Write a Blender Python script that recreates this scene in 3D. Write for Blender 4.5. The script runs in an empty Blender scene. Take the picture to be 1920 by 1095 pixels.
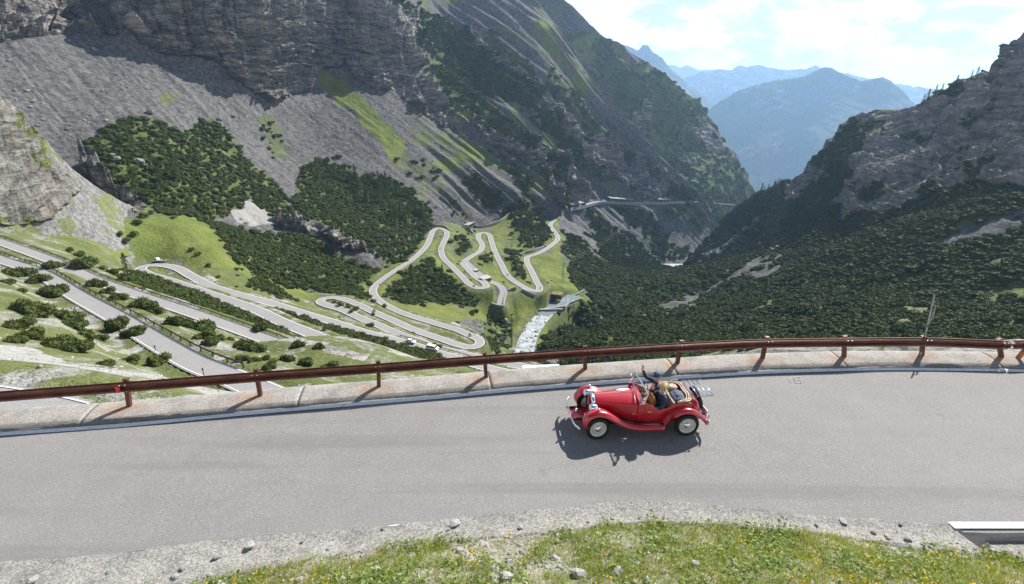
import bpy, bmesh, math, random, time
_T0 = time.time()
import numpy as np
from mathutils import Vector, Matrix, Euler, kdtree

random.seed(7)
RNG = np.random.default_rng(11)
scene = bpy.context.scene
COL = scene.collection

# ------------------------------------------------------------------ camera, sky, sun, exposure
CAM_H = 8.38
FPX = 930.0                      # focal length in pixels of a 1920 px wide picture
PITCH = math.atan(362.5 / FPX)      # the horizon lies at y = 185
cam_data = bpy.data.cameras.new('camera')
cam = bpy.data.objects.new('camera', cam_data)
COL.objects.link(cam)
cam.location = (0, 0, CAM_H)
cam.rotation_euler = (math.pi / 2 - PITCH, 0, 0)
cam_data.sensor_width = 36.0
cam_data.lens = 36.0 * FPX / 1920.0
cam_data.clip_start = 0.2
cam_data.clip_end = 60000.0
scene.camera = cam

SUN_AZ = math.radians(40.0)       # clockwise from +Y (the viewing direction)
SUN_EL = math.radians(39.5)

world = bpy.data.worlds.new('World')
scene.world = world
world.use_nodes = True
wn, wl = world.node_tree.nodes, world.node_tree.links
wn.clear()
w_out = wn.new('ShaderNodeOutputWorld')
w_bg = wn.new('ShaderNodeBackground')
w_sky = wn.new('ShaderNodeTexSky')
w_sky.sky_type = 'NISHITA'
w_sky.sun_disc = False
w_sky.sun_elevation = SUN_EL
w_sky.sun_rotation = SUN_AZ
w_sky.altitude = 2200
w_sky.air_density = 1.0
w_sky.dust_density = 0.6
w_co = wn.new('ShaderNodeTexCoord')
w_sep = wn.new('ShaderNodeSeparateXYZ')
wl.new(w_co.outputs['Generated'], w_sep.inputs[0])
w_map = wn.new('ShaderNodeMapping')
w_map.inputs['Scale'].default_value = (1.0, 1.0, 2.6)
wl.new(w_co.outputs['Generated'], w_map.inputs[0])
w_n1 = wn.new('ShaderNodeTexNoise')
w_n1.inputs['Scale'].default_value = 5.5
w_n1.inputs['Detail'].default_value = 9
w_n1.inputs['Roughness'].default_value = 0.58
w_n1.inputs['Distortion'].default_value = 0.35
wl.new(w_map.outputs[0], w_n1.inputs['Vector'])
w_r1 = wn.new('ShaderNodeValToRGB')                     # cloud cover: mostly overcast with thin gaps
w_r1.color_ramp.elements[0].position = 0.20
w_r1.color_ramp.elements[1].position = 0.40
wl.new(w_n1.outputs['Fac'], w_r1.inputs[0])
w_el = wn.new('ShaderNodeMapRange')                     # cumulus banked up over the mountains all round, clear blue overhead
w_el.interpolation_type = 'SMOOTHSTEP'
w_el.inputs['From Min'].default_value = 0.55
w_el.inputs['From Max'].default_value = 0.25
wl.new(w_sep.outputs[2], w_el.inputs['Value'])
w_cv = wn.new('ShaderNodeMath')
w_cv.operation = 'MULTIPLY'
wl.new(w_el.outputs[0], w_cv.inputs[0])
wl.new(w_r1.outputs[0], w_cv.inputs[1])
w_n2 = wn.new('ShaderNodeTexNoise')
w_n2.inputs['Scale'].default_value = 9.0
w_n2.inputs['Detail'].default_value = 8
w_n2.inputs['Roughness'].default_value = 0.6
wl.new(w_map.outputs[0], w_n2.inputs['Vector'])
w_r2 = wn.new('ShaderNodeValToRGB')                     # grey bellies and bright tops
w_r2.color_ramp.elements[0].position = 0.42
w_r2.color_ramp.elements[0].color = (7.6, 7.7, 8.0, 1)
w_r2.color_ramp.elements[1].position = 0.60
w_r2.color_ramp.elements[1].color = (21.0, 20.3, 19.6, 1)
wl.new(w_n2.outputs['Fac'], w_r2.inputs[0])
w_mix = wn.new('ShaderNodeMixRGB')
wl.new(w_cv.outputs[0], w_mix.inputs[0])
wl.new(w_sky.outputs[0], w_mix.inputs[1])
wl.new(w_r2.outputs[0], w_mix.inputs[2])
wl.new(w_mix.outputs[0], w_bg.inputs[0])
w_bg.inputs[1].default_value = 0.05
wl.new(w_bg.outputs[0], w_out.inputs[0])

sun_data = bpy.data.lights.new('sun', 'SUN')
sun_data.energy = 5.0
sun_data.angle = math.radians(0.53)
sun_data.color = (1.0, 0.955, 0.89)
sun = bpy.data.objects.new('sun', sun_data)
COL.objects.link(sun)
SUN_DIR = Vector((math.sin(SUN_AZ) * math.cos(SUN_EL), math.cos(SUN_AZ) * math.cos(SUN_EL), math.sin(SUN_EL)))
sun.rotation_euler = SUN_DIR.to_track_quat('Z', 'Y').to_euler()

scene.view_settings.view_transform = 'Standard'
scene.view_settings.look = 'None'
scene.view_settings.exposure = 1.0
scene.view_settings.gamma = 1.0
scene.view_settings.use_curve_mapping = False
scene.cycles.max_bounces = 6
scene.cycles.diffuse_bounces = 3
scene.cycles.glossy_bounces = 3
scene.cycles.transparent_max_bounces = 8
scene.cycles.volume_bounces = 0
scene.cycles.use_denoising = True

# ------------------------------------------------------------------ pixels <-> place
SP, CP = math.sin(PITCH), math.cos(PITCH)


def ray(px, py):
    x = (np.asarray(px, float) - 960.0) / FPX
    v = -(np.asarray(py, float) - 547.5) / FPX
    return np.stack([x, CP + v * SP, -SP + v * CP], -1)


def at_z(px, py, z):
    """the place where the line of sight through a pixel of the photograph meets height z"""
    r = ray(px, py)
    t = (np.asarray(z, float) - CAM_H) / r[..., 2]
    return r * t[..., None] + np.array([0, 0, CAM_H])


def at_d(px, py, d):
    """... at horizontal distance d (the table of distances was taken with a longer lens: brought to this one here)"""
    r = ray(px, py)
    q = (np.asarray(px, float) - 960.0) ** 2
    d = np.asarray(d, float) * 0.825 * np.sqrt((1 + q / 930.0 ** 2) / (1 + q / 1130.0 ** 2))
    t = np.asarray(d, float) / np.hypot(r[..., 0], r[..., 1])
    return r * t[..., None] + np.array([0, 0, CAM_H])


def project(P):
    P = np.asarray(P, float)
    x, y, z = P[..., 0], P[..., 1], P[..., 2] - CAM_H
    f = np.maximum(y * CP - z * SP, 1e-3)
    u = y * SP + z * CP
    return 960 + FPX * x / f, 547.5 - FPX * u / f


# ------------------------------------------------------------------ numpy noise
from concurrent.futures import ThreadPoolExecutor
_POOL = ThreadPoolExecutor(4)
_TB = 64
_tab = RNG.normal(size=(_TB, _TB, _TB)).astype(np.float32)
_tab = np.clip(_tab, -2.2, 2.2).ravel()


def _noise_chunk(p):
    i = np.floor(p).astype(np.int32)
    f = p - i
    u = f * f * (3 - 2 * f)
    i &= _TB - 1
    j = (i + 1) & (_TB - 1)
    x0, x1 = i[:, 0] * (_TB * _TB), j[:, 0] * (_TB * _TB)
    y0, y1 = i[:, 1] * _TB, j[:, 1] * _TB
    z0, z1 = i[:, 2], j[:, 2]
    ux, uy, uz = u[:, 0], u[:, 1], u[:, 2]
    a = x0 + y0
    b = x0 + y1
    c = x1 + y0
    d = x1 + y1
    lo = _tab[a + z0]; lo += uz * (_tab[a + z1] - lo)
    q = _tab[b + z0]; q += uz * (_tab[b + z1] - q)
    lo += uy * (q - lo)
    hi = _tab[c + z0]; hi += uz * (_tab[c + z1] - hi)
    q = _tab[d + z0]; q += uz * (_tab[d + z1] - q)
    hi += uy * (q - hi)
    lo += ux * (hi - lo)
    return lo


def perlin(p):
    """smooth noise of about -0.8 .. 0.8"""
    p = np.asarray(p, np.float32)
    sh = p.shape[:-1]
    p = p.reshape(-1, 3)
    if len(p) < 20000:
        out = _noise_chunk(p)
    else:
        out = np.concatenate(list(_POOL.map(_noise_chunk, np.array_split(p, 12))))
    return (out * 0.62).reshape(sh)


def fbm(p, octaves=4, gain=0.5, ridged=False):
    a, s, tot = 1.0, 0.0, 0.0
    p = np.asarray(p, np.float32)
    for k in range(octaves):
        n = perlin(p * np.float32(2.03 ** k) + np.float32(17.3 * k))
        if ridged:
            n = 1 - 2 * np.abs(n)
        s = s + a * n
        tot += a
        a *= gain
    return s / tot


def smooth(e0, e1, x):
    t = np.clip((x - e0) / (e1 - e0), 0, 1)
    return t * t * (3 - 2 * t)


def rbf_fit(X, v, c=30.0, lam=0.0):
    X = np.asarray(X, float)
    n = len(X)
    K = -np.sqrt(((X[:, None] - X[None]) ** 2).sum(-1) + c * c)
    K[np.arange(n), np.arange(n)] += lam
    Q = np.concatenate([np.ones((n, 1)), X], 1)
    A = np.zeros((n + 3, n + 3))
    A[:n, :n] = K
    A[:n, n:] = Q
    A[n:, :n] = Q.T
    w = np.linalg.solve(A, np.concatenate([v, np.zeros(3)]))
    return X, w, c


def rbf_eval(fit, Y):
    X, w, c = fit
    Y = np.asarray(Y, float)
    sh = Y.shape[:-1]
    Y = Y.reshape(-1, 2)
    out = np.empty(len(Y))
    def part(k):
        y = Y[k:k + 10000]
        K = np.sqrt((y[:, 0:1] - X[None, :, 0]) ** 2 + (y[:, 1:2] - X[None, :, 1]) ** 2 + c * c)
        out[k:k + 10000] = -(K @ w[:-3]) + w[-3] + y @ w[-2:]
    list(_POOL.map(part, range(0, len(Y), 10000)))
    return out.reshape(sh)


def in_poly(px, py, poly):
    poly = np.asarray(poly, float)
    ins = np.zeros(px.shape, bool)
    x0, y0 = poly.min(0)
    x1, y1 = poly.max(0)
    box = (px >= x0) & (px <= x1) & (py >= y0) & (py <= y1)
    if not box.any():
        return ins
    qx, qy = px[box], py[box]
    r = np.zeros(qx.shape, bool)
    j = len(poly) - 1
    for i in range(len(poly)):
        xi, yi = poly[i]
        xj, yj = poly[j]
        if yi != yj:
            r ^= ((yi > qy) != (yj > qy)) & (qx < (xj - xi) * (qy - yi) / (yj - yi) + xi)
        j = i
    ins[box] = r
    return ins


# ------------------------------------------------------------------ object helpers
def tag(o, label=None, cat=None, group=None, kind=None):
    if label:
        o['label'] = label
    if cat:
        o['category'] = cat
    if group:
        o['group'] = group
    if kind:
        o['kind'] = kind
    return o


def link(name, me, mats=(), parent=None, smooth_shade=False):
    if not isinstance(mats, (list, tuple)):
        mats = [mats]
    for m in mats:
        if m:
            me.materials.append(m)
    if smooth_shade:
        me.polygons.foreach_set('use_smooth', np.ones(len(me.polygons), bool))
    o = bpy.data.objects.new(name, me)
    COL.objects.link(o)
    if parent:
        o.parent = parent
    return o


def empty(name, loc=(0, 0, 0), rz=0.0):
    o = bpy.data.objects.new(name, None)
    COL.objects.link(o)
    o.location = loc
    o.rotation_euler = (0, 0, rz)
    o.empty_display_size = 0.3
    return o


def grid_mesh(name, P, flip=False):
    """a mesh from a rows x cols grid of points"""
    R, C = P.shape[:2]
    me = bpy.data.meshes.new(name)
    me.vertices.add(R * C)
    me.vertices.foreach_set('co', np.ascontiguousarray(P.reshape(-1, 3), dtype=np.float32).ravel())
    idx = np.arange(R * C).reshape(R, C)
    q = np.stack([idx[:-1, :-1], idx[:-1, 1:], idx[1:, 1:], idx[1:, :-1]], -1).reshape(-1, 4)
    if flip:
        q = q[:, ::-1]
    n = len(q)
    me.loops.add(n * 4)
    me.loops.foreach_set('vertex_index', np.ascontiguousarray(q, dtype=np.int32).ravel())
    me.polygons.add(n)
    me.polygons.foreach_set('loop_start', np.arange(0, n * 4, 4, dtype=np.int32))
    me.update()
    return me


def add_attr(me, name, v):
    a = me.attributes.new(name, 'FLOAT', 'POINT')
    a.data.foreach_set('value', np.ascontiguousarray(v, dtype=np.float32).ravel())


def py_mesh(name, verts, faces):
    me = bpy.data.meshes.new(name)
    me.from_pydata([tuple(v) for v in verts], [], faces)
    me.update()
    return me


class MB:
    """collects simple solids into one mesh"""

    def __init__(self):
        self.v, self.f = [], []

    def add(self, verts, faces):
        n = len(self.v)
        self.v += [tuple(v) for v in verts]
        self.f += [tuple(i + n for i in f) for f in faces]
        return self

    def box(self, c, s, rz=0.0, mat=None):
        x, y, z = s[0] / 2, s[1] / 2, s[2] / 2
        vs = [(-x, -y, -z), (x, -y, -z), (x, y, -z), (-x, y, -z), (-x, -y, z), (x, -y, z), (x, y, z), (-x, y, z)]
        M = Matrix.Rotation(rz, 3, 'Z') if mat is None else mat
        return self.add([Vector(c) + M @ Vector(v) for v in vs],
                        [(3, 2, 1, 0), (4, 5, 6, 7), (0, 1, 5, 4), (1, 2, 6, 5), (2, 3, 7, 6), (3, 0, 4, 7)])

    def tube(self, pts, r, n=8, cap=True, close=False):
        pts = [Vector(p) for p in pts]
        m = len(pts)
        rs = r if isinstance(r, (list, tuple)) else [r] * m
        rings = []
        prev = None
        for i, p in enumerate(pts):
            a = pts[(i - 1) % m] if (i > 0 or close) else p
            b = pts[(i + 1) % m] if (i < m - 1 or close) else p
            t = (b - a).normalized()
            if prev is None:
                ref = Vector((0, 0, 1)) if abs(t.z) < 0.9 else Vector((1, 0, 0))
                u = t.cross(ref).normalized()
            else:
                u = (prev - t * prev.dot(t)).normalized()
            prev = u
            w = t.cross(u)
            rings.append([p + (u * math.cos(2 * math.pi * k / n) + w * math.sin(2 * math.pi * k / n)) * rs[i] for k in range(n)])
        vs = [q for ring in rings for q in ring]
        fs = []
        for i in range(m if close else m - 1):
            j = (i + 1) % m
            for k in range(n):
                l = (k + 1) % n
                fs.append((i * n + k, i * n + l, j * n + l, j * n + k))
        if cap and not close:
            fs.append(tuple(reversed(range(n))))
            fs.append(tuple((m - 1) * n + k for k in range(n)))
        return self.add(vs, fs)

    def lathe(self, prof, c=(0, 0, 0), axis='Y', n=24, cap=True):
        """prof: (radius, offset along the axis)"""
        m = len(prof)
        vs = []
        for r, h in prof:
            for k in range(n):
                a = 2 * math.pi * k / n
                if axis == 'Y':
                    q = (r * math.cos(a), h, r * math.sin(a))
                elif axis == 'X':
                    q = (h, r * math.cos(a), r * math.sin(a))
                else:
                    q = (r * math.cos(a), r * math.sin(a), h)
                vs.append((c[0] + q[0], c[1] + q[1], c[2] + q[2]))
        fs = []
        for i in range(m - 1):
            for k in range(n):
                l = (k + 1) % n
                fs.append((i * n + k, i * n + l, (i + 1) * n + l, (i + 1) * n + k))
        if cap:
            fs.append(tuple(reversed(range(n))))
            fs.append(tuple((m - 1) * n + k for k in range(n)))
        return self.add(vs, fs)

    def mesh(self, name, fix=True):
        me = py_mesh(name, self.v, self.f)
        if fix:
            bm = bmesh.new()
            bm.from_mesh(me)
            bmesh.ops.recalc_face_normals(bm, faces=bm.faces)
            bm.to_mesh(me)
            bm.free()
        return me

    def build(self, name, mat, parent=None, smooth_shade=False):
        return link(name, self.mesh(name), mat, parent, smooth_shade)


def catmull(pts, step=2.0):
    """a smooth curve through 3-D points, resampled evenly"""
    P = np.asarray(pts, float)
    P = np.concatenate([[2 * P[0] - P[1]], P, [2 * P[-1] - P[-2]]])
    out = []
    for i in range(1, len(P) - 2):
        p0, p1, p2, p3 = P[i - 1:i + 3]
        k = np.array([0, 0, 0, 0.0])
        for j in range(3):
            k[j + 1] = k[j] + max(np.linalg.norm(P[i + j] - P[i + j - 1]), 1e-6) ** 0.5
        for t in np.linspace(k[1], k[2], 24, endpoint=False):
            a1 = (k[1] - t) / (k[1] - k[0]) * p0 + (t - k[0]) / (k[1] - k[0]) * p1
            a2 = (k[2] - t) / (k[2] - k[1]) * p1 + (t - k[1]) / (k[2] - k[1]) * p2
            a3 = (k[3] - t) / (k[3] - k[2]) * p2 + (t - k[2]) / (k[3] - k[2]) * p3
            b1 = (k[2] - t) / (k[2] - k[0]) * a1 + (t - k[0]) / (k[2] - k[0]) * a2
            b2 = (k[3] - t) / (k[3] - k[1]) * a2 + (t - k[1]) / (k[3] - k[1]) * a3
            out.append((k[2] - t) / (k[2] - k[1]) * b1 + (t - k[1]) / (k[2] - k[1]) * b2)
    out.append(P[-2])
    out = np.array(out)
    s = np.concatenate([[0], np.cumsum(np.linalg.norm(np.diff(out, axis=0), axis=1))])
    n = max(2, int(round(s[-1] / step)) + 1)
    q = np.linspace(0, s[-1], n)
    return np.stack([np.interp(q, s, out[:, k]) for k in range(3)], -1)


def side_normals(C):
    t = np.gradient(C, axis=0)[:, :2]
    t /= np.maximum(np.linalg.norm(t, axis=1), 1e-9)[:, None]
    return np.stack([-t[:, 1], t[:, 0], np.zeros(len(t))], -1)       # left of travel


def sweep(name, C, prof, mat, parent=None, closed=True, smooth_shade=False, caps=True):
    """sweep a profile [(offset to the left, height)] along a curve C (n x 3)"""
    N = side_normals(C)
    prof = np.asarray(prof, float)
    P = C[:, None, :] + N[:, None, :] * prof[None, :, 0, None]
    P[..., 2] += prof[None, :, 1]
    n, m = P.shape[:2]
    vs = P.reshape(-1, 3)
    fs = []
    for i in range(n - 1):
        for k in range(m if closed else m - 1):
            l = (k + 1) % m
            fs.append((i * m + k, i * m + l, (i + 1) * m + l, (i + 1) * m + k))
    if closed and caps:
        fs.append(tuple(reversed(range(m))))
        fs.append(tuple((n - 1) * m + k for k in range(m)))
    me = py_mesh(name, vs, fs)
    bm = bmesh.new()
    bm.from_mesh(me)
    if closed:
        bmesh.ops.recalc_face_normals(bm, faces=bm.faces)
    else:
        if bm.faces:
            bm.faces.ensure_lookup_table()
            bm.normal_update()
            if sum(f.normal.z for f in bm.faces) < 0:
                bmesh.ops.reverse_faces(bm, faces=bm.faces)
    bm.to_mesh(me)
    bm.free()
    return link(name, me, mat, parent, smooth_shade)
# ------------------------------------------------------------------ materials
class NT:
    def __init__(self, name):
        self.m = bpy.data.materials.new(name)
        self.m.use_nodes = True
        self.n, self.l = self.m.node_tree.nodes, self.m.node_tree.links
        self.b = self.n['Principled BSDF']

    def new(self, t, **kw):
        x = self.n.new(t)
        for k, v in kw.items():
            setattr(x, k, v)
        return x

    def put(self, sock, v):
        if isinstance(v, bpy.types.NodeSocket):
            self.l.new(v, sock)
        elif v is not None:
            sock.default_value = v

    def attr(self, name):
        a = self.new('ShaderNodeAttribute', attribute_name=name)
        return a.outputs['Fac']

    def pos(self, scale=(1, 1, 1)):
        c = self.new('ShaderNodeTexCoord')
        mp = self.new('ShaderNodeMapping')
        mp.inputs['Scale'].default_value = scale
        self.l.new(c.outputs['Object'], mp.inputs[0])
        return mp.outputs[0]

    def noise(self, vec, scale, detail=4, rough=0.55, dist=0.0):
        t = self.new('ShaderNodeTexNoise')
        t.inputs['Scale'].default_value = scale
        t.inputs['Detail'].default_value = detail
        t.inputs['Roughness'].default_value = rough
        t.inputs['Distortion'].default_value = dist
        if vec is not None:
            self.l.new(vec, t.inputs['Vector'])
        return t.outputs['Fac']

    def voronoi(self, vec, scale, feature='F1', out='Distance'):
        t = self.new('ShaderNodeTexVoronoi', feature=feature)
        t.inputs['Scale'].default_value = scale
        if vec is not None:
            self.l.new(vec, t.inputs['Vector'])
        return t.outputs[out]

    def ramp(self, fac, stops):
        r = self.new('ShaderNodeValToRGB')
        e = r.color_ramp.elements
        while len(e) < len(stops):
            e.new(0.5)
        for x, (p, c) in zip(e, stops):
            x.position = p
            x.color = (c, c, c, 1) if isinstance(c, (int, float)) else (*c, 1)
        self.l.new(fac, r.inputs[0])
        return r.outputs[0]

    def mix(self, fac, a, b, mode='MIX'):
        x = self.new('ShaderNodeMixRGB', blend_type=mode)
        self.put(x.inputs[0], fac)
        for s, v in ((x.inputs[1], a), (x.inputs[2], b)):
            if isinstance(v, tuple):
                v = (*v, 1)
            self.put(s, v)
        return x.outputs[0]

    def math(self, op, a, b=None, clamp=False):
        x = self.new('ShaderNodeMath', operation=op, use_clamp=clamp)
        self.put(x.inputs[0], a)
        if b is not None:
            self.put(x.inputs[1], b)
        return x.outputs[0]

    def bump(self, h, strength=0.5, dist=0.05, normal=None):
        x = self.new('ShaderNodeBump')
        x.inputs['Strength'].default_value = strength
        x.inputs['Distance'].default_value = dist
        self.l.new(h, x.inputs['Height'])
        if normal is not None:
            self.l.new(normal, x.inputs['Normal'])
        return x.outputs[0]

    def done(self, color=None, rough=0.9, normal=None, metal=0.0, spec=0.3):
        if isinstance(color, tuple):
            color = (*color, 1)
        self.put(self.b.inputs['Base Color'], color)
        self.put(self.b.inputs['Roughness'], rough)
        self.put(self.b.inputs['Metallic'], metal)
        self.put(self.b.inputs['Specular IOR Level'], spec)
        if normal is not None:
            self.l.new(normal, self.b.inputs['Normal'])
        return self.m


def plain(name, col, rough=0.6, metal=0.0, var=0.08, scale=20.0, spec=0.4, coat=0.0):
    t = NT(name)
    n = t.noise(t.pos(), scale, 3)
    lo = tuple(c * (1 - var) for c in col)
    hi = tuple(min(1, c * (1 + var)) for c in col)
    m = t.done(t.ramp(n, [(0.3, lo), (0.7, hi)]), rough, None, metal, spec)
    if coat:
        t.b.inputs['Coat Weight'].default_value = coat
        t.b.inputs['Coat Roughness'].default_value = 0.05
    return m


def terrain_material(name, scree, rock_lo, rock_hi, grass_lo, grass_hi, fine=1.0, flow=True):
    """ground of bare scree, rock, turf and pale gravel, mixed by what grows and lies where"""
    t = NT(name)
    p = t.pos()
    big = t.noise(p, 0.012, 5, 0.6)
    mid = t.noise(p, 0.09 * fine, 5, 0.6)
    sml = t.noise(p, 0.6 * fine, 4, 0.65)
    # scree: grey gravel with streaks down the fall line and scattered blocks
    fl = t.attr('flow')
    cx = t.new('ShaderNodeCombineXYZ')
    t.l.new(fl, cx.inputs[0])
    pz = t.new('ShaderNodeSeparateXYZ')
    t.l.new(p, pz.inputs[0])
    t.l.new(t.math('MULTIPLY', pz.outputs[2], 0.05), cx.inputs[1])
    streak = t.noise(cx.outputs[0], 0.16, 5, 0.65)
    sc = t.mix(t.ramp(streak, [(0.32, 0.0), (0.68, 1.0)]), tuple(c * 0.88 for c in scree), tuple(min(1, c * 1.10) for c in scree))
    sc = t.mix(t.ramp(mid, [(0.35, 0.0), (0.7, 0.45)]), sc, (scree[0] * 0.86, scree[1] * 0.82, scree[2] * 0.74))
    bs = t.new('ShaderNodeSeparateColor')
    t.l.new(t.voronoi(p, 0.42 * fine, 'F1', 'Color'), bs.inputs[0])
    sc = t.mix(0.38, sc, t.mix(1.0, sc, bs.outputs[0], 'OVERLAY'))
    pale = t.attr('pale')
    sc = t.mix(pale, sc, t.mix(sml, (0.22, 0.215, 0.20), (0.46, 0.45, 0.425)))
    # rock: bedded, stained; bed colours contrasted further to stand in for sunlit facets
    sv = t.new('ShaderNodeMapping')
    sv.inputs['Scale'].default_value = (0.05, 0.05, 0.28)
    sv.inputs['Rotation'].default_value = (0.15, -0.35, 0)
    t.l.new(p, sv.inputs[0])
    bed = t.noise(sv.outputs[0], 1.0, 7, 0.65, 0.6)
    rk = t.ramp(bed, [(0.38, rock_lo), (0.50, tuple((a + b) / 2 for a, b in zip(rock_lo, rock_hi))), (0.60, rock_hi)])
    ver = t.new('ShaderNodeMapping')
    ver.inputs['Scale'].default_value = (0.16, 0.16, 0.018)
    t.l.new(p, ver.inputs[0])
    st = t.noise(ver.outputs[0], 1.0, 5, 0.6)
    rk = t.mix(t.ramp(st, [(0.52, 0.0), (0.68, 0.55)]), rk, (0.27, 0.20, 0.13))
    rk = t.mix(t.ramp(st, [(0.30, 0.6), (0.42, 0.0)]), rk, tuple(c * 0.5 for c in rock_lo))
    col = t.mix(t.attr('rock'), sc, rk)
    # turf
    g = t.mix(t.ramp(mid, [(0.32, 0.0), (0.68, 1.0)]), grass_lo, grass_hi)
    g = t.mix(t.ramp(sml, [(0.45, 0.0), (0.75, 0.55)]), g, (grass_lo[0] * 0.6, grass_lo[1] * 0.75, grass_lo[2] * 0.7))
    g = t.mix(t.ramp(big, [(0.5, 0.0), (0.75, 0.4)]), g, (0.20, 0.19, 0.07))
    gm = t.math('ADD', t.attr('grass'), t.math('MULTIPLY', t.math('SUBTRACT', sml, 0.5), 0.9))
    tiny = t.noise(p, 2.6 * fine, 3, 0.7)
    gm = t.math('ADD', gm, t.math('MULTIPLY', t.math('SUBTRACT', tiny, 0.5), 0.8))
    gm = t.ramp(gm, [(0.36, 0.0), (0.58, 1.0)])
    col = t.mix(gm, col, g)
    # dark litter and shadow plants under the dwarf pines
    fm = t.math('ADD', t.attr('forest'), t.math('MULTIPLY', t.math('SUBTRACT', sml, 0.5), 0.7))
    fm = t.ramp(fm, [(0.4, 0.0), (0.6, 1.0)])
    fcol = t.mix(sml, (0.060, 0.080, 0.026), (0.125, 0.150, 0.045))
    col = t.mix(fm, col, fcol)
    h = t.math('ADD', t.math('MULTIPLY', mid, 1.2), sml)
    h = t.math('ADD', h, t.math('MULTIPLY', t.noise(p, 2.2 * fine, 3, 0.6), 0.4))
    nb = t.bump(h, 0.75, 1.3 / fine)
    hr = t.math('ADD', t.math('MULTIPLY', bed, 1.4), t.math('MULTIPLY', st, 1.2))
    hr = t.math('MULTIPLY', t.math('ADD', hr, t.math('MULTIPLY', t.voronoi(ver.outputs[0], 2.0), 0.9)), t.attr('rock'))
    nb = t.bump(hr, 0.9, 5.0 / max(fine, 0.6), nb)
    return t.done(col, 0.95, nb, 0, 0.15)


M = {}
M['terrain'] = terrain_material('alpine_slope', (0.122, 0.120, 0.119), (0.095, 0.092, 0.090), (0.40, 0.375, 0.34),
                                (0.105, 0.138, 0.034), (0.185, 0.215, 0.052), 1.0)
M['near_terrain'] = terrain_material('near_slope', (0.27, 0.262, 0.24), (0.16, 0.155, 0.15), (0.36, 0.35, 0.33),
                                     (0.085, 0.110, 0.036), (0.155, 0.172, 0.062), 2.2)
M['cliff'] = terrain_material('brown_cliff', (0.26, 0.255, 0.245), (0.145, 0.138, 0.130), (0.40, 0.385, 0.355),
                              (0.095, 0.120, 0.036), (0.17, 0.19, 0.06), 1.3)
M['far_terrain'] = terrain_material('far_ridge', (0.16, 0.165, 0.165), (0.07, 0.075, 0.08), (0.17, 0.17, 0.17),
                                    (0.05, 0.075, 0.025), (0.10, 0.13, 0.04), 0.25)
M['pale_slope'] = terrain_material('pale_spur_slope', (0.205, 0.203, 0.196), (0.155, 0.145, 0.13), (0.32, 0.305, 0.275),
                                   (0.12, 0.15, 0.045), (0.20, 0.22, 0.07), 1.8)


def asphalt(name, col, scale=1.0, marks=True):
    t = NT(name)
    p = t.pos()
    fine = t.noise(p, 55 * scale, 2, 0.7)
    grit = t.voronoi(p, 70 * scale, 'F1', 'Color')
    gv = t.new('ShaderNodeSeparateColor')
    t.l.new(grit, gv.inputs[0])
    mid = t.noise(p, 1.1 * scale, 5, 0.6)
    big = t.noise(p, 0.16 * scale, 4, 0.6)
    c = t.mix(t.ramp(fine, [(0.3, 0.0), (0.7, 1.0)]), tuple(x * 0.72 for x in col), tuple(x * 1.24 for x in col))
    c = t.mix(t.ramp(gv.outputs[0], [(0.78, 0.0), (0.95, 0.55)]), c, tuple(min(1, x * 1.9) for x in col))
    c = t.mix(t.ramp(gv.outputs[1], [(0.84, 0.0), (0.98, 0.6)]), c, tuple(x * 0.42 for x in col))
    c = t.mix(t.ramp(mid, [(0.35, 0.22), (0.6, 0.0)]), c, tuple(x * 0.72 for x in col))
    c = t.mix(t.ramp(big, [(0.42, 0.0), (0.7, 0.4)]), c, tuple(min(1, x * 1.16) for x in col))
    if marks:
        st = t.new('ShaderNodeMapping')
        st.inputs['Scale'].default_value = (0.05, 1.3, 1)
        st.inputs['Rotation'].default_value = (0, 0, -0.06)
        t.l.new(p, st.inputs[0])
        s = t.noise(st.outputs[0], 1.0, 4, 0.55, 0.3)
        c = t.mix(t.ramp(s, [(0.54, 0.0), (0.66, 0.42)]), c, tuple(x * 0.66 for x in col))
        c = t.mix(t.ramp(s, [(0.30, 0.25), (0.42, 0.0)]), c, tuple(min(1, x * 1.15) for x in col))
    ce = t.new('ShaderNodeTexVoronoi', feature='DISTANCE_TO_EDGE')
    ce.inputs['Scale'].default_value = 0.33 * scale
    wob = t.new('ShaderNodeMixRGB', blend_type='ADD')
    wob.inputs[0].default_value = 1.0
    t.l.new(p, wob.inputs[1])
    nt = t.new('ShaderNodeTexNoise')
    nt.inputs['Scale'].default_value = 1.6
    nt.inputs['Detail'].default_value = 6
    t.l.new(p, nt.inputs['Vector'])
    t.l.new(nt.outputs['Color'], wob.inputs[2])
    t.l.new(wob.outputs[0], ce.inputs['Vector'])
    ck = t.math('MULTIPLY', t.ramp(ce.outputs['Distance'], [(0.0015, 0.32), (0.005, 0.0)]), t.ramp(t.noise(p, 0.3, 3), [(0.5, 0.0), (0.6, 1.0)]))
    c = t.mix(ck, c, tuple(x * 0.35 for x in col))
    nb = t.bump(fine, 0.35, 0.006)
    return t.done(c, 0.88, nb, 0, 0.25)


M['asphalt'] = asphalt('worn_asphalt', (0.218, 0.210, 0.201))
M['asphalt_far'] = asphalt('far_asphalt', (0.285, 0.275, 0.268), 0.3, False)


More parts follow.
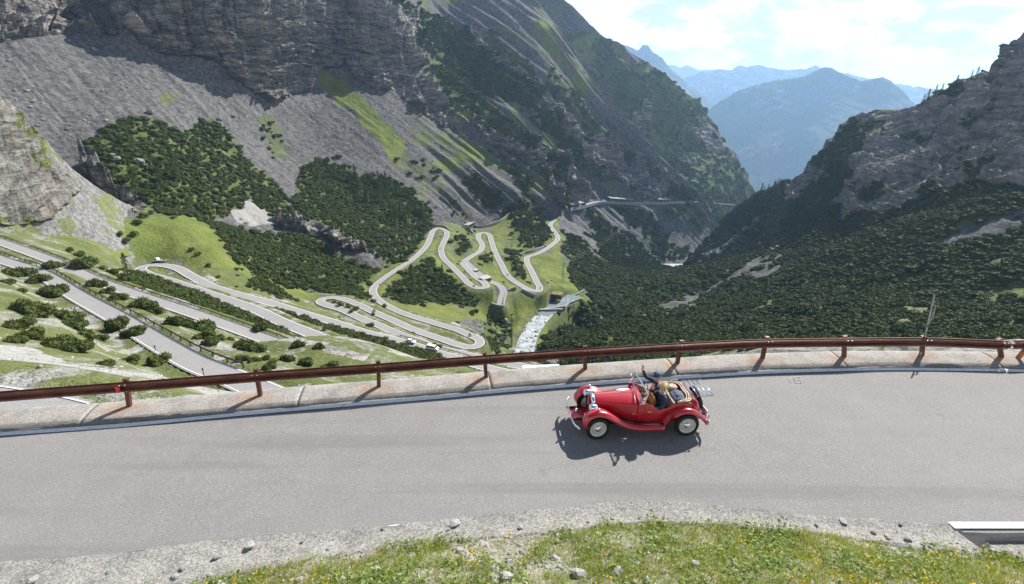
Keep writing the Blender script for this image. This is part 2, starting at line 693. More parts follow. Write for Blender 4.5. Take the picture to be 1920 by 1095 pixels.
def concrete(name, col, rust=0.0, pebbly=1.0):
    t = NT(name)
    p = t.pos()
    a = t.noise(p, 1.4, 6, 0.65)
    b = t.noise(p, 26, 3, 0.7)
    vs = t.new('ShaderNodeSeparateColor')
    t.l.new(t.voronoi(p, 34, 'F1', 'Color'), vs.inputs[0])
    v = vs.outputs[0]
    c = t.ramp(a, [(0.28, tuple(x * 0.62 for x in col)), (0.5, col), (0.75, tuple(min(1, x * 1.22) for x in col))])
    c = t.mix(t.ramp(b, [(0.38, 0.55), (0.6, 0.0)]), c, tuple(x * 0.6 for x in col))
    c = t.mix(0.22 * pebbly, c, t.mix(1.0, c, v, 'OVERLAY'))
    if rust:
        r = t.math('MULTIPLY', t.attr('rust'), t.ramp(t.noise(p, 9, 4, 0.6), [(0.3, 0.2), (0.65, 1.0)]))
        c = t.mix(r, c, (0.33, 0.155, 0.055))
    h = t.math('ADD', b, t.math('MULTIPLY', a, 0.5))
    return t.done(c, 0.93, t.bump(h, 0.6, 0.02), 0, 0.2)


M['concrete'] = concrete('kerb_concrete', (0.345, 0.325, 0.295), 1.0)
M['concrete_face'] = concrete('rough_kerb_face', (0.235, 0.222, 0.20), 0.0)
M['gutter'] = concrete('gutter_concrete', (0.315, 0.30, 0.275), 0.0, 1.6)
M['wall'] = concrete('retaining_wall_concrete', (0.36, 0.35, 0.33), 0.0)


def paint(name, col, wear=0.5):
    t = NT(name)
    p = t.pos()
    a = t.noise(p, 7, 6, 0.7)
    return t.done(t.mix(t.ramp(a, [(0.36, wear), (0.5, 0.0)]), col, tuple(x * 0.55 for x in col)), 0.7, None, 0, 0.3)


M['line'] = paint('road_line_paint', (0.74, 0.74, 0.72), 0.5)
M['line_far'] = paint('far_line_paint', (0.72, 0.71, 0.68), 0.4)


def corten(name):
    t = NT(name)
    p = t.pos()
    a = t.noise(p, 3.0, 6, 0.65)
    st = t.new('ShaderNodeMapping')
    st.inputs['Scale'].default_value = (0.35, 0.35, 9)
    t.l.new(p, st.inputs[0])
    b = t.noise(st.outputs[0], 2.0, 5, 0.6)
    c = t.ramp(a, [(0.3, (0.070, 0.028, 0.018)), (0.52, (0.140, 0.052, 0.030)), (0.75, (0.225, 0.088, 0.048))])
    c = t.mix(t.ramp(b, [(0.45, 0.0), (0.7, 0.55)]), c, (0.055, 0.02, 0.014))
    return t.done(c, t.ramp(a, [(0.3, 0.38), (0.7, 0.62)]), t.bump(a, 0.15, 0.01), 0.35, 0.5)


M['corten'] = corten('weathering_steel')
M['rail_far'] = plain('far_rail_steel', (0.060, 0.036, 0.026), 0.6, 0.2)


def needles(name, lo, hi, tip):
    t = NT(name)
    oi = t.new('ShaderNodeObjectInfo')
    p = t.pos()
    n = t.noise(p, 3.0, 3)
    c = t.mix(t.ramp(n, [(0.3, 0.0), (0.7, 1.0)]), lo, hi)
    c = t.mix(t.attr('tip'), c, tip)
    c = t.mix(t.math('MULTIPLY', oi.outputs['Random'], 0.55), c, (hi[0] * 1.25, hi[1] * 1.05, hi[2] * 0.8))
    m = t.done(c, 0.7, None, 0, 0.2)
    tl = t.new('ShaderNodeBsdfTranslucent')
    t.put(tl.inputs[0], c)
    mx = t.new('ShaderNodeMixShader')
    mx.inputs[0].default_value = 0.5
    t.l.new(t.b.outputs[0], mx.inputs[1])
    t.l.new(tl.outputs[0], mx.inputs[2])
    t.l.new(mx.outputs[0], t.n['Material Output'].inputs[0])
    return m


M['pine'] = needles('dwarf_pine_needles', (0.046, 0.074, 0.023), (0.098, 0.138, 0.040), (0.165, 0.205, 0.058))
M['larch'] = needles('larch_needles', (0.035, 0.068, 0.018), (0.075, 0.125, 0.030), (0.11, 0.165, 0.04))
M['shrub'] = needles('leafy_shrub', (0.045, 0.080, 0.020), (0.095, 0.145, 0.032), (0.14, 0.19, 0.045))
M['bark'] = plain('bark', (0.09, 0.065, 0.05), 0.9, 0, 0.3, 6)


def stone(name, col):
    t = NT(name)
    p = t.pos()
    a = t.noise(p, 2.4, 6, 0.65)
    oi = t.new('ShaderNodeObjectInfo')
    c = t.ramp(a, [(0.3, tuple(x * 0.62 for x in col)), (0.55, col), (0.75, tuple(min(1, x * 1.3) for x in col))])
    c = t.mix(t.math('MULTIPLY', oi.outputs['Random'], 0.45), c, tuple(x * 0.6 for x in col))
    return t.done(c, 0.92, t.bump(a, 0.5, 0.05), 0, 0.2)


M['stone'] = stone('limestone', (0.42, 0.41, 0.39))
M['boulder'] = stone('grey_boulder', (0.26, 0.26, 0.255))


def water():
    t = NT('river_water')
    p = t.pos()
    a = t.noise(p, 0.22, 7, 0.72, 0.8)
    b = t.noise(p, 1.1, 4, 0.6)
    foam = t.math('ADD', t.attr('foam'), t.math('MULTIPLY', t.math('SUBTRACT', a, 0.5), 1.5))
    f = t.ramp(foam, [(0.35, 0.0), (0.62, 1.0)])
    c = t.mix(f, (0.20, 0.25, 0.255), (0.45, 0.46, 0.46))
    m = t.done(c, t.ramp(foam, [(0.3, 0.12), (0.6, 0.8)]), t.bump(t.math('ADD', a, b), 0.8, 0.5), 0, 0.5)
    return m


M['water'] = water()
# ------------------------------------------------------------------ the pass road, from the lookout down into the valley
ROAD_A = [(-120, 440, -35), (0, 486, -33), (73, 511, -31.5), (146, 555, -29.5), (219, 595, -28), (292, 639, -26.5),
          (365, 680, -25), (438, 709, -24), (520, 745, -23)]
ROAD_B = [(-120, 415, -36), (0, 453, -38), (110, 493, -41), (183, 526, -42.5), (256, 552, -44), (365, 588, -46),
          (500, 636, -48.5), (600, 672, -50), (700, 705, -52)]
ROAD_C = [(860, 712, -56), (757, 684, -57.5), (699, 670, -58.5), (642, 649, -60), (584, 626, -61.5), (527, 603, -63),
          (488, 584, -64), (457, 572, -64.5), (402, 554, -65.5), (365, 541, -66.5), (310, 523, -67.5), (274, 512, -68.3),
          (264, 504, -68.7), (276, 498, -69), (301, 497, -69.3), (330, 502, -69.8), (360, 518, -70.5), (400, 538, -71.3),
          (450, 553, -72), (507, 568, -74), (565, 586, -76), (622, 603, -78), (680, 622, -79.5), (738, 637, -81),
          (768, 645, -81.8), (814, 660, -83), (850, 670, -84), (900, 686, -85.5), (950, 698, -87), (983, 703, -88),
          (1000, 697, -88.5), (985, 688, -89), (930, 679, -90), (913, 674, -90.5), (866, 663, -91.3), (820, 652, -92.2),
          (782, 638, -93.2), (742, 624, -94.2), (711, 610, -95), (680, 598, -95.8), (640, 580, -97), (610, 571, -97.6),
          (600, 565, -98), (608, 560, -98.3), (634, 559, -98.8), (665, 568, -99.4), (699, 584, -100.3), (738, 601, -101.3),
          (776, 618, -102.2), (826, 635, -103.5), (862, 647, -104.6), (885, 651, -105), (899, 645, -105.3),
          (897, 636, -105.6), (880, 628, -106), (860, 619, -106.5), (830, 610, -107), (800, 601, -107.7), (770, 592, -108.3),
          (740, 580, -109), (715, 566, -109.6), (700, 550, -110.2), (702, 538, -110.6), (720, 522, -111.2),
          (745, 505, -111.8), (775, 485, -112.4), (800, 460, -113), (808, 442, -113.3), (813, 432, -113.6),
          (823, 428, -113.8), (835, 432, -114), (838, 441, -114.3), (832, 454, -114.8), (827, 469, -115.3),
          (832, 484, -115.8), (848, 500, -116.5), (866, 518, -117.3), (882, 534, -118), (897, 540, -118.3),
          (911, 538, -118.6), (908, 530, -118.9), (894, 521, -119.3), (879, 506, -120), (869, 493, -120.6),
          (882, 482, -121.2), (900, 471, -121.8), (904, 459, -122.3), (897, 446, -122.8), (899, 438, -123),
          (908, 436, -123.3), (917, 440, -123.6), (921, 451, -124), (928, 472, -124.8), (941, 497, -125.6),
          (953, 518, -126.3), (975, 534, -127), (994, 543, -127.5), (1008, 546, -127.9), (1012, 540, -128.2),
          (1006, 528, -128.7), (997, 509, -129.5), (988, 491, -130.3), (989, 482, -130.6), (1009, 475, -131),
          (1031, 462, -131.6), (1046, 447, -132.2), (1038, 432, -133), (1032, 422, -133.4), (1042, 410, -134)]
ROAD_YARD = [(869, 487, -120.3), (885, 502, -121), (900, 515, -121.8), (918, 527, -123), (935, 534, -124.4), (944, 545, -125.6),
             (941, 560, -126.6), (938, 572, -127.4)]
ROAD_TRACK = [(875, 424, -121), (885, 418, -121.5), (900, 411, -122), (930, 404, -122.5), (955, 397, -123), (985, 382, -123)]
ROAD_GALLERY = [(1062, 392, -140), (1085, 389, -142), (1108, 382, -144), (1135, 377, -147), (1180, 381, -152),
                (1230, 380, -158), (1285, 378, -163)]
ROAD_GALLERY2 = [(1322, 384, -190), (1345, 385, -193), (1378, 387, -197)]
ROAD_LOW = [(-250, 752, -9.4), (-120, 768, -9.2), (-40, 782, -9.0), (20, 796, -8.8), (60, 808, -8.6)]
RIVER = [(930, 715, -131), (952, 690, -133.5), (980, 662, -135.5), (988, 640, -136.6), (998, 618, -137.6), (1012, 600, -138.6),
         (1030, 583, -139.6), (1048, 570, -140.4), (1064, 562, -141), (1085, 555, -142)]


def road_curve(pts, step=2.0):
    a = np.array(pts, float)
    return catmull(at_z(a[:, 0], a[:, 1], a[:, 2]), step)


CURVES = {'a': road_curve(ROAD_A), 'b': road_curve(ROAD_B), 'c': road_curve(ROAD_C), 'yard': road_curve(ROAD_YARD),
          'track': road_curve(ROAD_TRACK), 'gallery': road_curve(ROAD_GALLERY, 4), 'gallery2': road_curve(ROAD_GALLERY2, 4), 'low': road_curve(ROAD_LOW)}
RIVER_C = road_curve(RIVER, 3)
RIVER_W = 9.5

# kerb of the lookout road: the painted edge line, a nearly straight curve at z = 0
LINE_PX = [(-420, 840), (-160, 826), (0, 815), (234, 798), (500, 773), (840, 744), (965, 732), (1080, 723), (1380, 702), (1519, 696),
           (1658, 693), (1797, 694), (1920, 696), (2080, 700), (2350, 712)]
_a = np.array(LINE_PX, float)
LINE_C = catmull(at_z(_a[:, 0], _a[:, 1], np.zeros(len(_a))), 0.4)

# ------------------------------------------------------------------ what covers the ground, by the outlines it has in the view
# kinds: grass, rock, forest (dwarf pine thicket), pale (white gravel)
COVER = [
    # turf
    ('grass', .8, [(590, 130), (640, 150), (720, 250), (780, 300), (812, 350), (780, 352), (700, 275), (620, 190)]),
    ('grass', .95, [(250, 402), (330, 395), (400, 420), (432, 470), (482, 522), (520, 560), (420, 548), (330, 492), (250, 482), (232, 440)]),
    ('grass', 1., [(985, 492), (1046, 468), (1068, 500), (1102, 530), (1098, 548), (1020, 548), (1000, 520)]),
    ('grass', 1., [(775, 478), (820, 484), (862, 520), (890, 552), (860, 552), (800, 520), (765, 500)]),
    ('grass', 1., [(905, 490), (940, 505), (1000, 545), (990, 552), (945, 540), (905, 520)]),
    ('grass', .9, [(735, 565), (800, 570), (880, 580), (960, 575), (1010, 555), (1020, 572), (985, 640), (940, 650), (890, 620), (800, 600)]),
    ('grass', .95, [(1018, 600), (1040, 594), (1092, 595), (1095, 612), (1050, 622), (1015, 622)]),
    ('grass', .8, [(1800, 556), (1930, 530), (1930, 545), (1840, 562)]),
    ('grass', .9, [(1640, 205), (1690, 200), (1695, 212), (1650, 216)]),
    ('grass', .9, [(1600, 232), (1660, 236), (1640, 260), (1600, 252)]),
    ('grass', .8, [(1845, 112), (1885, 108), (1880, 126), (1848, 126)]),
    ('grass', .8, [(300, 75), (420, 110), (470, 130), (440, 120), (320, 92)]),
    # cliffs and outcrops
    ('rock', 1., [(-200, -200), (720, -200), (760, 20), (790, 70), (792, 125), (745, 140), (700, 112), (660, 92), (632, 125), (600, 130),
                  (575, 165), (492, 192), (440, 150), (400, 120), (330, 100), (262, 85), (235, 50), (205, 66), (130, 62), (0, 75), (-200, 90)]),
    ('scree', 1., [(155, -60), (192, -60), (200, 20), (214, 62), (190, 58), (160, 20)]),
    ('rock', .9, [(640, 95), (700, 112), (750, 140), (820, 160), (850, 230), (800, 222), (740, 175), (690, 160), (650, 130)]),
    ('rock', .8, [(780, 160), (830, 180), (870, 240), (840, 240), (790, 200)]),
    ('rock', .9, [(880, 235), (960, 250), (1040, 300), (1090, 350), (1120, 385), (1060, 390), (1000, 350), (930, 290)]),
    ('rock', .8, [(960, 190), (1060, 220), (1160, 280), (1260, 340), (1300, 372), (1180, 372), (1110, 330), (1030, 270)]),
    ('rock', .8, [(850, 60), (900, 90), (960, 150), (1010, 190), (960, 180), (890, 130)]),
    ('rock', 1., [(540, 428), (580, 425), (620, 440), (700, 480), (692, 500), (620, 480), (545, 452)]),
    ('rock', 1., [(160, 300), (205, 330), (260, 372), (250, 390), (180, 350), (155, 320)]),
    ('pale', .8, [(432, 362), (470, 370), (505, 388), (512, 420), (470, 428), (430, 410)]),
    ('rock', .8, [(505, 395), (560, 400), (590, 440), (540, 450), (500, 425)]),
    # dwarf pine
    ('forest', .9, [(165, 270), (195, 222), (250, 212), (300, 222), (330, 245), (400, 222), (440, 252), (462, 300), (520, 330), (545, 372),
                    (560, 415), (520, 428), (470, 372), (425, 402), (300, 398), (250, 362), (200, 345)]),
    ('forest', .35, [(215, 182), (260, 165), (352, 165), (350, 190), (262, 208)]),
    ('forest', .55, [(465, 222), (500, 218), (548, 292), (520, 302)]),
    ('forest', .97, [(572, 332), (600, 292), (640, 308), (680, 342), (722, 332), (772, 368), (802, 420), (790, 462), (762, 492), (700, 506),
                     (650, 470), (600, 425), (560, 382)]),
    ('forest', .97, [(372, 404), (450, 430), (560, 462), (640, 498), (705, 522), (712, 560), (600, 556), (500, 540), (440, 490), (400, 440)]),
    ('forest', .95, [(862, 345), (884, 334), (948, 386), (918, 402)]),
    ('forest', .5, [(815, 362), (884, 412), (850, 414)]),
    ('forest', .5, [(752, 288), (800, 325), (808, 352), (762, 335), (738, 300)]),
    ('forest', .9, [(940, 402), (992, 384), (1034, 418), (1028, 455), (990, 468)]),
    ('forest', .8, [(830, 436), (868, 436), (893, 470), (866, 500), (838, 478)]),
    ('forest', .85, [(908, 462), (922, 480), (940, 508), (905, 498), (890, 484)]),
    ('forest', .9, [(938, 468), (978, 488), (1002, 540), (965, 520)]),
    ('forest', .95, [(748, 512), (800, 494), (860, 532), (905, 566), (895, 580), (800, 566), (712, 562), (716, 545)]),
    ('forest', .97, [(1050, 425), (1100, 460), (1210, 515), (1260, 510), (1180, 545), (1105, 540), (1085, 520), (1060, 480)]),
    ('forest', .75, [(910, 600), (960, 610), (985, 640), (965, 668), (920, 660), (900, 625)]),
    ('forest', .985, [(995, 690), (1010, 640), (1060, 575), (1110, 545), (1200, 520), (1300, 498), (1420, 450), (1560, 402), (1640, 400), (1720, 372),
                      (1830, 328), (1930, 345), (2300, 330), (2300, 700)]),
    ('scree', 1., [(1738, 452), (1800, 418), (1930, 386), (2300, 380), (2300, 410), (1930, 412), (1830, 440), (1762, 456)]),
    ('scree', 1., [(1222, 580), (1320, 530), (1395, 490), (1475, 462), (1450, 488), (1335, 545), (1250, 588)]),
    ('scree', .8, [(1390, 520), (1450, 495), (1440, 520), (1400, 530)]),
    ('grass', .95, [(1018, 602), (1040, 596), (1092, 597), (1095, 612), (1050, 622), (1015, 622)]),
    ('grass', .8, [(1800, 556), (1930, 530), (1930, 548), (1840, 564)]),
    # strips of dwarf pine between the upper roads
    ('forest', .9, [(236, 522), (300, 518), (400, 558), (500, 600), (505, 622), (400, 588), (300, 558), (240, 545)]),
    ('forest', .85, [(488, 576), (550, 590), (598, 605), (590, 616), (530, 603)]),
    ('forest', .9, [(603, 608), (650, 620), (700, 635), (748, 650), (762, 662), (735, 664), (680, 648), (618, 628)]),
    ('forest', .75, [(450, 584), (500, 602), (560, 634), (602, 642), (598, 654), (540, 644), (500, 624), (450, 602)]),
    ('forest', .75, [(577, 642), (640, 662), (690, 674), (680, 684), (600, 664)]),
    ('forest', .97, [(742, 652), (800, 660), (845, 674), (835, 688), (760, 682), (732, 672)]),
    ('forest', .45, [(740, 622), (800, 642), (850, 656), (850, 662), (790, 650), (740, 632)]),
    ('forest', .5, [(845, 652), (905, 664), (960, 676), (940, 682), (880, 668)]),
    ('forest', .35, [(860, 596), (905, 600), (930, 620), (890, 622), (850, 606)]),
    # far wall
    ('forest', .95, [(720, -20), (790, 20), (850, 60), (900, 112), (1005, 192), (960, 202), (870, 172), (800, 112), (770, 40)]),
    ('forest', .85, [(800, 120), (860, 160), (960, 250), (1010, 300), (960, 290), (880, 225), (810, 172)]),
    ('forest', .8, [(915, 60), (980, 100), (1060, 190), (1120, 260), (1060, 230), (980, 160), (910, 95)]),
    ('forest', .7, [(1010, 110), (1100, 200), (1200, 290), (1160, 290), (1060, 200)]),
    ('forest', .8, [(900, 280), (960, 330), (1030, 400), (1000, 390), (930, 330)]),
    ('forest', .95, [(1092, 392), (1180, 440), (1268, 512), (1200, 520), (1120, 460)]),
    ('forest', .85, [(1150, 388), (1210, 395), (1290, 480), (1255, 490)]),
    ('forest', .7, [(1225, 388), (1290, 385), (1322, 430), (1300, 440)]),
    # right-hand spur
    ('forest', .95, [(1290, 500), (1330, 440), (1400, 352), (1440, 340), (1490, 330), (1470, 380), (1400, 420), (1350, 460)]),
    ('forest', .9, [(1480, 372), (1560, 330), (1590, 300), (1610, 340), (1540, 400), (1440, 450), (1350, 470), (1400, 430)]),
    ('forest', .9, [(1530, 300), (1580, 250), (1640, 240), (1600, 290), (1560, 330)]),
    ('forest', .9, [(1715, 185), (1800, 160), (1795, 185), (1720, 205)]),
    ('forest', .6, [(1810, 120), (1850, 120), (1840, 150), (1800, 160)]),
]
PALE_NEAR = [(0, 648), (60, 652), (130, 680), (250, 696), (400, 690), (470, 700), (540, 735), (300, 765), (-200, 780), (-200, 640)]


def cover_of(P, jitter=5.0, dist=None):
    """grass / rock / forest / pale weights for ground points P"""
    px, py = project(P)
    sc = FPX / np.maximum(np.hypot(P[..., 0], P[..., 1]), 20)        # pixels per metre
    n1 = fbm(P / 26.0, 4, 0.6)
    n2 = fbm(P / 26.0 + 40.0, 4, 0.6)
    n3 = fbm(P / 75.0 + 5.0, 2)
    n4 = fbm(P / 75.0 + 25.0, 2)
    qx, qy = px + (n1 * 15 + n3 * 13) * np.minimum(sc, 2.2), py + (n2 * 11 + n4 * 9) * np.minimum(sc, 2.2)
    W = {k: np.zeros(px.shape, np.float32) for k in ('grass', 'rock', 'forest', 'pale')}
    for kind, w, poly in COVER:
        m = in_poly(qx, qy, poly)
        for k in W:
            if k == kind:
                W[k][m] = w
            elif kind in ('forest', 'scree') or (kind == 'rock' and k == 'grass') or (kind == 'grass' and k == 'forest'):
                W[k][m] = 0
    # clearings in the thicket where turf or stones show
    gap = fbm(P / 6.5 + 77.0, 3, 0.6)
    m = (W['forest'] > 0) & (gap > 0.42 - 0.3 * (0.97 - W['forest']))
    W['forest'] = np.where(m, W['forest'] * 0.25, W['forest'])
    W['grass'] = np.where(m, 0.55, W['grass'])
    return W, px, py


# ------------------------------------------------------------------ control points of the valley ground
def foot(*pts):
    a = np.array(pts, float)
    return at_d(a[:, 0], a[:, 1], a[:, 2])


L_FOOT = [(-300, 420, 345), (-150, 425, 355), (0, 400, 402), (120, 390, 418), (215, 388, 420), (300, 395, 415), (400, 415, 425),
          (450, 440, 425), (560, 470, 430), (640, 495, 432), (690, 512, 432), (725, 500, 462), (770, 465, 525), (800, 440, 570),
          (822, 416, 628), (870, 425, 645), (905, 426, 650), (960, 402, 695), (1000, 405, 715), (1046, 402, 790),
          (1080, 425, 800), (1120, 450, 810), (1170, 475, 830), (1240, 502, 850)]
CTRL = [CURVES['a'][::6], CURVES['b'][::6], CURVES['c'][::6], CURVES['yard'][::6], CURVES['low'][::6],
        RIVER_C[::3] - [0, 0, 1.0], foot(*L_FOOT)]
fp = foot(*L_FOOT)
un = fp[:, :2] / np.linalg.norm(fp[:, :2], axis=1)[:, None]
for dd, dz in ((60, -22), (160, -50), (420, -110)):
    q = fp.copy()
    q[:, :2] += un * dd
    q[:, 2] += dz
    CTRL.append(q[::2])
CTRL.append(foot((100, 700, 50), (200, 700, 58), (300, 700, 64), (400, 738, 52), (130, 625, 92), (30, 560, 122), (60, 640, 78), (-150, 600, 90),
                 (-300, 520, 120), (330, 430, 372), (280, 420, 380), (420, 480, 345), (520, 530, 350), (100, 440, 330), (200, 460, 325),
                 (600, 520, 385), (760, 540, 405), (830, 555, 395), (940, 590, 395), (900, 600, 365), (950, 640, 352), (930, 560, 418),
                 (1030, 500, 535), (1060, 530, 492), (1075, 500, 560), (1100, 500, 590), (1150, 480, 690), (1180, 510, 690),
                 (1060, 600, 430), (1030, 640, 385), (1100, 640, 335), (1300, 640, 285), (1500, 640, 240), (1700, 640, 215), (1900, 640, 200),
                 (2150, 640, 190), (1100, 560, 468), (1150, 560, 480), (1300, 560, 468), (1500, 560, 350), (1700, 560, 300), (1900, 560, 280), (2150, 560, 268),
                 (1150, 600, 395), (1300, 600, 365), (1500, 600, 290), (1700, 600, 252), (1290, 505, 720), (1400, 480, 590), (1500, 480, 490),
                 (1500, 520, 420), (1700, 500, 360), (1900, 480, 325), (1650, 430, 440), (1800, 390, 400), (1920, 362, 385), (2150, 350, 375), (2300, 340, 370)))
_near = []
for x in (-26, -20, -14, -8, -2, 4, 10, 16, 22, 28):
    y = float(np.interp(x, LINE_C[:, 0], LINE_C[:, 1]))
    _near += [(x, y - 3, -3.5), (x, y + 2.6, -1.7), (x, y + 7, -4.2 if x < 0 else -5.2)]
CTRL.append(np.array(_near + [(30, 60, -26), (45, 89, -42), (0, 80, -42), (0, 130, -72), (50, 140, -71), (-30, 75, -28), (-12, 60, -28),
                              (70, 70, -31), (90, 130, -58), (-10, 40, -18), (10, 40, -19), (-80, 20, -6), (60, 25, -8), (100, 60, -24),
                              (20, 40, -19), (45, 50, -21), (60, 45, -19), (40, 33, -11), (30, 28, -8)]))
CTRL = np.concatenate(CTRL)
_keep = []
for q in CTRL:                                   # drop near-duplicates so that the fit stays gentle
    if all((q[0] - CTRL[j][0]) ** 2 + (q[1] - CTRL[j][1]) ** 2 > 9 for j in _keep):
        _keep.append(len(_keep) and int(np.where((CTRL == q).all(1))[0][0]) or int(np.where((CTRL == q).all(1))[0][0]))
CTRL = CTRL[_keep]
GROUND = rbf_fit(CTRL[:, :2], CTRL[:, 2], 14.0, 0.4)

# road samples for cutting the bench of the road into the slope: x, y, z, half width
RS = []
for k, hw in (('a', 2.2), ('b', 2.35), ('c', 2.9), ('yard', 3.0), ('low', 3.2)):
    c = CURVES[k]
    RS.append(np.concatenate([c, np.full((len(c), 1), hw)], 1))
RS.append(np.concatenate([RIVER_C - [0, 0, 0.9], np.full((len(RIVER_C), 1), RIVER_W / 2)], 1))
RS = np.concatenate(RS)
kd = kdtree.KDTree(len(RS))
for i, q in enumerate(RS):
    kd.insert((q[0], q[1], 0), i)
kd.balance()


def carve(X, Y, Z):
    sh = X.shape
    x, y, z = X.ravel(), Y.ravel(), Z.ravel().copy()
    road = np.zeros(len(x), np.float32)
    for i in np.nonzero((np.hypot(x, y) < 720) & (np.hypot(x, y) > 25))[0]:
        co, j, dist = kd.find((x[i], y[i], 0))
        if dist < 14:
            hw = RS[j, 3]
            t = min(max((dist - hw - 0.5) / 7.0, 0), 1)
            t = t * t * (3 - 2 * t)
            z[i] = (RS[j, 2] - (0.12 if y[i] < 170 else 0.28)) * (1 - t) + z[i] * t
            road[i] = 1 - t
    return z.reshape(sh), road.reshape(sh)


def ground_z(x, y):
    p = np.array([[x, y]], float)
    z = float(rbf_eval(GROUND, p)[0])
    return z


# ------------------------------------------------------------------ valley ground: one height field, finer where it is near
NC, NR = 860, 640
th = np.radians(np.linspace(-54, 52, NC))
rr = np.geomspace(12.0, 1150.0, NR)
TH, RR = np.meshgrid(th, rr)
X, Y = RR * np.sin(TH), RR * np.cos(TH)
Z = rbf_eval(GROUND, np.stack([X, Y], -1))
P3 = np.stack([X, Y, np.zeros_like(X)], -1)
amp = np.clip(RR / 260.0, 0.06, 1.6)
Z += amp * (fbm(P3 / 30.0, 3) * 1.6 + fbm(P3 / 7.0 + 9, 2) * 0.5)
Z += np.where((X > 0) & (RR > 120), 2.2 * fbm(P3 / 15.0 + 33, 2, 0.5, True), 0.0)
# keep the ground well below the lookout road and its kerb
lc = np.interp(X, LINE_C[:, 0], LINE_C[:, 1])
under = smooth(3.0, 0.8, Y - lc)
Z = Z * (1 - under) + np.minimum(Z, -1.6) * under
Z, ROADMASK = carve(X, Y, Z)
GP = np.stack([X, Y, Z], -1)
GW, gpx, gpy = cover_of(GP)
base = fbm(GP / 16.0 + 3.0, 4, 0.6)
fine = fbm(GP / 4.0 + 8.0, 3, 0.6)
open_ = (GW['grass'] == 0) & (GW['forest'] == 0) & (GW['rock'] == 0)
lefthand = gpx < 1020
GW['grass'] = np.where(open_ & lefthand, np.clip(0.62 + base * 0.55 + fine * 0.35, 0, 1), GW['grass'])
pn = in_poly(gpx + base * 40, gpy + fine * 16, PALE_NEAR)
GW['grass'] = np.where(pn, np.clip(0.16 + base * 0.9 + fine * 0.5, 0, 0.9), GW['grass'])
GW['pale'] = np.where(pn, 1.0, np.where((gpx < 560) & (gpy > 470), 0.65, GW['pale']))
GW['forest'] = GW['forest'] * (1 - ROADMASK)
GW['grass'] = np.where(ROADMASK > 0.3, np.clip(0.62 + fine, 0, 1), GW['grass'])
GW['pale'] = GW['pale'] * (1 - 0.8 * ROADMASK)
GW['forest'] = np.where(((gpx > 900) & (RR < 140)) | ((gpx > 440) & (RR < 95)), 0.0, GW['forest'])


def ground_object(name, P, W, flow, mat, flip=False):
    me = grid_mesh(name, P, flip)
    for k in ('grass', 'rock', 'forest', 'pale'):
        add_attr(me, k, W[k])
    add_attr(me, 'flow', flow)
    o = link(name, me, mat, None, True)
    return o


# the near slope and the valley are separate sheets that share their border row
SPLIT = int(np.searchsorted(rr, 280.0))
flow_g = (gpx - 0.2 * gpy) * RR / 1130.0
o = ground_object('valley_terrain', GP[SPLIT:], {k: v[SPLIT:] for k, v in GW.items()}, flow_g[SPLIT:], M['terrain'])
tag(o, 'valley floor and lower slopes with turf, gravel and dwarf pine', kind='structure')
o = ground_object('hillside_terrain', GP[:SPLIT + 1], {k: v[:SPLIT + 1] for k, v in GW.items()}, flow_g[:SPLIT + 1], M['near_terrain'])
tag(o, 'steep gravelly hillside below the lookout road crossed by hairpin bends', kind='structure')


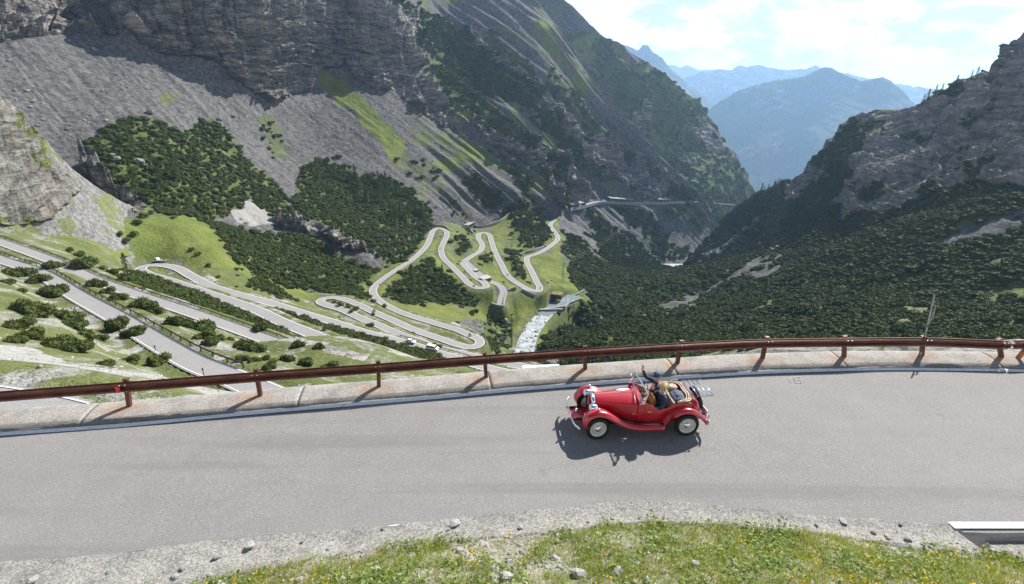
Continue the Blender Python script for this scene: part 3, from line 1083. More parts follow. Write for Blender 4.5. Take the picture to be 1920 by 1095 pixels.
# ------------------------------------------------------------------ mountains: surfaces through control points, broken up by bedding and joints
def loft(name, ctrl, top, bottom, x0, x1, nc, nr, mat, back=None, c=60.0, k_flow=0.7, rock_amp=1.0, base_amp=1.0, scale=1.0, veg=None, rock_all=False,
         bed=(0.34, -0.10, 0.93), quiet=None, joint=1.0, ribs=None):
    ctrl = np.array(ctrl, float)
    fit = rbf_fit(ctrl[:, :2], np.log(ctrl[:, 2]), c, 2.0)
    xs = np.linspace(x0, x1, nc)
    t = np.array(top, float)
    b = np.array(bottom, float)
    ty, by = np.interp(xs, t[:, 0], t[:, 1]), np.interp(xs, b[:, 0], b[:, 1])
    s = np.linspace(0, 1, nr)[:, None]
    py = by[None] * (1 - s) + ty[None] * s
    px = np.broadcast_to(xs[None], py.shape)
    d = np.exp(rbf_eval(fit, np.stack([px, py], -1)))
    P = at_d(px, py, d)
    W, _, _ = cover_of(P)
    if rock_all:
        W['rock'] = np.maximum(W['rock'], 1 - np.maximum(W['grass'], W['forest']))
    if veg is not None:
        veg(P, W, px, py)
    # outward normal
    gu = np.gradient(P, axis=1)
    gv = np.gradient(P, axis=0)
    N = np.cross(gu, gv)
    N /= np.maximum(np.linalg.norm(N, axis=-1), 1e-9)[..., None]
    toc = np.array([0, 0, CAM_H]) - P
    N *= np.sign((N * toc).sum(-1))[..., None]
    rock = smooth(0.1, 0.9, W['rock'])
    bd = np.array(bed)
    bd = bd / np.linalg.norm(bd)
    warp = fbm(P / (70.0 * scale), 3)
    sb = (P @ bd) / scale + warp * 16 + 3.5 * fbm(P / (17.0 * scale) + 3, 2)
    f1 = np.mod(sb / 21.0, 1.0)
    f2 = np.mod(sb / 6.3 + 0.3, 1.0)
    lay = np.floor(sb / 21.0)
    keep = 0.5 + 0.9 * (perlin(np.stack([lay * 3.7, P[..., 0] / (90.0 * scale), P[..., 1] / (90.0 * scale)], -1)) + 0.2)
    ver = fbm(P * np.array([1, 1, 0.22]) / (15.0 * scale), 4, 0.55, True)
    ver2 = fbm(P * np.array([1, 1, 0.3]) / (48.0 * scale) + 5, 3, 0.5, True)
    rough = fbm(P / (9.0 * scale), 4, 0.6)
    # joints: blocks that step back, with walls turned down the valley
    us = (P[..., 0] * 0.95 + P[..., 1] * 0.3) / scale + 14 * fbm(P / (55.0 * scale) + 31, 2) + 0.12 * P[..., 2] / scale
    f3 = np.mod(us / 29.0, 1.0)
    f4 = np.mod(us / 9.5 + 0.4, 1.0)
    k3 = np.clip(0.6 + 1.1 * perlin(np.stack([np.floor(us / 29.0) * 2.3, P[..., 2] / (60.0 * scale), np.floor(sb / 21.0) * 1.9], -1)), 0, 1.5)
    disp = joint * rock * rock_amp * scale * (15.0 * (f3 - 0.5) * k3 + 3.6 * (f4 - 0.5))
    disp = disp + rock * rock_amp * scale * (13.0 * (f1 - 0.5) * np.clip(keep, 0, 1.4) + 3.2 * (f2 - 0.5) + 5.0 * ver + 8.0 * ver2 + 2.6 * rough)
    soft = base_amp * scale * (3.0 * fbm(P / (60.0 * scale) + 11, 3) + 1.0 * rough)
    kf = k_flow if not callable(k_flow) else k_flow(px)
    fl = (px - kf * py) * d / 1130.0
    gul = perlin(np.stack([fl / (9.0 * scale), P[..., 2] / (120.0 * scale), np.zeros_like(fl)], -1)) + 0.6 * perlin(np.stack([fl / (3.2 * scale), P[..., 2] / (60.0 * scale), np.ones_like(fl)], -1))
    if ribs is not None:                               # ridges and gullies that run down the wall
        rb = ribs(px, py)
        g2 = fbm(np.stack([fl / 46.0, P[..., 2] / 260.0, np.full_like(fl, 3.3)], -1), 3, 0.5, True)
        disp = disp + rb * 17.0 * g2
    disp = disp + soft + (1 - rock) * base_amp * scale * 0.5 * gul
    if quiet is not None:
        disp = disp * quiet(px, py)
    # the edge rows stay where they are
    P = P + N * disp[..., None]
    if back is not None:
        # behind the crest the mountain goes on and falls away
        rows = []
        out = P[-1, :, :2] / np.linalg.norm(P[-1, :, :2], axis=-1)[:, None]
        for k in range(1, 9):
            q = P[-1].copy()
            q[:, :2] += out * back * (k / 8.0)
            q[:, 2] -= back * 0.55 * (k / 8.0) ** 1.5
            q[:, 2] += fbm(q / (40 * scale), 3) * 6 * scale
            rows.append(q)
        P = np.concatenate([P, np.array(rows)], 0)
        for k in W:
            W[k] = np.concatenate([W[k], np.repeat(W[k][-1:], 8, 0)], 0)
        fl = np.concatenate([fl, np.repeat(fl[-1:], 8, 0)], 0)
    me = grid_mesh(name, P)
    me.update()
    for k in ('grass', 'rock', 'forest', 'pale'):
        add_attr(me, k, W[k])
    add_attr(me, 'flow', fl)
    o = link(name, me, mat, None, True)
    return o, P, W


L_CTRL = [(-300, 445, 350), (-300, 250, 420), (-300, 60, 540), (-300, -200, 640), (-150, 440, 362), (-150, 250, 455), (-150, 80, 580), (-150, 0, 610), (-150, -200, 660),
          (0, 425, 404), (0, 250, 478), (0, 150, 545), (0, 70, 600), (0, 30, 612), (0, 0, 622), (0, -200, 665),
          (120, 410, 420), (120, 250, 500), (120, 62, 632),
          (215, 405, 424), (215, 350, 440), (215, 300, 470), (215, 200, 545), (215, 70, 642), (180, 0, 720), (180, -200, 830), (235, 45, 645), (260, 0, 662),
          (300, 410, 420), (300, 300, 490), (300, 200, 570), (300, 100, 650), (300, 50, 655), (300, -200, 700),
          (400, 435, 430), (400, 300, 545), (400, 200, 625), (400, 130, 664), (400, 60, 672), (400, 0, 684), (400, -200, 720),
          (500, 470, 432), (500, 400, 492), (500, 300, 620), (480, 192, 690), (480, 100, 696), (480, 0, 706), (480, -200, 740),
          (560, 170, 776), (560, 60, 784), (560, 0, 794),
          (620, 510, 440), (620, 440, 480), (620, 330, 635), (620, 200, 770), (620, 132, 845), (635, 60, 868), (635, 0, 880), (635, -200, 920),
          (700, 530, 440), (700, 480, 462), (700, 400, 565), (700, 300, 690), (700, 200, 780), (690, 108, 862), (690, 50, 868), (690, 0, 880), (700, -200, 960),
          (660, 80, 856), (660, 0, 872), (780, 120, 905), (780, 70, 912), (790, 60, 975), (740, 480, 480),
          (800, 455, 568), (800, 350, 680), (800, 250, 778), (800, 150, 890), (800, 50, 1010), (800, 0, 1070), (800, -200, 1290),
          (900, 440, 655), (900, 350, 735), (900, 250, 838), (900, 150, 945), (900, 0, 1140), (900, -200, 1380),
          (980, 415, 710), (1000, 415, 722), (1000, 300, 840), (1000, 200, 950), (1000, 100, 1080), (1000, 0, 1230), (1000, -200, 1500),
          (1046, 415, 795), (1060, 392, 790), (1085, 389, 880), (1108, 382, 905), (1135, 377, 930), (1180, 381, 975), (1230, 380, 1010), (1285, 378, 1060),
          (1100, 440, 815), (1100, 330, 960), (1100, 250, 1050), (1100, 130, 1220),
          (1150, 470, 835), (1150, 430, 880), (1200, 500, 850), (1200, 440, 930), (1200, 300, 1090), (1200, 260, 1140), (1250, 515, 870), (1250, 460, 960),
          (1280, 430, 1010), (1300, 470, 990), (1310, 340, 1150), (1310, 510, 940)]
L_TOP = [(-320, -30), (700, -30), (790, -60), (880, -80), (960, -60), (993, 0), (1020, 38), (1066, 103), (1097, 127), (1128, 165), (1158, 215), (1200, 261), (1250, 318), (1310, 375), (1330, 400)]
L_BOT = [(-320, 470), (-150, 450), (0, 430), (120, 415), (215, 410), (300, 415), (400, 440), (450, 465), (560, 500), (640, 525), (700, 535), (740, 510),
         (775, 480), (800, 462), (822, 440), (870, 445), (905, 446), (960, 425), (1000, 425), (1046, 425), (1080, 450), (1120, 475), (1170, 500), (1240, 520), (1330, 530)]


def l_veg(P, W, px, py):
    # thin turf in the flatter, softer ground of the far wall
    n = fbm(P / 55.0 + 21, 4, 0.6)
    m = (px > 760) & (py < 380) & (W['rock'] < 0.5) & (W['forest'] < 0.5)
    W['grass'] = np.where(m, np.clip(0.30 + n * 0.9, 0, 0.75), W['grass'])
    n3 = fbm(P / 30.0 + 61, 4, 0.6)
    m2 = (px > 860) & (py < 385) & (W['rock'] > 0.3)
    W['forest'] = np.where(m2 & (n3 > 0.16), 0.9, W['forest'])


def l_quiet(px, py):
    q = np.ones_like(py)
    m = (px > 1050) & (px < 1300)
    q = np.where(m, 1 - 0.85 * np.exp(-((py - 381) / 9.0) ** 2), q)
    return q


left_wall, LP, LW = loft('mountain_terrain', L_CTRL, L_TOP, L_BOT, -320, 1330, 1000, 430, M['terrain'], back=260, veg=l_veg, quiet=l_quiet,
                         k_flow=0.9, ribs=lambda x, y: smooth(740, 900, x) * smooth(440, 360, y))
tag(left_wall, 'great grey mountainside of scree under banded cliffs across the valley', kind='structure')

S_CTRL = [(-300, 400, 250), (-300, 200, 290), (-150, 420, 260), (-150, 180, 310), (0, 440, 292), (0, 400, 300), (0, 300, 318), (0, 190, 335), (60, 460, 306), (60, 350, 322),
          (60, 245, 348), (110, 470, 312), (110, 380, 330), (110, 292, 360), (160, 470, 325), (160, 400, 345), (160, 335, 378), (240, 460, 352), (240, 430, 372), (240, 384, 410), (300, 440, 392), (300, 405, 428)]
S_TOP = [(-320, 130), (-150, 140), (0, 188), (30, 205), (60, 245), (85, 262), (110, 292), (160, 337), (200, 362), (240, 384), (300, 402)]
S_BOT = [(-320, 440), (-150, 440), (0, 452), (60, 470), (110, 482), (160, 492), (240, 480), (300, 450)]


def s_veg(P, W, px, py):
    W['forest'][:] = 0
    n = fbm(P / 14.0, 4, 0.6)
    q = px + n * 18
    r = in_poly(q, py + n * 10, [(-320, 100), (0, 180), (70, 250), (90, 300), (150, 350), (120, 380), (95, 410), (40, 425), (-320, 420)])
    W['rock'] = np.where(r, 0.95, 0.0)
    W['grass'] = np.where(r, np.where(n > 0.22, 0.8, 0), np.where(n > 0.15, 0.55, 0.12))
    lo = py > np.interp(px, [0, 100, 200, 300], [436, 462, 478, 440])
    W['grass'] = np.where(lo, 0.85, W['grass'])
    W['pale'] = np.zeros_like(W['pale'])


o, SPP, SW = loft('spur_terrain', S_CTRL, S_TOP, S_BOT, -320, 300, 300, 200, M['pale_slope'], back=40, veg=s_veg, rock_amp=0.42, base_amp=0.5, scale=0.45, k_flow=-0.9, joint=0.5)
tag(o, 'beige rocky spur with grooved gravel flank above the upper hairpins', kind='structure')

L2_CTRL = [(940, -60, 1700), (1060, 0, 1500), (1135, 72, 1520), (1200, 108, 1540), (1310, 190, 1540), (1335, 235, 1530), (1400, 335, 1470), (1430, 380, 1480), (1340, 425, 1270), (1290, 490, 1190), (1420, 500, 1250),
           (1150, 250, 1380), (1250, 300, 1360), (1300, 380, 1250), (1345, 385, 1270), (1060, 200, 1400), (1060, 400, 1250), (1200, 200, 1440), (1280, 250, 1440)]
L2_TOP = [(930, -70), (1000, -50), (1060, 0), (1100, 35), (1135, 72), (1160, 82), (1200, 107), (1230, 125), (1260, 150), (1290, 178), (1312, 190), (1325, 215), (1345, 250), (1370, 290), (1400, 336), (1430, 380)]
L2_BOT = [(930, 300), (1100, 400), (1300, 520), (1430, 530)]


def l2_veg(P, W, px, py):
    n = fbm(P / 90.0 + 31, 5, 0.6)
    W['forest'] = np.where((n > -0.02) & (py > 60), 0.85, 0).astype(np.float32)
    W['grass'] = np.where((n > -0.2) & (n <= -0.02), 0.6, 0).astype(np.float32)
    W['rock'] = np.where((n < -0.12) & (py > 120), 0.9, 0).astype(np.float32)
    low = py > np.interp(px, [1290, 1330, 1400], [372, 380, 390])
    W['forest'] = np.where(low, np.where(n > 0.1, 0.8, 0), W['forest'])


o, L2P, L2W = loft('ridge_terrain', L2_CTRL, L2_TOP, L2_BOT, 930, 1430, 360, 260, M['terrain'], back=500, veg=l2_veg, rock_amp=0.45, base_amp=2.0, scale=1.8, joint=0.35)
tag(o, 'dark blue mountain ridge falling to the valley behind the grey wall', kind='structure')

R_CTRL = [(1285, 492, 830), (1285, 590, 640), (1340, 430, 850), (1340, 520, 650), (1380, 388, 850), (1420, 362, 800), (1420, 440, 690), (1420, 520, 560), (1500, 332, 730), (1500, 420, 590), (1500, 510, 470),
          (1535, 288, 690), (1560, 252, 670), (1600, 218, 682), (1600, 330, 560), (1600, 420, 490), (1600, 470, 455), (1650, 203, 655), (1690, 208, 632), (1690, 300, 540), (1690, 400, 460), (1690, 460, 430),
          (1720, 200, 612), (1740, 180, 605), (1800, 152, 575), (1800, 280, 485), (1800, 390, 408), (1800, 440, 395), (1850, 132, 560), (1880, 96, 552), (1920, 72, 540), (1920, 200, 462), (1920, 350, 390), (1920, 420, 375),
          (2100, -30, 530), (2100, 350, 378), (2300, -100, 530), (2300, 340, 372)]
R_TOP = [(1280, 500), (1290, 492), (1315, 458), (1340, 432), (1380, 388), (1420, 362), (1460, 345), (1500, 332), (1515, 310), (1535, 288), (1550, 262), (1570, 246), (1600, 220), (1640, 206), (1690, 206), (1715, 206), (1722, 198), (1740, 182), (1770, 168),
         (1800, 153), (1830, 140), (1850, 132), (1868, 110), (1880, 97), (1900, 84), (1920, 73), (2000, 20), (2100, -30), (2300, -100)]
R_BOT = [(1280, 600), (1340, 545), (1420, 525), (1500, 515), (1600, 478), (1690, 462), (1800, 442), (1920, 425), (2300, 410)]


def r_veg(P, W, px, py):
    n = fbm(P / 26.0 + 71, 4, 0.6)
    W['forest'] = np.where((W['forest'] < 0.5) & (n > 0.27), 0.8, W['forest'])


right_wall, RP, RW = loft('cliff_terrain', R_CTRL, R_TOP, R_BOT, 1280, 2300, 560, 300, M['cliff'], back=160, veg=r_veg, rock_amp=0.5, base_amp=0.55, scale=0.62, rock_all=True, bed=(-0.30, -0.05, 0.95), k_flow=-0.8)
tag(right_wall, 'craggy brown rock spur with dwarf pine ledges closing the valley', kind='structure')


def far(name, label, skyline, d0, d1, ybot, rough=1.0, seed=0.0, forest=0.5, bottom_d=None, scale=4.0, dcrest=None):
    xs = [p[0] for p in skyline]
    ctrl = []
    for i, (x, y) in enumerate(skyline):
        d = d0 + (d1 - d0) * i / (len(skyline) - 1)
        ctrl += [(x, y, d), (x, (y + ybot) / 2, d * 0.86), (x, ybot, d * 0.74)]

    def v(P, W, px, py):
        n = fbm(P / (200.0) + seed, 5, 0.6)
        hgt = smooth(0.0, 1.0, (py - np.interp(px, xs, [p[1] for p in skyline])) / 120.0)
        W['grass'] = np.where(n > -0.1, 0.7, 0.1).astype(np.float32)
        W['forest'] = np.where(n + hgt * 0.9 > 0.75 - forest * 0.5, 0.9, 0).astype(np.float32)
        W['rock'] = np.where(n < -0.15, 0.8, 0).astype(np.float32)
        W['pale'][:] = 0
    o, P, W = loft(name, ctrl, skyline, [(xs[0], ybot), (xs[-1], ybot)], xs[0], xs[-1], 260, 130, M['far_terrain'], back=900, veg=v, rock_amp=0.12 * rough, joint=0.3, base_amp=1.5 * rough, scale=scale)
    tag(o, label, kind='structure')


far('hill_terrain', 'broad blue wooded mountain standing in the middle of the valley mouth',
    [(1240, 330), (1290, 240), (1325, 210), (1350, 190), (1390, 168), (1430, 155), (1460, 148), (1490, 147), (1510, 142), (1530, 133), (1545, 127), (1560, 129),
     (1580, 140), (1600, 147), (1620, 152), (1640, 147), (1655, 144), (1670, 150), (1690, 168), (1710, 190), (1740, 215), (1800, 260)], 6000, 5500, 420, 1.0, 3.0, 0.75)
far('hazy_hill_terrain', 'pale blue jagged ridge behind the valley mouth mountain',
    [(1200, 190), (1260, 160), (1290, 145), (1320, 136), (1350, 130), (1370, 129), (1390, 122), (1400, 127), (1420, 121), (1440, 126), (1460, 130), (1490, 131), (1510, 131), (1528, 124),
     (1540, 131), (1580, 140), (1640, 152), (1700, 162), (1735, 166), (1790, 172), (1900, 190)], 10800, 10000, 330, 1.3, 13.0, 0.5, scale=7.0)
far('hazy_slope_terrain', 'light blue sloping ridge with rocky peaks beside the dark ridge',
    [(1060, 20), (1110, 66), (1150, 80), (1175, 85), (1195, 92), (1205, 84), (1215, 85), (1225, 96), (1240, 108), (1260, 130), (1290, 158), (1330, 192), (1360, 215), (1400, 250)], 7800, 7000, 340, 1.1, 23.0, 0.6, scale=5.0)
far('distant_peak_terrain', 'faint distant peaks just visible against the bright clouds',
    [(1150, 150), (1230, 128), (1255, 123), (1275, 128), (1290, 124), (1310, 131), (1330, 130), (1380, 136), (1450, 150), (1600, 160)], 13500, 13000, 260, 1.0, 33.0, 0.0, scale=8.0)
# ------------------------------------------------------------------ ribbons of the pass road with edge lines
def ribbon(name, C, hw, mat, lift=0.0, off=0.0, parent=None):
    N = side_normals(C)
    k = np.array([-hw, -hw / 3, hw / 3, hw]) + off
    P = C[:, None, :] + N[:, None, :] * k[None, :, None]
    P[..., 2] += lift
    me = grid_mesh(name, P)
    me.update()
    nz = np.empty(len(me.polygons) * 3, np.float32)
    me.polygons.foreach_get('normal', nz)
    if nz[2::3].mean() < 0:
        me.flip_normals()
    return link(name, me, mat, parent)


def pass_road(name, C, hw, label, lines=True, lw=0.14):
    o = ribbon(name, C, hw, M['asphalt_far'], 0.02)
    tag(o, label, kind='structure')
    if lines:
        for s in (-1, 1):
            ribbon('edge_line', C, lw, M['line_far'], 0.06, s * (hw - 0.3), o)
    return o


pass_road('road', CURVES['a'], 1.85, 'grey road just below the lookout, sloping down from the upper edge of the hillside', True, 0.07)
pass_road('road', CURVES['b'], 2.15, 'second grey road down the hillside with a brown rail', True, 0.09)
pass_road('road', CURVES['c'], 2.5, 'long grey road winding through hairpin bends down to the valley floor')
pass_road('road', CURVES['low'], 3.1, 'short bit of road right below the guard rail', True, 0.06)
pass_road('road', CURVES['yard'], 2.9, 'service road past the small red walled house', False)
pass_road('road', CURVES['gallery2'] + [0, 0, 3.5], 3.4, 'distant end of the road on the far mountainside', False)
t_o = ribbon('track', CURVES['track'], 3.2, M['wall'], 1.2)
tag(t_o, 'pale gravel track climbing to the scree fan', kind='structure')


def far_rail(C, off, label, hgt=0.72, thick=0.24, step=4.0, post_mat=None):
    """guard rail of posts and one beam beside a far road"""
    N = side_normals(C)
    B = C + N * off
    root = empty('guard_rail', tuple(B[0]))
    tag(root, label, 'guard rail', 'guard rails of the lower roads')
    o0 = Vector(B[0])
    Q = B - B[0]
    sweep('beam', Q, [(-0.05, hgt - thick), (0.05, hgt - thick), (0.05, hgt), (-0.05, hgt)], M['rail_far'], root)
    mb = MB()
    s = np.concatenate([[0], np.cumsum(np.linalg.norm(np.diff(Q, axis=0), axis=1))])
    for q in np.arange(0, s[-1], step):
        p = [np.interp(q, s, Q[:, k]) for k in range(3)]
        mb.box((p[0], p[1], p[2] + (hgt - 0.1) / 2 - 0.15), (0.14, 0.14, hgt + 0.2))
    po = mb.build('post_row', M['rail_far'], root)
    po['kind'] = 'stuff'
    return root


def part_of(C, px0, px1):
    px, _ = project(C)
    m = np.nonzero((px >= px0) & (px <= px1))[0]
    return C[m[0]:m[-1] + 1]


far_rail(part_of(CURVES['a'], -200, 432), -2.35 if side_normals(CURVES['a'])[10][1] < 0 else 2.35, 'brown guard rail along the outer edge of the nearest lower road')
far_rail(part_of(CURVES['b'], -200, 690), -2.5 if side_normals(CURVES['b'])[10][1] < 0 else 2.5, 'brown guard rail along the second road down')
ic = [i for i in range(len(CURVES['c'])) if True]
cpx, cpy = project(CURVES['c'])


def nearest_c(px, py, lo=0, hi=None):
    hi = hi or len(cpx)
    return lo + int(np.argmin((cpx[lo:hi] - px) ** 2 + (cpy[lo:hi] - py) ** 2))


i0, i1 = nearest_c(738, 637), nearest_c(900, 686)
far_rail(CURVES['c'][min(i0, i1):max(i0, i1)], 3.6, 'guard rail beside the road with the white van')
i0, i1 = nearest_c(845, 641), nearest_c(850, 615)
far_rail(CURVES['c'][min(i0, i1):max(i0, i1)], -3.6, 'guard rail round the hairpin above the white van')
i0, i1 = nearest_c(606, 571), nearest_c(735, 598)
far_rail(CURVES['c'][min(i0, i1):max(i0, i1)], -3.6, 'guard rail round the middle left hairpin bend')
i0, i1 = nearest_c(704, 532), nearest_c(742, 506)
far_rail(CURVES['c'][min(i0, i1):max(i0, i1)], -3.5, 'guard rail on the stone bridge of the lower bend', 0.8, 0.15, 3.0)

# ------------------------------------------------------------------ river
NR_ = side_normals(RIVER_C)
ww = RIVER_W / 2 * (1 + 0.25 * perlin(RIVER_C / 17.0))
kk = np.linspace(-1, 1, 9)
RVP = RIVER_C[:, None, :] + NR_[:, None, :] * (kk[None, :, None] * (ww[:, None, None] + 1.0))
RVP[..., 2] += 0.25 * fbm(RVP / 2.5, 2) - 0.1
me = grid_mesh('river', RVP)
rpx, rpy = project(RVP)
add_attr(me, 'foam', np.where(rpy < 592, 0.15, 0.5))
river = link('river', me, M['water'], None, True)
tag(river, 'white foaming mountain river with a pale blue pool in the valley', kind='structure')
fr = at_d(np.array([[1236, 1292], [1240, 1288], [1246, 1280]]), np.array([[499, 499], [505, 504], [511, 509]]), np.array([[815, 825], [805, 812], [792, 800]]))
fr[..., 2] += 3.5
me = grid_mesh('river', fr)
add_attr(me, 'foam', np.full(6, 0.6))
tag(link('river', me, M['water'], None, True), 'far gleam of the river at the foot of the mountainside', kind='structure')
# ------------------------------------------------------------------ the lookout road in front
_b = np.array([(-420, 1100), (-200, 1075), (0, 1057), (200, 1040), (400, 1015), (640, 994), (840, 974), (1000, 957), (1100, 947), (1180, 940), (1280, 942), (1450, 959),
               (1600, 972), (1700, 979), (1780, 984), (1920, 986), (2120, 990), (2400, 996)], float)
INNER_C = catmull(at_z(_b[:, 0], _b[:, 1], np.zeros(len(_b))), 0.35)
xs = np.linspace(LINE_C[0, 0] + 0.3, LINE_C[-1, 0] - 0.3, 320)
yo = np.interp(xs, LINE_C[:, 0], LINE_C[:, 1]) + 0.42
oi = np.argsort(INNER_C[:, 0])
yi = np.interp(xs, INNER_C[oi, 0], INNER_C[oi, 1])
yi = np.where(xs < INNER_C[oi, 0][0], INNER_C[oi, 1][0] - 0.1 * (INNER_C[oi, 0][0] - xs), yi)
s = np.linspace(0, 1, 40)[:, None]
AP = np.stack([np.broadcast_to(xs, (40, 320)), yi[None] * (1 - s) + yo[None] * s, np.zeros((40, 320))], -1).copy()
AP[..., 2] = 0.012 * fbm(AP / 1.7, 2) - 0.004 * 0
me = grid_mesh('road', AP)
road = link('road', me, M['asphalt'], None, True)
tag(road, 'wide worn grey asphalt of the lookout road', kind='structure')
# the painted edge line by the kerb
LC = LINE_C[(LINE_C[:, 0] > xs[0] + .1) & (LINE_C[:, 0] < xs[-1] - .1)].copy()
LC[:, 2] = 0.022
ribbon('edge_line', LC, 0.085, M['line'], 0.0, 0.0, road)
# short white line on the near edge at the right
WL = np.array([at_z(x, 986.5, 0.03) for x in np.linspace(1786, 2100, 30)])
WL[:, 1] += 0.03
ribbon('edge_line', WL, 0.085, M['line'], 0.0, 0.0, road)
# the broken asphalt edge beside the channel there
EB = np.array([at_z(x, 992.0, 0.0) for x in np.linspace(1800, 2120, 40)])
EB[:, 1] -= 0.06
EB[:, 1] += 0.03 * perlin(np.stack([EB[:, 0] * 1.3, EB[:, 0] * 0, EB[:, 0] * 0], -1))
sweep('asphalt_edge', EB, [(-0.16, -0.35), (0.10, -0.35), (0.10, -0.004), (-0.05, -0.004), (-0.10, -0.05)], M['asphalt'], road)

# low concrete parapet with a rough inner face; separate pours with cracks between them
KC = LINE_C[(LINE_C[:, 0] > xs[0] + .05) & (LINE_C[:, 0] < xs[-1] - .05)].copy()
KC[:, 2] = 0
KIN, KOUT = 0.27, 0.93            # distance of the inner and outer top edges from the line
POST_PX = [(-30, 781), (240, 760), (487, 741), (710, 725), (912, 708), (1098, 693), (1271, 681.5), (1431, 672.5), (1585, 669), (1731, 665.5), (1881, 670), (2030, 676)]
posts = []
for x, y in POST_PX:
    posts.append(at_z(x, y, 0.135 + 0.085 * min(max((900 - x) / 900.0, 0), 1.1)))
posts = np.array(posts)


def kerb_piece(C, first, last):
    N = side_normals(C)
    n = len(C)
    prof = [(0.16, -0.3), (0.17, 0.0), (0.19, 0.035), (0.24, 0.068), (0.32, 0.095), (0.43, 0.115), (0.58, 0.13), (0.74, 0.14), (0.90, 0.142), (1.04, 0.135), (1.11, 0.11), (1.14, 0.0), (1.16, -1.3)]
    pr = np.array(prof)
    P = C[:, None, :] + N[:, None, :] * pr[None, :, 0, None]
    P[..., 2] += pr[None, :, 1]
    rough = fbm(P / 0.13, 3, 0.6) * 0.022 + fbm(P / 0.8, 2) * 0.03
    face = np.array([0.3, 1, 1.5, 1.3, 0.8, 0.5, 0.35, 0.3, 0.3, 0.4, 0.5, 0.5, 0])
    P[..., 2] += rough * face * 0.7
    P[..., :2] -= N[:, None, :2] * (rough * face)[..., None]
    P[0] += (P[1] - P[0]) * 0.10
    P[-1] -= (P[-1] - P[-2]) * 0.10
    vs = P.reshape(-1, 3)
    m = len(prof)
    fs = [(i * m + k, i * m + k + 1, (i + 1) * m + k + 1, (i + 1) * m + k) for i in range(n - 1) for k in range(m - 1)]
    fs.append(tuple(range(m)))
    fs.append(tuple(reversed([(n - 1) * m + k for k in range(m)])))
    me = py_mesh('kerb_section', vs, fs)
    bm = bmesh.new(); bm.from_mesh(me); bmesh.ops.recalc_face_normals(bm, faces=bm.faces); bm.to_mesh(me); bm.free()
    rust = np.zeros(len(vs))
    for p in posts:
        d = (vs[:, :2] - p[None, :2]) @ np.array([-SUN_DIR.x, -SUN_DIR.y]) * 0
        dx, dy = vs[:, 0] - p[0], vs[:, 1] - p[1]
        rust = np.maximum(rust, np.exp(-((dx + 0.28) / 0.34) ** 2 - ((dy + 0.12) / 0.22) ** 2) * 0.95)
        rust = np.maximum(rust, np.exp(-((dx - 0.2) / 0.3) ** 2 - ((dy + 0.05) / 0.2) ** 2) * 0.5)
    add_attr(me, 'rust', rust)
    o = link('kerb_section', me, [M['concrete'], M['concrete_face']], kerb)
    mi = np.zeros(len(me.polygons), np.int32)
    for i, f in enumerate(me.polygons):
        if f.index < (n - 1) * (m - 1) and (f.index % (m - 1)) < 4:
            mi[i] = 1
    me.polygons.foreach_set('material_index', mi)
    me.polygons.foreach_set('use_smooth', np.ones(len(me.polygons), bool))
    return o


kerb = empty('parapet', (0, 0, 0))
tag(kerb, 'low rust stained concrete parapet carrying the brown guard rail posts', 'parapet')
KF = catmull(KC[::2], 0.11)
cuts = [0]
sacc = 0
for x in (-11.9, -6.2, -0.55, 5.4, 11.2, 16.4):
    cuts.append(int(np.argmin(abs(KF[:, 0] - x))))
cuts.append(len(KF) - 1)
for a, b in zip(cuts[:-1], cuts[1:]):
    kerb_piece(KF[a:b + 1], a == 0, b == len(KF) - 1)

# ------------------------------------------------------------------ the weathering steel guard rail
RAIL_PX = [(-30, 746), (237, 727), (485, 709), (710, 692), (914, 676), (1103, 662), (1277, 651.5), (1438, 645), (1592, 642), (1743, 643), (1890, 648.5)]
rc = []
for (bx_, by_), p in zip(RAIL_PX, posts):          # the beam hangs on the posts: its height follows from the post's place
    r = ray(bx_, by_)
    t_ = math.hypot(p[0], p[1]) / math.hypot(r[0], r[1])
    rc.append(r * t_ * 0.993 + np.array([0, 0, CAM_H]))
rc = np.array(rc)
rc[:, 2] = np.polyval(np.polyfit(rc[:, 0], rc[:, 2], 2), rc[:, 0])
POST_TOP = rc.copy()
rc = np.concatenate([[2 * rc[0] - rc[1]], rc[:-1], [rc[-1] - (rc[-1] - rc[-2]) * 0.06]])
RAIL_C = catmull(rc, 0.25)
rail = empty('guard_rail', tuple(posts[0]))
tag(rail, 'brown weathering steel guard rail of the lookout road', 'guard rail')
O = Vector(posts[0])
# double-wave beam, in lengths that lap at the posts
wprof = []
H = 0.165
for i in range(25):
    v = -H + 2 * H * i / 24
    d = 0.048 * math.cos(v / H * 2 * math.pi) * (-1) + 0.012
    if abs(v) > 0.13:
        d = -0.036 + (abs(v) - 0.13) * 0.25
    wprof.append((d, v))
front = [(-d * 1.0 - 0.0, v) for d, v in wprof]
back_ = [(-d + 0.012, v) for d, v in reversed(wprof)]
beam_prof = front + back_
sN = side_normals(RAIL_C)
sgn = 1.0 if sN[20][1] > 0 else -1.0
arc = np.concatenate([[0], np.cumsum(np.linalg.norm(np.diff(RAIL_C, axis=0), axis=1))])
# where the posts meet the beam
pb = [int(np.argmin(np.linalg.norm(RAIL_C[:, :2] - p[None, :2], axis=1))) for p in POST_TOP]
pb = [i for i in pb if 2 < i < len(RAIL_C) - 2]
ends = [0] + pb[:-1] + [len(RAIL_C) - 1]
for k, (a, b) in enumerate(zip(ends[:-1], ends[1:])):
    if b - a < 2:
        continue
    seg = RAIL_C[a:min(b + 2, len(RAIL_C))] - np.array(O)
    off = 0.004 if k % 2 else 0.0
    sweep('beam', seg, [(sgn * (d + off), v) for d, v in beam_prof], M['corten'], rail, smooth_shade=False)
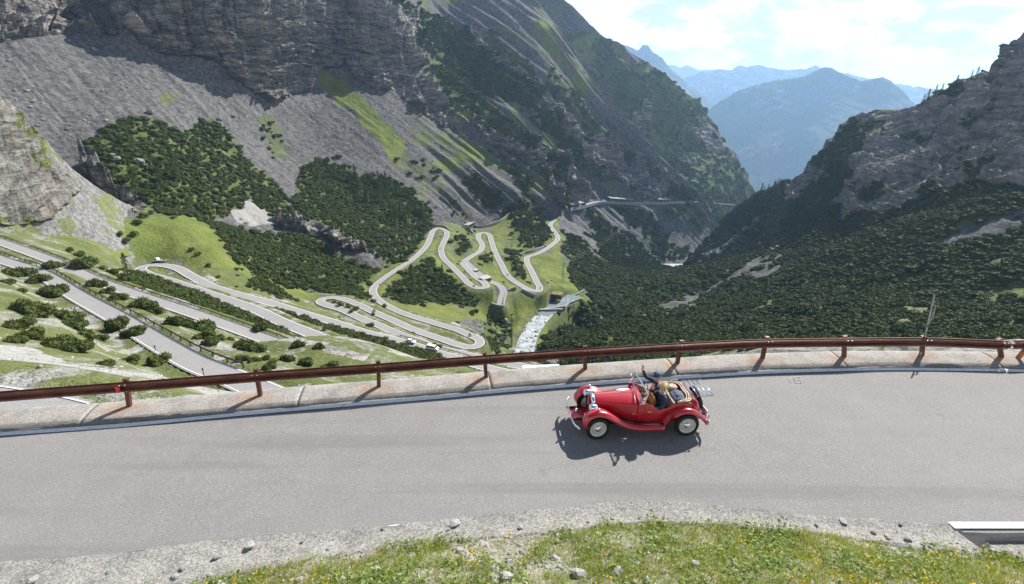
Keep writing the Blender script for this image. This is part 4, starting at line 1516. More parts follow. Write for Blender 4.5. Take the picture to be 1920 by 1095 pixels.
# rounded end piece
endp = RAIL_C[-1] - np.array(O)
et = RAIL_C[-1] - RAIL_C[-3]
et /= np.linalg.norm(et)
mb = MB()
ring = []
for i in range(9):
    a = i / 8 * math.pi / 2
    ring.append((math.sin(a) * 0.22, math.cos(a)))
for sgn_d in (0,):
    vs, fs = [], []
    en = np.array([-et[1], et[0], 0]) * sgn
    for (u, wgt) in ring:
        for d, v in front:
            vs.append(tuple(endp + et * (0.02 + u) + en * (d * wgt) + np.array([0, 0, v * (0.25 + 0.75 * wgt)])))
    m = len(front)
    for i in range(len(ring) - 1):
        for k in range(m - 1):
            fs.append((i * m + k, i * m + k + 1, (i + 1) * m + k + 1, (i + 1) * m + k))
    mb.add(vs, fs)
eo = mb.build('end_piece', M['corten'], rail)
sm = eo.modifiers.new('solid', 'SOLIDIFY'); sm.thickness = 0.012
M['bolt'] = plain('galvanised_bolt', (0.5, 0.5, 0.5), 0.4, 0.9)
M['reflector'] = plain('red_reflector', (0.75, 0.03, 0.02), 0.25, 0, 0.05)
for k, p in enumerate(posts):
    if k == 0 or k == len(posts) - 1:
        continue
    if k >= len(POST_TOP):
        continue
    i = int(np.argmin(np.linalg.norm(RAIL_C[:, :2] - POST_TOP[k][None, :2], axis=1)))
    top = RAIL_C[i]
    n = sN[i] * sgn
    tg = np.array([n[1], -n[0], 0])
    base = Vector(p) - Vector((0, 0, 0.05))
    topc = Vector(top) + Vector(n) * 0.13
    tip = topc + (topc - base).normalized() * 0.20
    ax = (tip - base)
    h = ax.length
    zd = ax.normalized()
    nd = Vector(n)
    xd = zd.cross(nd).normalized()
    nd = xd.cross(zd).normalized()
    R = Matrix((xd, nd, zd)).transposed()
    mb = MB()                       # channel section post
    mid = (base + tip) / 2 - Vector(O)
    mb.box(mid, (0.11, 0.014, h), mat=R)
    mb.box(mid + R @ Vector((0.050, 0.05, 0)), (0.012, 0.10, h), mat=R)
    mb.box(mid + R @ Vector((-0.050, 0.05, 0)), (0.012, 0.10, h), mat=R)
    po = mb.build('post', M['corten'], rail)
    mb = MB()                       # curled spacer plate behind the beam
    mb.box(Vector(top) + Vector(n) * 0.075 - Vector(O), (0.13, 0.06, 0.26), mat=R)
    mb.box(tip - Vector(O) + Vector((0, 0, -0.01)), (0.13, 0.10, 0.02), mat=R)
    mb.build('bracket', M['corten'], po)
    for dx, dz in ((-0.05, 0.10), (0.09, 0.10), (-0.05, -0.10), (0.09, -0.10)):
        c = Vector(top) + Vector(tg) * dx - Vector(n) * 0.04 + Vector((0, 0, dz)) - Vector(O)
        MB().tube([c, c - Vector(n) * 0.025], 0.014, 6).build('bolt', M['bolt'], po)
    if k == 1:
        c = Vector(top) - Vector(tg) * 0.10 - Vector(n) * 0.05 - Vector(O)
        mb = MB()
        tgv, up = Vector(tg), Vector((0, 0, 1))
        nn = Vector(n)
        sh = [(-0.075, 0.07), (0.045, 0.075), (0.055, -0.03), (0.0, -0.09), (-0.05, -0.08)]
        vs = [c + tgv * a + up * b for a, b in sh] + [c - nn * 0.02 + tgv * a + up * b for a, b in sh]
        fs = [(4, 3, 2, 1, 0), (5, 6, 7, 8, 9)] + [(i, (i + 1) % 5, (i + 1) % 5 + 5, i + 5) for i in range(5)]
        mb.add(vs, fs)
        mb.build('reflector', M['reflector'], rail)

# orange-brown end of the next rail, just in view at the edge
q = at_z(1915, 672, 0.135)
r2 = empty('guard_rail', tuple(q))
tag(r2, 'start of the next guard rail with an orange rusty post at the picture edge', 'guard rail')
mb = MB()
mb.box((0, 0, 0.33), (0.10, 0.10, 0.75), mat=Matrix.Rotation(0.35, 3, 'Y'))
M['orange_rust'] = plain('fresh_rust', (0.38, 0.14, 0.04), 0.75, 0, 0.25, 8)
mb.build('post', M['orange_rust'], r2)
nb_c = np.array([RAIL_C[-1] + et * (0.30 + 0.3 * i) + np.array([0, 0.04 * i, 0.02]) for i in range(6)]) - q
sweep('beam', nb_c, [(sgn * d, v) for d, v in beam_prof], M['corten'], r2)

# bent grey snow pole tied to the tenth post
pbase = posts[9]
sp = empty('snow_pole', tuple(pbase))
tag(sp, 'leaning grey snow pole with a split wooden slat tied to a rail post', 'snow pole')
M['pole'] = plain('galvanised_pole', (0.30, 0.31, 0.31), 0.45, 0.5, 0.3, 10)
M['slat'] = plain('weathered_slat', (0.33, 0.29, 0.23), 0.85, 0, 0.3, 14)
dirp = Vector((0.20, 0.34, 1.0)).normalized()
b0 = Vector((-0.10, -0.02, 0.0))
MB().tube([b0, b0 + dirp * 1.0, b0 + dirp * 2.15], [0.028, 0.026, 0.022], 8).build('pole', M['pole'], sp)
s0 = b0 + dirp * 1.05
MB().tube([s0 + Vector((0.03, 0, 0)), s0 + dirp * 0.35 + Vector((0.10, 0, 0)), s0 + dirp * 0.68 + Vector((0.13, 0, 0)), s0 + dirp * 0.72 + Vector((0.02, 0, 0))], [0.022, 0.03, 0.02, 0.015], 6).build('slat', M['slat'], sp)
mb = MB()
for k in range(3):
    c = b0 + dirp * (1.0 + 0.03 * k)
    mb.tube([c + Vector((0.045 * math.cos(a), 0.06 * math.sin(a), 0.01 * k)) for a in np.linspace(0, 2 * math.pi, 10)], 0.008, 5)
mb.build('wire_tie', M['rail_far'], sp)

# faint painted surveyor's mark on the asphalt
def stroke(pts, hw=0.012):
    P = np.array([at_z(x, y, 0.016) for x, y in pts])
    return P


mk = empty('painted_mark', tuple(at_z(1494, 712, 0.0)))
mk.parent = road
M['chalk'] = paint('faded_white_mark', (0.29, 0.285, 0.28), 0.8)
o0 = np.array(mk.location)
for pts in ([(1484, 707), (1481, 712), (1485, 717)], [(1490, 706), (1500, 706)], [(1490, 706), (1492, 717)], [(1491, 711.5), (1500, 711.5)], [(1492, 717), (1503, 717)], [(1500, 706), (1503, 717)]):
    q = np.array([at_z(x, y, 0.018) for x, y in pts]) - o0
    mb = MB()
    for a, b in zip(q[:-1], q[1:]):
        d_ = (b - a) / np.linalg.norm(b - a)
        nn = np.array([-d_[1], d_[0], 0]) * 0.011
        mb.add([a - nn, b - nn, b + nn, a + nn], [(0, 1, 2, 3)])
    mb.build('mark_stroke', M['chalk'], mk)
# ------------------------------------------------------------------ plants: dwarf pines, larches, leafy shrubs
def spindle(vs, fs, tp, a, ax, L, r, n, tipv):
    ax = ax.normalized()
    u = ax.orthogonal().normalized()
    w = ax.cross(u)
    k = len(vs)
    for q in range(n):
        an = 2 * math.pi * q / n + random.random()
        vs.append(a + ax * (L * 0.35) + (u * math.cos(an) + w * math.sin(an)) * r * random.uniform(0.7, 1.2))
        tp.append(tipv * 0.7)
    vs.append(a + ax * L)
    vs.append(a - ax * L * 0.1)
    tp += [tipv, tipv * 0.4]
    for q in range(n):
        fs.append((k + q, k + (q + 1) % n, k + n))
        fs.append((k + (q + 1) % n, k + q, k + n + 1))


def pine_mesh(name, shoots, seed, L=0.30, r=0.075, lump=5, height=0.62, n=3, hull=1):
    random.seed(seed)
    vs, fs, tp = [], [], []
    lumps = [(Vector((random.uniform(-.62, .62), random.uniform(-.62, .62), random.uniform(0.05, height * 0.55))), random.uniform(0.38, 0.62)) for _ in range(lump)]
    lumps.append((Vector((0, 0, 0.15)), 0.66))
    for c, R in lumps:                                  # needle-clad masses of the bush
        bm = bmesh.new()
        bmesh.ops.create_icosphere(bm, subdivisions=hull, radius=1.0)
        k0 = len(vs)
        for v in bm.verts:
            d = v.co.normalized()
            q = R * random.uniform(0.74, 1.0)
            vs.append(c + Vector((d.x * q, d.y * q, max(d.z * q * 0.78, -c.z))))
            tp.append(random.random() * 0.55)
        bm.verts.index_update()
        for f in bm.faces:
            if f.calc_center_median().z > -0.5:
                fs.append(tuple(k0 + v.index for v in f.verts))
        bm.free()
    for i in range(shoots):
        c, R = random.choice(lumps)
        while True:
            d = Vector((random.gauss(0, 1), random.gauss(0, 1), random.gauss(0.25, 0.85)))
            d.normalize()
            if d.z > -0.35:
                break
        p = c + Vector((d.x * R, d.y * R, max(d.z * R * 0.75, -c.z)))
        ax = Vector((d.x * 0.55, d.y * 0.55, 0.75 + 0.4 * d.z)) + Vector((random.gauss(0, .18), random.gauss(0, .18), 0))
        p = p * random.uniform(0.72, 1.0)
        p.z = max(p.z, 0.0)
        spindle(vs, fs, tp, p, ax, L * random.uniform(0.6, 1.35), r * random.uniform(0.7, 1.3), n, random.random() ** 1.2)
    me = py_mesh(name, vs, fs)
    add_attr(me, 'tip', np.array(tp))
    me.materials.append(M['pine'])
    return me


def leafy_mesh(name, leaves, seed, size=0.11, mat='shrub'):
    random.seed(seed)
    vs, fs, tp = [], [], []
    lumps = [(Vector((random.uniform(-.5, .5), random.uniform(-.5, .5), random.uniform(0.2, 0.7))), random.uniform(0.35, 0.55)) for _ in range(6)]
    for i in range(leaves):
        c, R = random.choice(lumps)
        d = Vector((random.gauss(0, 1), random.gauss(0, 1), random.gauss(0.2, 0.9))).normalized()
        p = c + d * R * random.uniform(0.6, 1.0)
        p.z = max(p.z, 0.02)
        a = (d + Vector((random.gauss(0, .6), random.gauss(0, .6), random.gauss(0.3, .6)))).normalized()
        u = a.orthogonal().normalized()
        w = a.cross(u)
        k = len(vs)
        s = size * random.uniform(0.6, 1.4)
        vs += [p - u * s, p + w * s * 0.7, p + u * s, p - w * s * 0.7]
        fs.append((k, k + 1, k + 2, k + 3))
        t = random.random()
        tp += [t] * 4
    me = py_mesh(name, vs, fs)
    add_attr(me, 'tip', np.array(tp))
    me.materials.append(M[mat])
    return me


def larch_meshes(seed, n=900, droop=0.25, width=0.20, mat='larch'):
    """crown of a narrow conifer, one metre tall, with gaps between its boughs; and its trunk"""
    random.seed(seed)
    vs, fs, tp = [], [], []
    boughs = 46
    for b in range(boughs):
        f = (b + random.random() * 0.8) / boughs
        z = 0.10 + 0.88 * f
        R = width * (1 - f) ** 0.8 * random.uniform(0.55, 1.15) + 0.012
        an = b * 2.4 + random.uniform(-.4, .4)
        for q in range(int(n / boughs)):
            t = random.random() ** 0.7
            p = Vector((math.cos(an) * R * t, math.sin(an) * R * t, z - droop * R * t * t))
            p += Vector((random.gauss(0, .013), random.gauss(0, .013), random.gauss(0, .010)))
            s = 0.019 * random.uniform(0.6, 1.4)
            a = Vector((random.gauss(0, 1), random.gauss(0, 1), random.gauss(0, 1))).normalized()
            u = a.orthogonal().normalized() * s
            w = a.cross(u)
            k = len(vs)
            vs += [p - u * 1.3, p + w, p + u * 1.3]
            fs.append((k, k + 1, k + 2))
            tv = random.random() ** 1.5
            tp += [tv] * 3
    me = py_mesh('crown', vs, fs)
    add_attr(me, 'tip', np.array(tp))
    me.materials.append(M[mat])
    tr = MB()
    tr.tube([(0, 0, -0.03), (0.003, 0, 0.3), (0, 0.003, 0.65), (0, 0, 0.97)], [0.020, 0.015, 0.009, 0.002], 7)
    for b in range(14):
        f = (b + 0.5) / 14
        z = 0.12 + 0.8 * f
        an = b * 2.4
        R = width * (1 - f) * 0.7
        tr.tube([(0, 0, z), (math.cos(an) * R, math.sin(an) * R, z - droop * R)], [0.005, 0.002], 4)
    tm = tr.mesh('trunk')
    tm.materials.append(M['bark'])
    return me, tm


# ---- surfaces that things can stand on
SURF = [GP, LP[:430], SPP[:200], RP[:300], L2P[:260]]
_sp = [project(q) for q in SURF]
_sd = [np.hypot(q[..., 0], q[..., 1]) for q in SURF]


def on_ground(px, py, tol=2.2, only=None):
    """the ground point seen at a pixel of the photograph"""
    best = None
    for k, (q, (x, y), d) in enumerate(zip(SURF, _sp, _sd)):
        if only is not None and k not in only:
            continue
        e = (x - px) ** 2 + (y - py) ** 2
        m = e < tol * tol
        if not m.any():
            continue
        i = np.argmin(np.where(m, d, 1e9))
        if best is None or d.ravel()[i] < best[0]:
            best = (d.ravel()[i], q.reshape(-1, 3)[i])
    if best is None:
        if tol < 30:
            return on_ground(px, py, tol * 2, only)
        return None
    return best[1]


def scatter(P, dens, size_of, seed, xlim=(-60, 1990), ylim=(-30, 1100)):
    """random points on a grid surface; dens = points per square metre on each cell"""
    rng = np.random.default_rng(seed)
    a = np.linalg.norm(np.cross(P[1:, 1:] - P[:-1, :-1], P[1:, :-1] - P[:-1, 1:]), axis=-1) / 2
    C = (P[1:, 1:] + P[:-1, :-1]) / 2
    x, y = project(C)
    lam = a * dens[:-1, :-1] * ((x > xlim[0]) & (x < xlim[1]) & (y > ylim[0]) & (y < ylim[1]))
    n = rng.poisson(lam)
    idx = np.repeat(np.arange(n.size), n.ravel())
    r, c = np.unravel_index(idx, n.shape)
    u, v = rng.random(len(idx))[:, None], rng.random(len(idx))[:, None]
    return P[r, c] * (1 - u) * (1 - v) + P[r, c + 1] * u * (1 - v) + P[r + 1, c] * (1 - u) * v + P[r + 1, c + 1] * u * v


def instancer(name, pts, scl, variants, label, seed=1, flat=1.0):
    """one mass of plants or stones: instances on points"""
    rng = np.random.default_rng(seed)
    n = len(pts)
    me = bpy.data.meshes.new(name)
    me.vertices.add(n)
    me.vertices.foreach_set('co', np.ascontiguousarray(pts, dtype=np.float32).ravel())
    a = me.attributes.new('scl', 'FLOAT_VECTOR', 'POINT')
    s3 = np.stack([scl * rng.uniform(0.8, 1.25, n), scl * rng.uniform(0.8, 1.25, n), scl * rng.uniform(0.75, 1.2, n) * flat], -1)
    a.data.foreach_set('vector', s3.astype(np.float32).ravel())
    a = me.attributes.new('rot', 'FLOAT_VECTOR', 'POINT')
    rt = np.stack([rng.normal(0, .12, n), rng.normal(0, .12, n), rng.uniform(0, 6.28, n)], -1)
    a.data.foreach_set('vector', rt.astype(np.float32).ravel())
    c = bpy.data.collections.new(name + '_kinds')
    for k, v in enumerate(variants):
        c.objects.link(bpy.data.objects.new(name + '_kind', v))
    o = bpy.data.objects.new(name, me)
    COL.objects.link(o)
    ng = bpy.data.node_groups.new(name + '_spread', 'GeometryNodeTree')
    ng.interface.new_socket('Geometry', in_out='INPUT', socket_type='NodeSocketGeometry')
    ng.interface.new_socket('Geometry', in_out='OUTPUT', socket_type='NodeSocketGeometry')
    N, Lk = ng.nodes, ng.links
    gi, go = N.new('NodeGroupInput'), N.new('NodeGroupOutput')
    ci = N.new('GeometryNodeCollectionInfo')
    ci.inputs['Collection'].default_value = c
    ci.inputs['Separate Children'].default_value = True
    ci.inputs['Reset Children'].default_value = True
    ip = N.new('GeometryNodeInstanceOnPoints')
    ip.inputs['Pick Instance'].default_value = True
    rv = N.new('FunctionNodeRandomValue')
    rv.data_type = 'INT'
    rv.inputs['Min'].default_value = 0
    for s in rv.inputs:
        if s.name == 'Max' and s.type == 'INT':
            s.default_value = len(variants) - 1
        if s.name == 'Min' and s.type == 'INT':
            s.default_value = 0
    na, nb = N.new('GeometryNodeInputNamedAttribute'), N.new('GeometryNodeInputNamedAttribute')
    for x, nm in ((na, 'scl'), (nb, 'rot')):
        x.data_type = 'FLOAT_VECTOR'
        x.inputs['Name'].default_value = nm
    mp = N.new('GeometryNodeMeshToPoints')
    Lk.new(gi.outputs[0], mp.inputs['Mesh'])
    Lk.new(mp.outputs[0], ip.inputs['Points'])
    Lk.new(ci.outputs[0], ip.inputs['Instance'])
    ri = [s for s in rv.outputs if s.type == 'INT'][0]
    Lk.new(ri, ip.inputs['Instance Index'])
    Lk.new(na.outputs[0], ip.inputs['Scale'])
    er = N.new('FunctionNodeEulerToRotation')
    Lk.new(nb.outputs[0], er.inputs[0])
    Lk.new(er.outputs[0], ip.inputs['Rotation'])
    Lk.new(ip.outputs[0], go.inputs[0])
    md = o.modifiers.new('spread', 'NODES')
    md.node_group = ng
    tag(o, label, kind='stuff')
    return o


NEAR_PINES = [pine_mesh('dwarf_pine', 900, 100 + k, 0.17, 0.034, 8, 0.8, 4, 3) for k in range(4)]
MID_PINES = [pine_mesh('dwarf_pine', 190, 200 + k, 0.22, 0.07, 6, 0.66, 3, 2) for k in range(4)]
FAR_PINES = [pine_mesh('dwarf_pine', 42, 300 + k, 0.42, 0.15, 5, 0.6) for k in range(3)]
LEAFY = [leafy_mesh('leafy_shrub', 420, 400 + k) for k in range(3)]

ORD = ['first', 'second', 'third', 'fourth', 'fifth', 'sixth', 'seventh', 'eighth', 'ninth', 'tenth', 'eleventh', 'twelfth', 'thirteenth', 'fourteenth', 'fifteenth', 'sixteenth', 'seventeenth', 'eighteenth', 'nineteenth',
       'twentieth', 'twenty-first', 'twenty-second', 'twenty-third', 'twenty-fourth', 'twenty-fifth', 'twenty-sixth', 'twenty-seventh', 'twenty-eighth', 'twenty-ninth', 'thirtieth']


# ---- hand-placed bushes of the near hillside: x, foot y, width in the photograph
BUSH = [(20, 515, 34), (48, 516, 44), (74, 526, 40), (12, 531, 26), (104, 552, 50), (38, 546, 20), (46, 584, 56), (74, 592, 58), (124, 600, 66), (34, 615, 54), (62, 632, 48),
        (140, 615, 52), (110, 650, 62), (140, 658, 58), (164, 632, 44), (190, 636, 28), (197, 684, 32), (243, 678, 38), (300, 680, 48), (222, 615, 46), (252, 626, 42), (97, 500, 36),
        (183, 537, 40), (204, 548, 30), (224, 560, 34), (268, 578, 54), (286, 586, 38), (325, 607, 42), (350, 612, 34), (380, 618, 54), (384, 634, 44), (394, 643, 34), (411, 636, 26),
        (460, 652, 42), (482, 658, 34), (455, 674, 24), (477, 676, 24), (497, 674, 24), (431, 636, 18), (490, 618, 30), (157, 497, 44), (207, 512, 26), (505, 690, 26), (470, 655, 36),
        (540, 674, 30), (575, 682, 30), (618, 690, 36), (560, 648, 28), (597, 650, 24), (30, 640, 40)]
BUSH.sort()
pine_items = []                     # (x, y, z, radius, hand-placed)
for x, y, w in BUSH:
    p = on_ground(x, y, only=(0,))
    if p is None:
        continue
    dep = p[1] * CP - (p[2] - CAM_H) * SP
    ax_ = [q[0] for q in ROAD_A]
    bx_ = [q[0] for q in ROAD_B]
    zone = 0 if y > np.interp(x, ax_, [q[1] for q in ROAD_A]) else (1 if y > np.interp(x, bx_, [q[1] for q in ROAD_B]) else 2)
    pine_items.append((p, w * dep / FPX / 2 * 0.95, zone))


def thicket(P, W, seed, kmin=1.0, wgt=1.0):
    d = np.hypot(P[..., 0], P[..., 1])
    size = np.clip(0.95 + d / 330.0, 1.1, 3.6)
    dens = np.clip(W['forest'], 0, 1) ** 2 / (1.15 * size ** 2)
    # loose stands have gaps
    g = fbm(P / 11.0 + seed, 3, 0.6)
    thin = np.where(W['forest'] > 0.92, 1.0, smooth(-0.35, 0.15, g + (W['forest'] - 0.7) * 1.2))
    # single bushes straggle out beyond the edge of a stand
    f_ = np.pad(np.clip(W['forest'], 0, 1).astype(float), 8, mode='edge').cumsum(0).cumsum(1)
    bl = (f_[16:, 16:] - f_[:-16, 16:] - f_[16:, :-16] + f_[:-16, :-16]) / 256.0
    bl = np.clip(bl, 0, 1)
    out_ = (W['forest'] < 0.2) * (project(P)[0] < 1000) * bl * (W['rock'] < 0.5) * 0.28 / (1.15 * size ** 2) * smooth(-0.1, 0.5, g + 0.15)
    pts = scatter(P, (dens * thin + out_) * wgt, None, seed)
    dd = np.hypot(pts[:, 0], pts[:, 1])
    s = np.clip(0.95 + dd / 330.0, 1.1, 3.6) * np.random.default_rng(seed).uniform(0.55, 1.45, len(pts))
    return pts, s


allp, alls = [], []
for k, (P, W) in enumerate(((GP, GW), (LP[:430], {a: b[:430] for a, b in LW.items()}), (RP[:300], {a: b[:300] for a, b in RW.items()}), (L2P[:260], {a: b[:260] for a, b in L2W.items()}))):
    a, b = thicket(P, W, 40 + k, 1.0, 1.0 if k < 3 else 0.35)
    if k == 0:                                        # none on the roads or in the river
        keep = np.array([kd.find((q[0], q[1], 0))[2] > RS[kd.find((q[0], q[1], 0))[1], 3] + 0.8 for q in a])
        a, b = a[keep], b[keep]
    allp.append(a); alls.append(b)
# stray bushes on open turf of the lower slopes and on the scree
for k, (P, W, wt) in enumerate(((GP, GW, 0.0022), (LP[:430], {a: b[:430] for a, b in LW.items()}, 0.00025))):
    dns = (W['grass'] > 0.3) * (W['forest'] < 0.3) * wt
    if k == 0:
        px_, py_ = project(P)
        dns = dns * (py_ < 660) * (px_ > 400)
    a = scatter(P, dns * np.ones(P.shape[:2]), None, 70 + k)
    if k == 0 and len(a):
        keep = np.array([kd.find((q[0], q[1], 0))[2] > RS[kd.find((q[0], q[1], 0))[1], 3] + 1.2 for q in a])
        a = a[keep]
    allp.append(a); alls.append(np.random.default_rng(k).uniform(0.7, 1.5, len(a)))
allp, alls = np.concatenate(allp), np.concatenate(alls)
dep = allp[:, 1] * CP - (allp[:, 2] - CAM_H) * SP
app = alls / dep
order = np.argsort(-app)
apx, apy = project(allp)
vis = (apx > 0) & (apx < 1920) & (apy > 0) & (apy < 735)
# the 300 that show largest stand on their own
pick = [i for i in order if vis[i] and apy[i] < np.interp(apx[i], [0, 960, 1920], [740, 665, 632])][:300 - len(pine_items)]
picked = set(pick)
rest = np.array([i for i in range(len(allp)) if i not in picked])
zcount = [0, 0, 0]
ZT = ('below the nearest lower road', 'between the nearest and the second lower road', 'above the second lower road')
for n_, (p, r, zone) in enumerate(pine_items):
    o = bpy.data.objects.new('dwarf_pine', NEAR_PINES[n_ % 4])
    COL.objects.link(o)
    o.location = (p[0], p[1], p[2] - 0.1)
    o.rotation_euler = (0, 0, random.random() * 6.28)
    o.scale = (r, r * random.uniform(0.85, 1.15), r * random.uniform(0.95, 1.2))
    tag(o, 'dwarf pine bush ' + ZT[zone] + ', ' + ORD[zcount[zone]] + ' from the left', 'dwarf pine', 'dwarf pines dotted over the near hillside')
    zcount[zone] += 1
for n_, i in enumerate(pick):
    p, r = allp[i], alls[i]
    o = bpy.data.objects.new('dwarf_pine', MID_PINES[n_ % 4] if app[i] * FPX < 14 else NEAR_PINES[n_ % 4])
    COL.objects.link(o)
    o.location = (p[0], p[1], p[2] - 0.15)
    o.rotation_euler = (0, 0, random.random() * 6.28)
    o.scale = (r, r, r * random.uniform(0.85, 1.2))
    if apx[i] > 985:
        tag(o, 'dark dwarf pine in the dense thicket just beyond the guard rail', 'dwarf pine', 'dwarf pines of the thicket across the ravine')
    else:
        tag(o, 'dark dwarf pine in the strips of thicket between the hairpin roads', 'dwarf pine', 'dwarf pines between the hairpin roads')
rd = np.hypot(allp[rest, 0], allp[rest, 1])
nearr, farr = rest[rd < 520], rest[rd >= 520]
instancer('dwarf_pine_thicket', allp[nearr] - [0, 0, 0.15], alls[nearr], MID_PINES, 'dense dark green dwarf pine thicket covering the slopes', 3)
instancer('mountainside_thicket', allp[farr] - [0, 0, 0.2], alls[farr], FAR_PINES, 'dark dwarf pine cover on the far mountainside', 4)

# ---- larches and other trees: x, foot y, height in the photograph
TREES = [(253, 360, 58), (303, 357, 42), (334, 341, 66), (372, 308, 36), (245, 277, 34), (495, 380, 28), (300, 325, 30), (282, 372, 34), (598, 336, 40), (629, 336, 28), (244, 522, 50),
         (776, 548, 56), (790, 545, 34), (830, 520, 26), (850, 540, 22), (620, 540, 34), (600, 545, 26), (640, 545, 22)]
random.seed(5)
LPOLY = np.array([(640, 332), (718, 340), (800, 408), (802, 434), (745, 432), (690, 385)], float)
while len(TREES) < 62:
    x, y = random.uniform(640, 802), random.uniform(332, 436)
    if in_poly(np.array([x]), np.array([y]), LPOLY)[0]:
        TREES.append((x, y, random.uniform(18, 30)))
for k in range(16):
    x = 1392 + k * 4.6 + random.uniform(-2, 2)
    TREES.append((x, np.interp(x, R_TOP_X := [p[0] for p in R_TOP], [p[1] for p in R_TOP]) + random.uniform(3, 14), random.uniform(12, 24)))
for x in (1728, 1736, 1750, 1762, 1776, 1790, 1818, 1828):
    TREES.append((x, np.interp(x, R_TOP_X, [p[1] for p in R_TOP]) + 5, random.uniform(14, 24)))
LARCH = [larch_meshes(500 + k, 900, 0.25, 0.19 + 0.03 * k) for k in range(3)]
PINETREE = [larch_meshes(520 + k, 800, 0.35, 0.24, 'pine') for k in range(2)]
for n_, (x, y, h) in enumerate(TREES):
    p = on_ground(x, y)
    if p is None:
        continue
    dep = p[1] * CP - (p[2] - CAM_H) * SP
    H = h * dep / FPX / CP
    dark = x > 1300 or n_ in (11, 12, 15, 16, 17)
    cm, tm = (PINETREE[n_ % 2] if dark else LARCH[n_ % 3])
    root = empty('pine_tree' if dark else 'larch_tree', (p[0], p[1], p[2] - 0.3), random.random() * 6.28)
    root.scale = (H * random.uniform(0.9, 1.2),) * 2 + (H,)
    for nm, md in (('trunk', tm), ('crown', cm)):
        q = bpy.data.objects.new(nm, md)
        COL.objects.link(q)
        q.parent = root
    if n_ == 10:
        tag(root, 'single green larch standing by the upper left hairpin', 'tree')
    elif n_ == 11:
        tag(root, 'tall dark conifer beside the stone bridge of the lower bend', 'tree')
    elif dark and x > 1700:
        tag(root, ORD[(n_ - 78) % 8] + ' small pine from the left on the crest of the rock spur', 'tree', 'pines on the crest of the rock spur')
    elif dark and x > 1300:
        tag(root, ORD[(n_ - 62) % 16] + ' small conifer from the left along the low spur ridge', 'tree', 'conifers on the spur ridge')
    elif dark:
        tag(root, 'dark conifer among the dwarf pines above the valley bends', 'tree', 'conifers above the valley bends')
    elif x < 560:
        tag(root, 'light green larch among the dwarf pines below the scree cone', 'tree', 'larches below the scree cone')
    else:
        tag(root, 'light green larch in the wooded slope above the lower bend', 'tree', 'larches above the lower bend')

# ---- leafy light green shrubs near the middle hairpins
lcount = [0, 0]
for n_, (x, y, w) in enumerate(sorted([(640, 572, 18), (655, 575, 16), (668, 580, 16), (660, 585, 14), (608, 618, 18), (695, 612, 22), (700, 590, 12), (722, 575, 14), (735, 545, 22), (725, 555, 18), (742, 560, 16), (750, 548, 20),
                               (512, 684, 26), (825, 652, 18), (815, 648, 14), (680, 560, 14), (690, 552, 14), (118, 500, 20), (360, 470, 14), (372, 478, 14), (395, 500, 16), (410, 520, 14), (250, 445, 22), (262, 420, 22), (240, 455, 24), (225, 440, 20),
                               (130, 470, 20), (150, 480, 26), (168, 488, 20), (195, 505, 22), (270, 408, 20), (285, 402, 16), (700, 566, 14)])):
    p = on_ground(x, y)
    dep = p[1] * CP - (p[2] - CAM_H) * SP
    r = w * dep / FPX / 2
    o = bpy.data.objects.new('leafy_shrub', LEAFY[n_ % 3])
    COL.objects.link(o)
    o.location = (p[0], p[1], p[2] - 0.1)
    o.rotation_euler = (0, 0, n_ * 1.3)
    o.scale = (r, r, r * 0.9)
    if x < 300:
        lcount[0] += 1
        tag(o, 'leafy light green shrub below the gravel spur, ' + ORD[lcount[0] - 1] + ' from the left', 'shrub', 'leafy shrubs below the gravel spur')
    else:
        lcount[1] += 1
        tag(o, 'leafy light green shrub near the hairpin bends, ' + ORD[lcount[1] - 1] + ' from the left', 'shrub', 'leafy shrubs by the hairpin bends')

# ---- boulders
def rock_mesh(name, seed, sub=2, mat='boulder', sharp=0.35):
    random.seed(seed)
    bm = bmesh.new()
    bmesh.ops.create_icosphere(bm, subdivisions=sub, radius=1.0)
    off = Vector((seed * 3.1, seed * 1.7, 0))
    from mathutils import noise as mn
    planes = [(Vector((random.gauss(0, 1), random.gauss(0, 1), random.gauss(0, 1))).normalized(), random.uniform(0.55, 0.85)) for _ in range(7)]
    for v in bm.verts:
        d = v.co.normalized()
        r = 1 + sharp * mn.noise(d * 1.3 + off)
        for n, h in planes:
            c = d.dot(n)
            if c > 0.01:
                r = min(r, h / c)
        v.co = d * r
    me = bpy.data.meshes.new(name)
    bm.to_mesh(me)
    bm.free()
    me.materials.append(M[mat])
    return me


